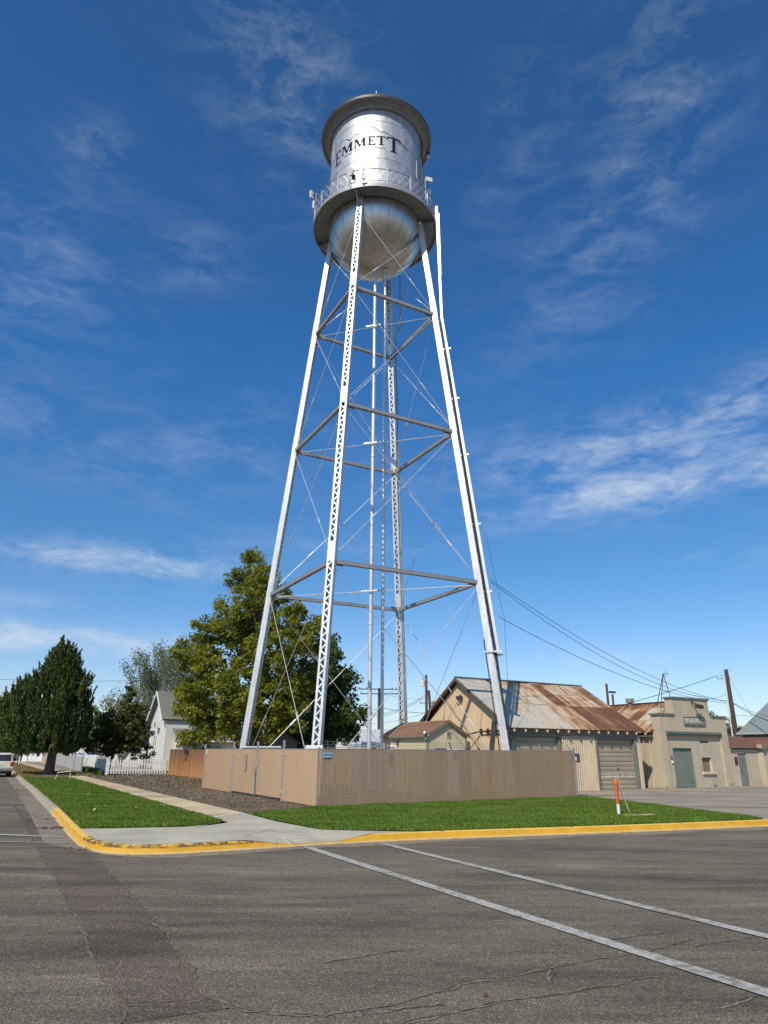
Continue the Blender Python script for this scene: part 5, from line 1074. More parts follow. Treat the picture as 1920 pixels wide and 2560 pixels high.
# ------------------------------------------------------------------ houses on the left and centre
ZH = lambda x, y: (200+x*.20494, 1700+y*.20494)
HS = empty('white_house', (-18.93, 62.0, .15), GA, 'two storey white clapboard house with steep grey shingle roof', 'house')
def hl(q, v=None, u=None):
    d = ray(*q); Rm = Matrix.Rotation(-GA, 3, 'Z'); o_ = Rm @ (Vector((0,0,CAMZ))-HS.location); d = Rm @ d; t = (u-o_.x)/d.x if u is not None else (v-o_.y)/d.y; return o_+d*t
HE, HR, HV = 4.45, 8.2, 3.0       # eave, ridge, half depth
p = hl(ZH(930,132), v=HV); HR = p.z; HL_ = 6.2
mb = MB(); mb.poly([(0,0,0),(HL_,0,0),(HL_,0,HE),(0,0,HE)])
WHs = [(1.35,1.78,1.05,2.75),(1.86,2.29,1.05,2.75)]
mb.poly([(0,2*HV,0),(0,0,0),(0,0,HE),(0,HV,HR-.12),(0,2*HV,HE)]); mb.poly([(HL_,0,0),(HL_,2*HV,0),(HL_,2*HV,HE),(HL_,HV,HR-.12),(HL_,0,HE)]); mb.poly([(0,2*HV,0),(HL_,2*HV,0),(HL_,2*HV,HE),(0,2*HV,HE)])
mb.build('wall', SID_W, HS)
sF = Vector((0, HV, HR-HE)); roofslab(HS, 'roof', SH_GREY, Vector((-.45,0,HE))-sF.normalized()*.35, Vector((HL_+.3,0,HE))-sF.normalized()*.35, sF, sF.length+.35, .12); sB_ = Vector((0, -HV, HR-HE)); roofslab(HS, 'roof', SH_GREY, Vector((HL_+.3,2*HV,HE))-sB_.normalized()*.35, Vector((-.45,2*HV,HE))-sB_.normalized()*.35, sB_, sB_.length+.35, .12)
mb = MB(); mb.beam((-.47,-.3,HE-.4), (-.47,HV,HR-.1), .04, .22, (1,0,0)); mb.beam((-.47,2*HV+.3,HE-.4), (-.47,HV,HR-.1), .04, .22, (1,0,0)); mb.box(-.02,.12,-.02,.0,0,HE).box(-.03,-.003,0,.14,0,HE); mb.build('trim', WHITE, HS)
def window(parent, plane, a0, a1, z0, z1, c, mat=GLASS, sash=True, o=-1):
    mb = MB(); f = .07
    bx = (lambda x0,x1,d0,d1,y0,y1: mb.box(x0,x1,min(c+o*d0,c+o*d1),max(c+o*d0,c+o*d1),y0,y1)) if plane == 'v' else (lambda x0,x1,d0,d1,y0,y1: mb.box(min(c+o*d0,c+o*d1),max(c+o*d0,c+o*d1),x0,x1,y0,y1))
    bx(a0-f,a0,.003,.05,z0-f,z1+f); bx(a1,a1+f,.003,.05,z0-f,z1+f); bx(a0,a1,.003,.05,z1,z1+f); bx(a0,a1,.003,.06,z0-f,z0)
    if sash: bx(a0,a1,.012,.035,(z0+z1)/2-.03,(z0+z1)/2+.03)
    w_ = mb.build('window', WHITE, parent); mb = MB(); bx(a0,a1,.003,.01,z0,z1); mb.build('pane', mat, w_); return w_
window(HS, 'u', 2.9, 3.35, 1.0, 2.9, 0, GLASS); window(HS, 'u', 3.65, 4.1, 1.0, 2.9, 0, GLASS)
window(HS, 'u', 1.9, 2.3, 4.3, 5.6, 0, CURTAIN)
acu = empty('air_conditioner', HS.location, GA, 'window air conditioner on the upper side wall of white house', 'air conditioner'); mb = MB(); mb.box(-.45,-.01,2.0,2.7,3.55,4.05); mb.build('case', PLAST, acu); mb = MB(); mb.box(-.46,-.452,2.06,2.64,3.6,4.0); mb.build('grille', GALVD, acu)
# enclosed porch wing to the right of the corner
mb = MB(); PJ = -2.2
mb.poly([(1.0,PJ,0),(8.6,PJ,0),(8.6,PJ,2.5),(1.0,PJ,2.5)]); mb.poly([(1.0,PJ,0),(1.0,0,0),(1.0,0,2.5),(1.0,PJ,2.5)]); mb.poly([(8.6,PJ,0),(8.6,0,0),(8.6,0,2.5),(8.6,PJ,2.5)]); mb.build('porch_wall', SID_W, HS)
s_ = Vector((0, 2.2, .9)); roofslab(HS, 'porch_roof', SH_GREY, (.6,PJ-.35,2.45), (9,PJ-.35,2.45), s_, 2.72, .08)
mb = MB(); mb.box(.58,9.0,PJ-.42,PJ-.35,2.36,2.46); mb.build('porch_gutter', WHITE, HS)
for k in range(4): window(HS, 'v', 1.65+k*.72, 2.25+k*.72, 1.05, 2.05, PJ, CURTAIN, False)
for k in range(3): window(HS, 'u', PJ+.2+k*.62, PJ+.65+k*.62, .5, 2.1, 1.0, GLASS, False)
sdish = empty('satellite_dish', HS.location, GA, 'satellite dish on the porch roof of the white house', 'satellite dish'); mb = dish(Vector((2.6,-1.3,3.65)), .32, (.4,-.8,.3), .1); mb.build('dish', DKMET, sdish, smooth=True); mb = MB(); mb.rod((2.6,-1.2,2.95),(2.6,-1.2,3.6),.03,6); mb.rod((2.6,-1.3,3.5),(2.0,-1.8,3.75),.02,5); mb.build('mast', DKMET, sdish)
# rear wing with the low grey roof seen through the sycamore
HW = empty('white_house', (-12.6, 62.0, .15), GA, 'low white clapboard house wing half hidden by the sycamore', 'house'); mb = MB(); mb.poly([(0,0,0),(9,0,0),(9,0,2.3),(0,0,2.3)]); mb.poly([(0,0,0),(0,6,0),(0,6,2.3),(0,3,3.9),(0,0,2.3)]); mb.poly([(9,0,0),(9,6,0),(9,6,2.3),(9,3,3.9),(9,0,2.3)]); mb.build('wall', SID_W, HW)
gable_roof_u(HW, 0, 9, 0, 6, 2.35, 3.95, 3, SH_GREY, .3, .3, .1); window(HW, 'v', 2.0, 3.0, .9, 2.0, 0); window(HW, 'v', 6.6, 7.4, .9, 2.0, 0)
# grey shed gable behind the gate
g0 = at(600+920*.1085, 1800+640*.1085, y=53); GS = empty('grey_shed', (g0.x, g0.y, .15), R_(8), 'shaded grey clapboard shed with low gable behind the gate', 'shed')
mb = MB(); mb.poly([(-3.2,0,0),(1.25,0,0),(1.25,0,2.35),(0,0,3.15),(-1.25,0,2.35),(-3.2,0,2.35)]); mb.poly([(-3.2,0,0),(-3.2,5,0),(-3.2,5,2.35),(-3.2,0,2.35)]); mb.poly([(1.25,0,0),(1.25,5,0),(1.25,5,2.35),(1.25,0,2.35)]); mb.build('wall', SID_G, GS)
s_ = Vector((1.25,0,.8)); roofslab(GS, 'roof', SH_GREY, Vector((-1.25,5.2,2.38))-s_.normalized()*.3, Vector((-1.25,-.25,2.38))-s_.normalized()*.3, s_, s_.length+.3, .08); s_ = Vector((-1.25,0,.8)); roofslab(GS, 'roof', SH_GREY, Vector((1.25,-.25,2.38))-s_.normalized()*.3, Vector((1.25,5.2,2.38))-s_.normalized()*.3, s_, s_.length+.3, .08); roofslab(GS, 'roof', SH_GREY, Vector((-3.4,-.2,2.38)), Vector((-1.6,-.2,2.38)), Vector((0,1,.2)), 5, .08)
# white metal-roofed house in the distance
p0 = at(*ZM(180,800), y=70); WM = empty('distant_house', (p0.x, 70, .15), R_(12), 'distant white house with white metal roof behind the riser pipes', 'house')
mb = MB(); mb.poly([(0,0,0),(7,0,0),(7,0,2.35),(0,0,2.35)]); mb.poly([(0,0,0),(0,5,0),(0,5,2.35),(0,2.5,3.75),(0,0,2.35)]); mb.build('wall', SID_W, WM); gable_roof_u(WM, 0, 7, 0, 5, 2.4, 3.85, 2.5, ROOF_WHITE, .25, .5, .1)
p0 = at(780+20, 1860, y=85); TR = empty('distant_trailer', (p0.x-2.4, 85, .15), R_(8), 'low off-white mobile home seen past the near tower leg', 'building'); mb = MB(); mb.box(0,8.5,0,3,.3,2.9); mb.build('wall', SID_W, TR); mb = MB(); mb.box(-.2,8.7,-.2,3.2,2.9,3.3); mb.build('roof', WHITE, TR); window(TR, 'v', 1.5, 2.3, 1.5, 2.3, 0); window(TR, 'v', 3.5, 4.3, 1.5, 2.3, 0)
# second white house behind the maple
p0 = at(*ZH(640,960), y=75); H2 = empty('white_house', (p0.x-5.5, 75, .15), R_(14), 'single storey white house behind the maple with picture windows', 'house'); mb = MB(); mb.box(0,10.5,0,6,0,2.9); mb.build('wall', SID_W, H2); mb = MB(); mb.box(-1.5,0,1,5,0,2.6); mb.build('side_wing', SID_W, H2)
gable_roof_u(H2, -.2, 10.6, 0, 6, 2.95, 4.9, 3, SH_GREY, .5, .4, .12); window(H2, 'v', .7, 2.0, 1.0, 2.3, 0); window(H2, 'v', 2.2, 3.3, 1.0, 2.3, 0); window(H2, 'v', 6.5, 7.5, 1.0, 2.3, 0)
p0 = at(*ZH(800,760), y=80); H3 = empty('white_house', (p0.x-1, 82, .15), R_(20), 'white gabled house partly hidden left of the two storey house', 'house'); mb = MB(); mb.poly([(-3,0,0),(3.5,0,0),(3.5,0,4.5),(.2,0,7.0),(-3,0,4.5)]); mb.poly([(3.5,0,0),(3.5,6,0),(3.5,6,4.5),(3.5,0,4.5)]); mb.build('wall', SID_W, H3)
s_ = Vector((3.2,0,2.5)); roofslab(H3, 'roof', SH_GREY, Vector((-3,6,4.5))-s_.normalized()*.3, Vector((-3,-.3,4.5))-s_.normalized()*.3, s_, s_.length+.3, .12); s_ = Vector((-3.3,0,2.5)); roofslab(H3, 'roof', SH_GREY, Vector((3.5,-.3,4.5))-s_.normalized()*.3, Vector((3.5,6,4.5))-s_.normalized()*.3, s_, s_.length+.3, .12)
# tan low building and white block across the far street
ZC = lambda x, y: (x*.09644, 1820+y*.09644)
p0 = at(*ZC(1070,870), y=92); FB = empty('tan_building', (p0.x, 92, .1), R_(10), 'long low tan building behind the juniper', 'building'); mb = MB(); mb.box(0,18,0,6,0,4.0); mb.build('wall', plain('tan_render', (.42,.34,.25), .85), FB); mb = MB(); mb.box(-.1,18.1,-.12,6.1,4.0,4.25); mb.build('parapet', WHITE, FB)
for k in range(4): window(FB, 'v', 5+k*2.6, 6.8+k*2.6, 2.4, 3.2, 0, GLASS, False)
p0 = at(*ZC(570,790), y=105); FW = empty('white_block', (p0.x, 105, .1), R_(-3), 'white painted block building beyond the stop sign', 'building'); mb = MB(); mb.box(0,4.8,0,6,0,4.2); mb.build('wall', plain('white_render', (.66,.68,.70), .8), FW); mb = MB(); mb.box(-.05,4.85,-.05,.0,3.9,4.1); mb.build('parapet', PLAST, FW); mb = MB(); mb.box(4.0,4.78,-.03,-.003,0,2.3); mb.build('door', RUSTMET, FW)
p0 = at(*ZC(0,520), y=130); FD = empty('far_shop', (p0.x-8, 130, .1), 0, 'pale flat roofed building far down the side street', 'building'); mb = MB(); mb.box(0,9.6,0,6,0,6.2); mb.build('wall', plain('offwhite_render', (.60,.58,.54), .8), FD); mb = MB(); mb.box(-.1,22,-1.2,-.9,0,3.0); mb.build('fence_wall', plain('dark_red_boards', (.045,.028,.025), .9), FD); mb = MB(); mb.box(-.1,9.7,-.1,6.1,6.2,6.9); mb.build('parapet', RUSTMET, FD)

# ------------------------------------------------------------------ fences on the left
wd0, wd1 = Vector((-15.5,52.5)), Vector((-11.1,44.83))
d_ = (wd1-wd0); WA = math.atan2(d_.y, d_.x); wf_ = empty('wooden_fence', (wd0.x, wd0.y, .15), WA, 'weathered cedar board fence beside the gravel bed', 'fence'); mb = MB(); x = 0; Lw = d_.length
while x < Lw: h = 1.72+random.uniform(-.015, .015); mb.box(x+.004, x+.132, -.012+random.uniform(-.003,.003), .012, .02, h); x += .14
mb.build('boards', CEDAR, wf_); mb = MB(); mb.box(0,Lw,.012,.05,.35,.44).box(0,Lw,.012,.05,1.35,1.44); mb.build('rail', CEDAR, wf_)
for k in range(6): mb = MB(); mb.box(k*Lw/5-.045, k*Lw/5+.045, .051, .14, 0, 1.65); mb.build('post', CEDAR, wf_)
wf2 = empty('wooden_fence', (wd1.x, wd1.y, .15), math.atan2(BKL.y-wd1.y, BKL.x-wd1.x), 'grey brown board fence running behind the tan fence corner', 'fence'); Lw = (BKL-wd1).length; mb = MB(); x = 0
while x < Lw: mb.box(x+.004, x+.132, -.012, .012, .02, 1.70); x += .14
mb.build('boards', CEDAR, wf2); mb = MB(); mb.box(0,Lw,.013,.05,1.35,1.44); mb.build('rail', CEDAR, wf2)
pk0, pk1 = at(*ZH(322,1163), z=.15).xy, Vector((-15.6, 52.35)); d_ = pk1-pk0
pf = empty('picket_fence', (pk0.x, pk0.y, .15), math.atan2(d_.y, d_.x), 'white picket fence with open pickets beside the cedar fence', 'fence'); Lp = d_.length; mb = MB(); n = 22
for k in range(n):
    x = .08+k*(Lp-.16)/(n-1); w_ = .05; mb.poly([(x-w_,-.02,.08),(x+w_,-.02,.08),(x+w_,-.02,.98),(x,-.02,1.06),(x-w_,-.02,.98)]); mb.poly([(x-w_,-.0,.08),(x+w_,-.0,.08),(x+w_,-.0,.98),(x,-.0,1.06),(x-w_,-.0,.98)])
    for s in (-1, 1): mb.poly([(x+s*w_,-.02,.08),(x+s*w_,0,.08),(x+s*w_,0,.98),(x+s*w_,-.02,.98)])
mb.build('pickets', WHITE, pf); mb = MB(); mb.box(0,Lp,.002,.04,.28,.36).box(0,Lp,.002,.04,.72,.80); mb.build('rail', WHITE, pf)
for x in (0, Lp*.35, Lp*.72, Lp): mb = MB(); mb.box(x-.05,x+.05,.042,.14,0,1.1); mb.build('post', WHITE, pf)
vq = at(*ZH(180,1128), z=.15).xy; d_ = vq-pk0
vf = empty('vinyl_fence', (pk0.x, pk0.y, .15), math.atan2(d_.y, d_.x), 'solid white vinyl fence panel left of the pickets along the sidewalk', 'fence'); mb = MB(); mb.box(.05,d_.length,-.02,.02,.05,1.02); mb.build('panel', WHITE, vf); mb = MB(); mb.box(d_.length,d_.length+.12,-.06,.06,0,1.1); mb.build('post', WHITE, vf)
cvq = [at(*ZH(x, y), z=.15).xy for x, y in ((165,1118),(110,1108),(40,1095),(-40,1080))]
vf3 = empty('curved_fence', (cvq[0].x, cvq[0].y, .15), 0, 'rounded white sheet fence beside the sidewalk below the maple', 'fence'); mb = MB(); q = [Vector((*(p-cvq[0]), 0)) for p in cvq]; up = Vector((0,0,1.25))
P_ = [q[0]+Vector((.8,.9,0)), q[0]+Vector((.15,.2,0))]+q[1:]
for a_, b_ in zip(P_, P_[1:]): mb.poly([a_+Vector((0,0,.05)), b_+Vector((0,0,.05)), b_+up, a_+up])
o_ = mb.build('panel', WHITE, vf3); s_m = o_.modifiers.new('s', 'SOLIDIFY'); s_m.thickness = .03
mb = MB(); mb.box(-.02,.05,-.05,.05,0,1.3); mb.build('post', WHITE, vf3)
bt = empty('blue_tarp', (cvq[1].x, cvq[1].y, 1.42), 0, 'crumpled blue and white netting along the curved fence top', 'tarpaulin'); mb = MB(); r = random.Random(4)
for k in range(60):
    t = k/60; b_ = Vector((-3.2+t*6.5, 2.6-t*4.6, 0)); c = b_+Vector((r.uniform(-.1,.1), r.uniform(-.1,.1), r.uniform(-.02,.22))); mb.beam(c, c+Vector((r.uniform(-.25,.25), r.uniform(-.1,.1), r.uniform(-.12,.12))), .09, .03)
mb.build('netting', plain('blue_netting', (.03,.08,.30), .6, 0, .5, 8), bt)
gp = [at(*ZL_, z=.15).xy for ZL_ in ((1130*.144665, 1700+1500*.144665), (950*.144665, 1700+1460*.144665))]
for k, (qa, qb, h, lab) in enumerate((((1125,1515),(1270,1555),.95,'low grey panel fence at the far end of sidewalk hedge'), ((960,1470),(1130,1512),1.15,'taller grey mesh fence beyond the juniper trunk'), ((1275,1555),(1400,1590),.9,'low grey panel fence next to curved white fence'))):
    a_, b_ = at(qa[0]*.144665, 1700+qa[1]*.144665, z=.15).xy, at(qb[0]*.144665, 1700+qb[1]*.144665, z=.15).xy
    if (b_-a_).length > 14: b_ = a_+(b_-a_).normalized()*14
    e = empty('panel_fence', (a_.x, a_.y, .15), math.atan2(b_.y-a_.y, b_.x-a_.x), lab, 'fence', 'grey panel fences along the sidewalk'); Ln_ = (b_-a_).length; mb = MB(); mb.box(0,Ln_,-.015,.015,.03,h*1.25); mb.build('panel', plain('grey_panel', (.36,.36,.35), .7, 0, .3, 3), e); mb = MB(); mb.box(-.05,0,-.05,.05,0,h*1.35).box(Ln_,Ln_+.05,-.05,.05,0,h*1.35); mb.build('post', GALVD, e)

# ------------------------------------------------------------------ trees
def leaves(cent, rad, nper, size, seed, flat=0.0, jit=.5, up=None):
    """leaf quads round clump centres; returns V, F, attr"""
    r = np.random.default_rng(seed); m = len(cent); cent = np.repeat(np.asarray(cent), nper, 0); rad = np.repeat(np.asarray(rad), nper)
    n = len(cent); d = r.normal(size=(n, 3)); d /= np.linalg.norm(d, axis=1)[:, None]; rr = r.random(n)**.45; c = cent+d*(rad*rr)[:, None]*np.array([1, 1, .8])
    a = r.normal(size=(n, 3)); a /= np.linalg.norm(a, axis=1)[:, None]; b = np.cross(a, r.normal(size=(n, 3))); b /= np.linalg.norm(b, axis=1)[:, None]
    s = size*r.uniform(.6, 1.3, n)[:, None]
    if up is not None: a = np.array([0,0,1.])+r.normal(size=(n, 3))*up; a /= np.linalg.norm(a, axis=1)[:, None]; b = np.cross(a, r.normal(size=(n, 3))); b /= np.linalg.norm(b, axis=1)[:, None]
    k = .42 if up is None else .16
    V = np.stack([c-a*s, c+b*s*k*1.2, c+a*s, c-b*s*k*1.2], 1).reshape(-1, 3); F = np.arange(n*4).reshape(n, 4); clump = np.repeat(r.random(m), nper)
    return V, F, np.clip(.6*clump+.4*r.random(n), 0, 1)
def tree(name, label, base, blobs, leafmat, bark, tr, nsub, nper, size, seed, trunk_top=None, limbs=10, subr=(.35, .7), up=None, cat='tree', squash=1.0):
    r = random.Random(seed); e = empty(name, base, 0, label, cat); B = Vector(base); cs, rs = [], []
    for (c, R) in blobs:
        for k in range(max(3, int(nsub*(R**2)))):
            d = Vector((r.gauss(0,1), r.gauss(0,1), r.gauss(0,1))).normalized(); rr = R*(r.random()**.33)*r.uniform(.8, 1.12); cs.append(tuple(Vector(c)+Vector((d.x*rr, d.y*rr*squash, d.z*rr))-B)); rs.append(r.uniform(*subr))
    V, F, A = leaves(cs, rs, nper, size, seed, up=up); fastmesh('crown', V, F, leafmat, e, A)
    top = Vector(trunk_top)-B if trunk_top else Vector((0,0,max(b[0][2] for b in blobs)*.7-B.z)); mb = MB(); pts = [Vector((0,0,-.05)), Vector((0,0,.25))]+[top*(k/6)+Vector((r.uniform(-.08,.08), r.uniform(-.08,.08), 0)) for k in range(1, 7)]
    mb.tube(pts, [tr*1.45, tr*1.1]+[tr*(1-.13*k) for k in range(1, 7)], 10)
    hi = max(b[0][2] for b in blobs)-B.z; cand = [b for b in blobs if b[0][2]-B.z > .36*hi and math.hypot(b[0][0]-(top.x+B.x), b[0][1]-(top.y+B.y)) < .42*hi] or blobs
    for (c, R) in (cand if limbs >= len(cand) else r.sample(cand, limbs)):
        t = r.uniform(.3, .9); s = top*t; q = Vector(c)-B; mid = s.lerp(q, .5)+Vector((0,0,-.12*(q-s).length)); mb.tube([s, mid, q], [tr*.42*(1-t*.4), tr*.22, tr*.06], 6)
    mb.build('trunk', bark, e, smooth=True); return e
def pxblobs(lst, y, spread, k=None):
    out_ = []; r = random.Random(int(y*10))
    for x_, y_, R in lst:
        yy = y+r.uniform(-1, 1)*spread; p = at2(x_, y_, y=yy); out_.append((tuple(p), R*S/FPX*yy*1.03))
    return out_
SB = [(540,1212,26),(518,1250,28),(575,1245,28),(545,1290,38),(600,1290,30),(500,1335,38),(560,1340,50),(625,1335,42),(440,1370,34),(500,1400,52),(580,1410,58),(650,1385,42),(672,1350,22),(420,1425,34),(393,1400,18),(380,1418,12),(402,1490,30),(455,1480,50),(530,1490,58),(600,1490,58),(655,1460,46),(415,1545,32),(460,1550,42),(515,1560,46),(575,1560,46),(630,1540,42),(432,1590,18),(398,1588,16),(690,1340,12),(560,1270,30),(480,1300,14),(690,1400,25)]
tree('sycamore_tree', 'tall broad sycamore with yellow green leaves behind left tower leg', (-8.6, 50, .15), pxblobs(SB, 50, 2.2), L_SYC, BARK, .38, 21, 60, .125, 11, (-9.2, 50, 12.5), 22, (.3, .6))
DB = [(700,1400,28),(722,1440,34),(700,1460,40),(740,1490,36),(700,1520,44),(755,1540,26),(775,1545,10),(720,1560,40),(745,1580,24),(680,1585,40),(650,1580,34),(640,1500,40),(712,1385,12),(610,1580,30)]
tree('shade_tree', 'dark green tree behind the sycamore, right of near tower leg', (-7.2, 60, .15), pxblobs(DB, 60, 2.0), L_DARK, BARK, .4, 10, 60, .19, 12, (-7.2, 60, 9), 8, (.5, .9))
# juniper: upswept plumes
def juniper():
    base = at2(104,1675,z=.15); y0 = base.y; e = empty('juniper_tree', base, 0, 'large dark green juniper with upswept pointed plumes by the kerb', 'tree'); r = random.Random(3)
    outline = [(1414,136,146),(1436,114,158),(1455,100,163),(1474,84,172),(1488,54,187),(1508,30,193),(1530,14,196),(1554,10,194),(1578,5,190),(1600,5,182),(1615,14,172),(1624,38,160)]
    V, F, A = [], [], []; n0 = 0
    R = np.random.default_rng(5)
    plumes = []
    for k in range(1200):
        i = r.random()*(len(outline)-1); a_ = outline[int(i)]; b_ = outline[min(int(i)+1, len(outline)-1)]; f = i-int(i); yy = a_[0]+(b_[0]-a_[0])*f; xl = a_[1]+(b_[1]-a_[1])*f; xr = a_[2]+(b_[2]-a_[2])*f
        hw = (xr-xl)/2; cx_ = (xl+xr)/2; rho = math.sqrt(r.random())**.55; th = r.uniform(0, 2*math.pi); px = cx_+hw*.93*rho*math.cos(th); mpp = S/FPX*y0; dy = hw*mpp*.85*rho*math.sin(th); p = at2(px, yy+10*r.random(), y=y0); p = Vector((p.x, p.y+dy, p.z)); plumes.append((p, rho))
    for k in range(170):
        yy = r.uniform(1496, 1604); lo = max(8, 58-(yy-1496)*1.3); px = r.uniform(lo, lo+44); p = at2(px, yy, y=y0); plumes.append((Vector((p.x, p.y+r.uniform(-.9, .9), p.z)), .8))
    for p, rho in plumes:
        ax = Vector((p.x-base.x, p.y-base.y, 0)); ax = (ax.normalized()*.28 if ax.length > .1 else Vector((0,0,0)))+Vector((0,0,1))+Vector((r.uniform(-.1,.18), r.uniform(-.15,.15), 0)); ax.normalize(); Lp_ = r.uniform(.7, 1.4); rad = r.uniform(.16, .28); n = 72
        t = R.random(n); th = R.uniform(0, 2*np.pi, n); rr = rad*(1-t)**.75*np.sqrt(R.random(n)); ax_ = np.array(ax); c = np.array(p-base)[None]+ax_[None]*(t*Lp_)[:, None]+np.stack([rr*np.cos(th), rr*np.sin(th), np.zeros(n)], 1)
        a = ax_[None]+R.normal(size=(n, 3))*.35+np.stack([np.cos(th), np.sin(th), np.zeros(n)], 1)*.35; a /= np.linalg.norm(a, axis=1)[:, None]; b = np.cross(a, R.normal(size=(n, 3))); b /= np.linalg.norm(b, axis=1)[:, None]; s = .12*R.uniform(.7, 1.3, n)[:, None]
        V.append(np.stack([c-a*s, c+b*s*.28, c+a*s, c-b*s*.28], 1).reshape(-1, 3)); A.append(np.clip(.65*r.random()+.35*R.random(n), 0, 1))
    V = np.concatenate(V); A = np.concatenate(A); F = np.arange(len(V)).reshape(-1, 4); fastmesh('crown', V, F, L_JUN, e, A)
    mb = MB(); mb.tube([(0,0,-.1),(0,0,.15),(.02,0,.5),(.05,0,1.2),(.1,0,2.4),(.3,0,5),(.5,0,7)], [.48,.36,.29,.27,.27,.16,.04], 14)
    for k in range(9): t = k*.7; mb.tube([(.08,0,1.7+.1*k), (math.cos(t)*1.0, math.sin(t)*1.0, 2.2+.1*k), (math.cos(t)*2.0, math.sin(t)*2.0, 2.9+.15*k)], [.13,.08,.04], 7)
    mb.xf(lambda v: v+Vector((.035*math.sin(math.atan2(v.y, v.x+.001)*7+v.z), .035*math.cos(v.z*3), 0)) if v.z < 1.9 else v)
    mb.build('trunk', BARK, e, smooth=True)
juniper()
MBs = [(x*.20494/S+200/S, (1700+y*.20494)/S, R) for x, y, R in ((600,110,7),(610,170,9),(590,240,13),(640,300,14),(560,330,15),(600,420,22),(700,430,20),(340,440,18),(420,500,24),(520,520,26),(640,540,28),(730,560,18),(200,560,22),(300,620,26),(420,640,28),(560,650,30),(690,660,26),(150,700,20),(260,740,24),(380,760,24),(500,760,26),(620,760,26),(720,740,18),(60,780,14),(0,790,10),(180,800,14),(640,840,14),(540,850,16),(400,840,14),(180,360,12),(150,440,16),(230,480,18),(780,540,9))]
mb_ = at(*ZH(372,990), y=55)
tree('maple_tree', 'small dark leafed maple between the juniper and the white house', (mb_.x, 55, .15), pxblobs(MBs, 55, 1.4), L_MAPLE, BARK, .14, 17, 40, .125, 13, (mb_.x+.5, 55, 4.2), 14, (.22, .45))
# willow / half-bare trees behind the house
def bare(name, label, base, H, spread, seed, leafmat, bark, nleaf, group=None, size=.12, lean=0):
    r = random.Random(seed); e = empty(name, base, 0, label, 'tree', group); mb = MB(); tips = []
    def grow(p, d, L_, rad, dep):
        q = p+d*L_; m = p.lerp(q, .5)+Vector((r.uniform(-.05,.05), r.uniform(-.05,.05), 0))*L_; mb.tube([p, m, q], [rad, rad*.8, rad*.6], 5 if dep > 1 else 7, cap=False)
        if dep >= 2: tips.extend([m, q, p.lerp(q, .75)])
        if dep >= 5: return
        for k in range(r.choice((2, 3, 3) if dep < 4 else (2, 2))):
            nd = (d+Vector((r.gauss(0,1)*spread, r.gauss(0,1)*spread, .28+r.uniform(0,.2)))).normalized(); grow(q.copy() if r.random() < .6 else p.lerp(q, r.uniform(.5, .9)), nd, L_*r.uniform(.68, .86), rad*.55, dep+1)
    for k in range(4): grow(Vector((r.uniform(-.3,.3), r.uniform(-.3,.3), 0)), Vector((r.uniform(-.35,.35)+lean, r.uniform(-.3,.3), 1)).normalized(), H*.27, H*.013, 0)
    mb.build('trunk', bark, e); cs = [tuple(t) for t in tips]; V, F, A = leaves(cs, [.4]*len(cs), nleaf, size, seed); fastmesh('crown', V, F, leafmat, e, A); return e
pb_ = at2(325,1600,y=78); bare('willow_tree', 'wispy pale willow with thin upright branches behind white house', (pb_.x, 78, .15), 13.5, .30, 21, L_WIL, BARKG, 3, 'thin leaved trees behind the houses')
pb_ = at2(390,1600,y=84); bare('willow_tree', 'greyer wispy willow right of the first, behind house ridge', (pb_.x, 84, .15), 15, .24, 22, L_WIL, BARKG, 3, 'thin leaved trees behind the houses')
pb_ = at2(262,1600,y=76); bare('bare_tree', 'nearly leafless thin tree behind the maple', (pb_.x, 76, .15), 9, .36, 23, L_WIL, BARKG, 1, 'thin leaved trees behind the houses')
pb_ = at2(325,1600,y=78); WB = [(at2(x, y, y=79), R) for x, y, R in ((300,1560,1.2),(315,1540,1.3),(320,1600,1.4),(305,1590,1.2),(330,1575,1.3))]
tree('olive_tree', 'soft grey green foliage low against the left of white house', (pb_.x-.5, 79, .15), [(tuple(p), R) for p, R in WB], L_WIL, BARKG, .15, 8, 40, .16, 24, None, 3, (.4, .7))
pB = at(*ZH(775,930), y=57); tree('bush', 'round yellow green bush behind the picket fence', (pB.x, 57, .15), [((pB.x, 57, .8), .75), ((pB.x+.3, 57.2, 1.5), .6), ((pB.x-.4, 57, 1.2), .55), ((pB.x+.2, 57, 2.0), .35)], L_BUSH, BARKG, .05, 14, 45, .09, 31, None, 3, (.2, .35), cat='bush')
pv = at(*ZH(1370,740), y=58.6); tree('ivy', 'dark green creeper hanging on the porch windows', (pv.x, 58.6, .15), [((pv.x, 58.7, 2.6), .55), ((pv.x+.1, 58.7, 1.9), .5), ((pv.x-.1, 58.7, 3.1), .5)], L_DARK, BARKG, .04, 16, 50, .10, 32, None, 2, (.2, .3), cat='climber')
# spruces beyond the brick building
for k, (q, R, lab) in enumerate((((1140,480),1.0,'small blue green spruce tip behind parapet step'), ((1290,540),1.6,'larger grey green spruce behind the leaning pole'), ((1390,600),1.1,'spruce showing right of the leaning pole'))):
    yy = 62; p = at(*Z8(q[0]+40, q[1]-10), y=yy); hgt = p.z; bl = [((p.x+(j%2-.5)*.3*R, yy, hgt-.35-j*.55), R*(.22+.24*j)) for j in range(7)]
    tree('spruce_tree', lab, (p.x, yy, .15), bl, L_SPR, BARK, .15, 18 if R < 1.5 else 12, 40, .13, 40+k, (p.x, yy, hgt-.2), 2, (.2, .35), up=.6)
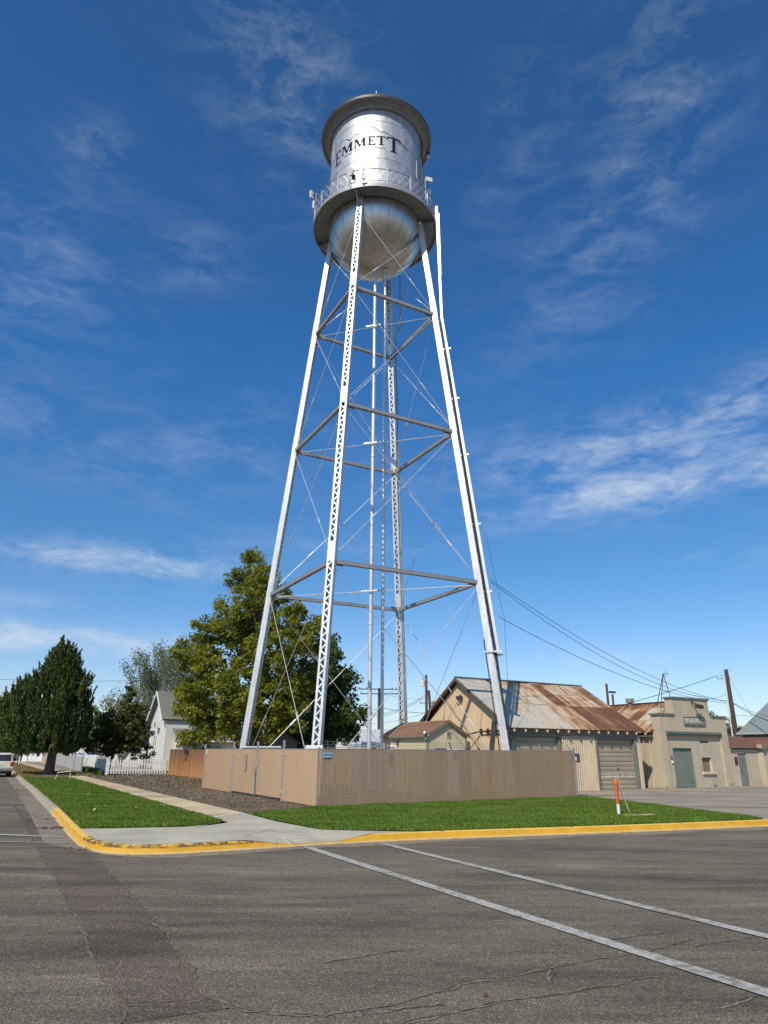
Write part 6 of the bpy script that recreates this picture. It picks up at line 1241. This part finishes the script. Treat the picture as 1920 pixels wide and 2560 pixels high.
# distant tree line, each crown its own tree
for k, (x, w_, y_) in enumerate(((1238,7,1552),(1275,9,1560),(1300,6,1556),(10,30,1590),(-20,28,1575))):
    yy = 120; p = at2(x, y_, y=yy); tree('distant_tree', ('low distant tree just left of the pump house roof','round distant tree past the pump house roof ridge','small distant tree near the garage gable','dark distant tree left behind the juniper','dark distant tree at the left picture edge')[k], (p.x, yy, .15), [((p.x, yy, max(p.z-w_*.04, 1.5)), w_*.08), ((p.x+w_*.05, yy, max(p.z-w_*.07, 1.2)), w_*.07), ((p.x-w_*.05, yy, max(p.z-w_*.08, 1.2)), w_*.07)], L_DARK, BARK, .2, 3, 60, .3, 60+k, None, 2, (.6, 1.1))
# ------------------------------------------------------------------ utility poles and wires
def upole(label, q0, q1, y, r=.14, arms=(), lean=None, z0=.15):
    a_, b_ = at(*q0, y=y), at(*q1, y=y); d = (a_-b_).normalized(); base = b_-d*((b_.z-z0)/d.z); e = empty('utility_pole', base, 0, label, 'utility pole', 'wooden utility poles'); o = base; mb = MB(); mb.tube([Vector((0,0,-.2)), a_-o], [r*1.15, r*.8], 10); mb.build('pole', POLEW, e, smooth=True)
    for q, hw in arms:
        c = at(*q, y=y)-o; mb = MB(); mb.beam(c+Vector((-hw,-r,0)), c+Vector((hw,-r,0)), .12, .11); arm = mb.build('crossarm', POLEW, e); mb = MB()
        for t in (-.95,-.6,.6,.95): mb.tube([c+Vector((hw*t,-r,.05)), c+Vector((hw*t,-r,.22))], .05, 6)
        mb.build('insulators', DKMET, arm)
    return e, a_
upole('utility pole with two crossarms seen between riser pipe and back leg', ZM(390,290), ZM(388,650), 80, .2, ((ZM(392,300), 2.4), (ZM(392,342), 2.2)))
e_, tp = upole('tallest bare utility pole with transformer left of the garage gable', ZM(813,170), ZM(817,560), 75, .16, ())
c = at(*ZM(780,245), y=75)-e_.location; mb = MB(); mb.tube([c+Vector((0,0,-.35)), c+Vector((0,0,.35))], .25, 10); mb.build('transformer', PLAST, e_); mb = MB(); mb.beam(c, Vector((tp.x-e_.location.x, 0, c.z)), .08, .08); mb.beam(at(*ZM(770,215), y=75)-e_.location, at(*ZM(813,190), y=75)-e_.location, .06, .06); mb.build('bracket', DKMET, e_)
upole('shorter leaning utility pole touching the garage gable', ZM(836,310), ZM(853,510), 72, .17)
upole('small distant pole with one crossarm beside the garage roof edge', ZM(878,410), ZM(878,480), 110, .2, ((ZM(880,426), 2.2),))
er, tr_ = upole('dark leaning utility pole at right beyond the brick building', ZW(747,90), ZW(915,1170), 52, .17)
cd = empty('conduit_mast', at(*ZW(850,1180), y=49), 0, 'thin pale service mast left of the leaning pole', 'mast'); mb = MB(); mb.tube([Vector((.0,0,-3)), at(*ZW(710,205), y=49)-cd.location], .045, 8); mb.build('pipe', PLAST, cd)
def wire(label, pts, sag, r=.012, mat=BLACK):
    P = [Vector(p) for p in pts]; e0_ = P[0]; mb = MB()
    for a_, b_ in zip(P, P[1:]):
        m = 14; q = [a_.lerp(b_, k/m)-Vector((0,0,sag*4*(k/m)*(1-k/m)))-e0_ for k in range(m+1)]; mb.tube(q, r*.7, 4, cap=False)
    o = mb.build('overhead_wire', mat); o.location = e0_; return tag(o, label, 'wire', 'overhead wires')
t1 = tw(lp(1, 10.0, .6)); t2 = tw(lp(1, 8.1, .7)); jx = at(*Z8(905,325), y=52)
rwp = at(*ZW(800,625), y=52); mastp = at(*ZW(700,225), y=49)
w1 = at(*Z8(830,285), y=46)
wire('upper slack cable from tower leg toward the roof aerial', [t1, rwp], .9, .02); wire('second slack cable beside the upper one from tower leg', [t1+Vector((0,0,-.1)), at(*ZW(800,600), y=52)], 1.25, .02)
wire('lower slack cable from tower leg to the brick building', [t2, at(*ZW(790,640), y=52)], .75, .02)
wire('service cable rising across the parapet to the thin mast', [at(*Z8(500,395), y=41), at(*ZW(600,195), y=49), at(*ZW(615,240), y=49), mastp], .05, .025)
wire('short slack lead from thin mast to leaning pole', [mastp, at(*ZW(650,170), y=50), at(*ZW(735,145), y=52)], .12, .015)
wire('guy wire descending right from the leaning pole top', [at(*ZW(790,200), y=52), at(*ZW(1075,690), y=50), at(*ZW(1330,1120), y=48)], .0, .014)
wire('guy wire descending close beside the leaning pole', [at(*ZW(835,500), y=52), at(*ZW(1230,1090), y=48)], .0, .008)
wire('twisted cable falling right past the green roof', [at(*ZW(850,630), y=52), at(*ZW(1560,960), y=44)], .15, .035); wire('thin cable above the twisted cable at right', [at(*ZW(850,625), y=52), at(*ZW(1560,880), y=44)], .15, .018)
wire('level cable running right from leaning pole', [at(*ZW(880,840), y=52), at(*ZW(1190,842), y=60), at(*ZW(1600,835), y=70)], .0, .015)
wire('cable from roof aerial to leaning pole across parapet', [at(*ZW(0,455), y=44), at(*ZW(560,555), y=49), at(*ZW(790,480), y=52)], .05, .014)
wire('rising cable behind the pump house toward transformer pole', [at(*ZM(320,530), y=80), at(*ZM(810,345), y=75)], .5, .03); wire('second rising cable behind the pump house toward transformer pole', [at(*ZM(320,550), y=80), at(*ZM(810,362), y=75)], .5, .03)
wire('long level cable from tree to transformer pole', [at(*ZM(225,475), y=85), at(*ZM(430,470), y=80), at(*ZM(810,515), y=75)], .1, .035); wire('faint low cable behind the back tower leg', [at(*ZM(230,610), y=85), at(*ZM(810,515), y=75)], .3, .02)
wire('cable from crossarm pole to the right over pump house', [at(*ZM(400,345), y=80), at(*ZM(590,375), y=90), at(*ZM(930,410), y=105)], .0, .018)
wire('faint street wire high at the left behind juniper', [at2(-60,1465,y=90), at2(300,1470,y=100), at2(430,1478,y=110)], .2, .03)
# street lamp arm poking from behind the juniper
sl_ = empty('street_lamp', at2(62,1640,y=95), 0, 'thin street lamp arm reaching left behind the juniper', 'street lamp'); o_ = sl_.location; mb = MB(); q0 = at2(62,1505,y=95); q1 = at2(12,1496,y=95); mb.tube([Vector((0,0,-1)), q0-o_], .09, 8); mb.tube([q0-o_, q0.lerp(q1, .5)-o_+Vector((0,0,.3)), q1-o_], .05, 6); mb.build('pole', GALVD, sl_); c = q1-o_; mb = MB(); mb.box(c.x-.5, c.x+.1, c.y-.15, c.y+.15, c.z-.12, c.z+.05); mb.build('lamp_head', GALVD, sl_)

# ------------------------------------------------------------------ small things
bo = at2(1337,1762,z=.15); bo = Vector((6.70, 20.85, .15)); bl_ = empty('marker_post', bo, 0, 'orange and white plastic marker post in the lawn corner', 'marker post')
mb = MB(); mb.tube([(0,0,0),(0,0,.30)], [.046,.044], 14); mb.build('lower_sleeve', WHITE, bl_, smooth=True); mb = MB(); mb.tube([(0,0,.30),(0,0,.80)], .043, 14); mb.tube([(0,0,.81),(0,0,.93),(0,0,.955),(0,0,.965)], [.049,.047,.035,.01], 14); mb.build('upper_sleeve', ORANGE, bl_, smooth=True)
mb = MB(); mb.tube([(0,0,.80),(0,0,.81)], .05, 14); mb.build('band', BLACK, bl_)
mb = MB(); textmesh(mb, 'WARNING WATER', .062, lambda x, y, d: Vector((.0455*math.sin(y/.0455+.35), -.0455*math.cos(y/.0455+.35), .54-x)), .0005, sx=.92, bold=.001); mb.build('lettering', BLACK, bl_)
s0 = at(1520+780*.0723, 1940+1290*.0723, z=.15); sk = empty('leaning_stake', s0, 0, 'faded pink wooden stake leaning behind the marker post', 'stake'); s1 = at(1520+290*.0723, 1940+30*.0723, y=s0.y+.05); mb = MB(); mb.beam(Vector((0,0,-.1)), s1-s0, .075, .04); mb.build('board', STAKE, sk)
vb = empty('valve_cover', at(1520+1050*.0723, 1940+1400*.0723, z=.15), R_(25), 'flat pale concrete slab in the grass by the marker post', 'cover'); mb = MB(); mb.box(-.45,.55,-.12,.12,-.02,.05); mb.build('slab', C_WALK, vb, bevel=.02)
pv0 = at(*(1110*.144665, 1700+1720*.144665), z=.15); pvc = empty('pipe_frame', pv0, R_(10), 'small white plastic pipe frame standing in the left lawn', 'pipe'); mb = MB(); mb.tube([(-.42,0,0),(-.42,0,.38),(.28,0,.46),(.30,0,.0)], .022, 8); mb.build('pipe', WHITE, pvc); mb = MB(); mb.beam((-.52,-.03,.02),(-.40,-.03,.26),.10,.03); mb.build('tag', WHITE, pvc)
# leaves and dry weeds
lw = [at(*q, z=0).xy for q in (ZR(180,60), ZR(480,430))]
def litter(name, label, pts, n, sz, mat, seed, z, sp):
    r = np.random.default_rng(seed); k = r.integers(0, len(pts), n); c = np.array(pts)[k]+r.normal(size=(n, 2))*sp; t = r.uniform(0, 2*np.pi, n); s = sz*r.uniform(.5, 1.4, n); tl = r.uniform(-.6, .6, n)
    a = np.stack([np.cos(t)*s, np.sin(t)*s, tl*s*.6], 1); b = np.stack([-np.sin(t)*s*.6, np.cos(t)*s*.6, np.abs(tl)*s*.3], 1); C_ = np.column_stack([c, np.full(n, z)+np.abs(a[:,2])]); V = np.stack([C_-a, C_+b, C_+a, C_-b], 1).reshape(-1, 3); return tag(fastmesh(name, V, np.arange(n*4).reshape(n, 4), mat, attr=r.random(n)), label, 'leaves', kind='stuff')
L_DRY = m_leaf('dry_leaves', [(.2, (.13,.06,.03)), (.6, (.25,.13,.06)), (.9, (.38,.24,.12))], .1)
litter('fallen_leaves', 'brown dry leaves gathered in the gutter', [tuple(at(*ZR(x, y), z=0).xy) for x, y in ((590,435),(560,440),(520,440),(480,440),(540,345),(500,350),(420,435),(470,315),(880,650),(860,640),(250,110),(200,60))], 420, .035, L_DRY, 5, .010, .16)
litter('kerb_litter', 'scattered brown leaves along the yellow kerb foot', [tuple((KR[i]-KN[i]*.08)) for i in range(istart+6, iR+20)], 260, .022, L_DRY, 6, .008, .10)
M_CHIP = m_leaf('bark_chips', [(.15, (.045,.037,.028)), (.45, (.14,.11,.075)), (.72, (.30,.235,.15)), (1, (.66,.58,.42))], 0)
gv = [tuple(swr0+dsw*.1), tuple(swr0+dsw*34), (-15.9, 52.6), (-11.0,45.2), tuple(CL), tuple(C0), g2(540,1757.5)]
xs = rng.uniform(-19, -2, 150000); ys = rng.uniform(20, 56, 150000); k = inpoly(xs, ys, gv) & (rng.random(150000) < np.clip((26/ys)**1.3, .15, 1)); xs = xs[k]; ys = ys[k]; n = len(xs); s = .015*rng.uniform(.5, 1.6, n)*np.clip(ys/24, 1, 2); R9 = rng.normal(size=(n, 2, 3)); R9[:,:,2] *= .55; a = R9[:,0]/np.linalg.norm(R9[:,0], axis=1)[:,None]; b = np.cross(a, np.array([0,0,1.])+R9[:,1]*.4); b /= np.linalg.norm(b, axis=1)[:,None]; c = np.column_stack([xs, ys, np.full(n, .155)+s*.4]); V = np.stack([c-a*s[:,None], c+b*s[:,None]*.7, c+a*s[:,None], c-b*s[:,None]*.7], 1).reshape(-1, 3)
tag(fastmesh('gravel', V, np.arange(n*4).reshape(n, 4), M_CHIP, attr=rng.random(n)), 'dark gravel and bark chips between the sidewalk and fences', 'gravel', kind='stuff')
L_DRYG = m_leaf('dry_grass', [(.2, (.14,.13,.04)), (.6, (.32,.23,.10)), (.9, (.45,.34,.17))], .2)
vg = [tuple(kin[i]+KN[i]*.05) for i in range(iL, 0, -1) if 45.3 < kin[i].y < 95]+[tuple(swl0+dsw*85), tuple(swl0+dsw*31)]
grass('verge_grass', vg, 26000, .146, .04, .10, 'patchy dry and green verge under the juniper', L_DRYG)
jp = at2(104,1675,z=.15); nn_ = 1600; grass('dry_grass', [(jp.x-2.6, jp.y+.2), (jp.x+2.8, jp.y-.4), (jp.x+2.6, jp.y+3), (jp.x-2.2, jp.y+4)], 5000, .146, .08, .25, 'straw coloured dry grass around the juniper trunk', L_DRYG)
we = [at(*ZH(x, y), z=.15).xy for x, y in ((10,1110),(120,1135),(260,1175),(250,1150),(100,1110))]; grass('weeds', [tuple(p) for p in we], 9000, .15, .1, .35, 'ragged weeds between curved white fence and sidewalk', L_BUSH)
# fallen yellow leaves on the lawn
litter('lawn_leaves', 'few pale fallen leaves dotted over the left lawn', [tuple(at(*ZR(x, y), z=.15).xy) for x, y in ((785,190),(925,32),(840,300),(1575,235),(1605,228),(860,120),(700,90),(1300,250))], 12, .06, plain('pale_leaf', (.55,.48,.22)), 9, .21, .25)
# --- parked vehicle (rear three-quarter, only its right half shows)
cp = at(*ZC(230,1262), z=0); CA = R_(120)
car = empty('parked_car', (cp.x, cp.y, 0), CA-math.pi/2, 'cream white boxy estate car parked at the kerb, seen from behind', 'car')   # local +y forward, x right; origin at right rear tyre contact
X1, X0 = .14, -1.58
def hull(mb, secs):
    b = len(mb.v); m = len(secs[0])
    for s_ in secs: mb.v += [tuple(p) for p in s_]
    for i in range(len(secs)-1):
        for j in range(m): a = b+i*m+j; c_ = b+i*m+(j+1) % m; mb.f.append((a, c_, c_+m, a+m))
    mb.f.append(tuple(b+j for j in range(m))); mb.f.append(tuple(b+(len(secs)-1)*m+j for j in range(m))[::-1])
def sec(y, x0, x1, z0, z1, c=.05): return [(x0+c,y,z0),(x1-c,y,z0),(x1,y,z0+c),(x1,y,z1-c),(x1-c,y,z1),(x0+c,y,z1),(x0,y,z1-c),(x0,y,z0+c)]
mb = MB(); hull(mb, [sec(-.92,X0+.03,X1-.03,.45,.98), sec(-.86,X0,X1,.38,1.02), sec(2.6,X0,X1,.38,1.02), sec(3.55,X0+.05,X1-.05,.40,.95), sec(3.62,X0+.1,X1-.1,.45,.85)]); mb.build('body', CARP, car, smooth=True)
mb = MB(); hull(mb, [sec(-.80,X0+.10,X1-.10,1.0,1.48,.06), sec(-.62,X0+.12,X1-.12,1.0,1.56,.08), sec(1.5,X0+.14,X1-.14,1.0,1.56,.08), sec(2.15,X0+.10,X1-.10,.99,1.06,.02)]); mb.build('cabin', CARP, car, smooth=True)
mb = MB(); mb.poly([(X0+.24,-.842,1.05),(X1-.24,-.842,1.05),(X1-.28,-.80,1.44),(X0+.28,-.80,1.44)]); mb.build('rear_window', GLASS, car)
for xx, s in ((X1-.108, 1), (X0+.108, -1)):
    mb = MB(); mb.poly([(xx,-.5,1.08),(xx,.35,1.08),(xx-.02*s,.35,1.46),(xx-.02*s,-.45,1.46)]); mb.poly([(xx,.42,1.08),(xx,1.45,1.08),(xx-.02*s,1.3,1.46),(xx-.02*s,.42,1.46)]); mb.build('side_window', GLASS, car)
for x0, x1 in ((X1-.24, X1-.04), (X0+.04, X0+.24)): mb = MB(); mb.box(x0,x1,-.94,-.90,.70,.96); mb.build('tail_light', REDP, car, bevel=.01)
mb = MB(); mb.box(X0+.02,X1-.02,-1.06,-.90,.46,.62); mb.build('rear_bumper', plain('chrome_grey', (.40,.40,.38), .35, .5), car, bevel=.02)
mb = MB(); mb.box((X0+X1)/2-.16,(X0+X1)/2+.16,-.945,-.925,.72,.84); mb.build('number_plate', PLAST, car)
for x, y in ((0,0),(0,2.6),(X0+X1,0),(X0+X1,2.6)):
    mb = MB(); mb.tube([(x-.1,y,.33),(x+.1,y,.33)], .33, 20); wv_ = mb.build('wheel', TIRE, car, smooth=True); mb = MB(); mb.tube([(x-.105,y,.33),(x+.105,y,.33)], .19, 16); mb.build('rim', GALV, wv_)
mb = MB(); mb.box(X1+.01,X1+.2,1.35,1.5,1.02,1.18); mb.build('wing_mirror', BLACK, car, bevel=.02)
mb = MB(); mb.box(X0+.15,X1-.15,-.7,3.3,.22,.38); mb.build('underside', BLACK, car)
for x in (-.35, -1.1): mb = MB(); mb.box(x-.14,x+.14,.9,1.0,.9,1.3); mb.build('headrest', BLACK, car)
# stop sign, street posts and flower stand across the far street
ss = at(*ZC(350,720), y=66); sg = empty('stop_sign', (ss.x, 66, .1), R_(-25), 'red stop sign on thin post, tilted, at the far junction', 'stop sign'); p = at(*ZC(430,480), y=66)-sg.location; mb = MB(); mb.tube([(0,0,0),(p.x*.9,0,p.z+.3)], .035, 6); mb.build('post', GALV, sg)
mb = MB(); pc = Vector((p.x*.9,-.05,p.z+.05)); mb.poly([pc+Vector((math.cos(R_(22.5+45*k))*.36, 0, math.sin(R_(22.5+45*k))*.36)) for k in range(8)]); mb.poly([pc+Vector((math.cos(R_(22.5+45*k))*.36, .01, math.sin(R_(22.5+45*k))*.36)) for k in range(8)]); pl_ = mb.build('sign_plate', plain('faded_red_sign', (.34,.02,.05), .5), sg)
mb = MB(); textmesh(mb, 'STOP', .26, lambda x, y, d: pc+Vector((x, -.008-d, y)), .001, sx=.8); mb.build('lettering', WHITE, sg)
for k, (a_, b_, m_, lab) in enumerate((((480,880),(590,420),POLEW,'dark leaning pole with pale edge left of the juniper trunk'), ((450,700),(490,480),GALVD,'thin grey street post right of the stop sign'))):
    yy = 62 if k == 0 else 75; p = at(*ZC(*a_), y=yy); q = at(*ZC(*b_), y=yy); e = empty('street_post', p, 0, lab, 'post'); mb = MB(); mb.tube([(0,0,-.3), q-p], .11 if k == 0 else .05, 8); mb.build('post', m_, e)
    if k == 0: mb = MB(); mb.beam(Vector((.12,-.14,-.2)), q-p+Vector((-.02,-.14,-.0)), .07, .03); mb.build('pale_strip', WHITE, e)
fp = at(*ZC(825,830), y=72); fe = empty('flower_stand', fp, 0, 'basket of orange flowers on a white stand by far pavement', 'planter'); mb = MB(); [mb.rod((x,0,-.2),(x*.9,0,1.05),.03,5) for x in (-.45,-.15,.15,.45)]; mb.build('stand', WHITE, fe)
V, F, A = leaves([(x, 0, 1.25+.12*abs(math.sin(x*9))) for x in np.linspace(-.6,.6,9)], [.22]*9, 50, .07, 77); fastmesh('flowers', V, F, FLOWER, fe, A)

p = at(1240, 2305, z=0); tg = empty('twig', p, .3, 'thin pale stick lying on the open asphalt', 'stick'); mb = MB(); mb.tube([(-.11,0,.008),(-.03,.012,.010),(.11,-.01,.008)], .003, 5); mb.build('stick', STAKE, tg)
p = at(1214, 2492, z=0); stn = empty('stone', p, 0, 'small brown stone on the road near the bottom edge', 'stone'); mb = MB(); mb.lathe([(.001,.0),(.018,.003),(.022,.010),(.013,.02),(.001,.022)], (0,0), 9); mb.build('pebble', RUSTMET, stn)
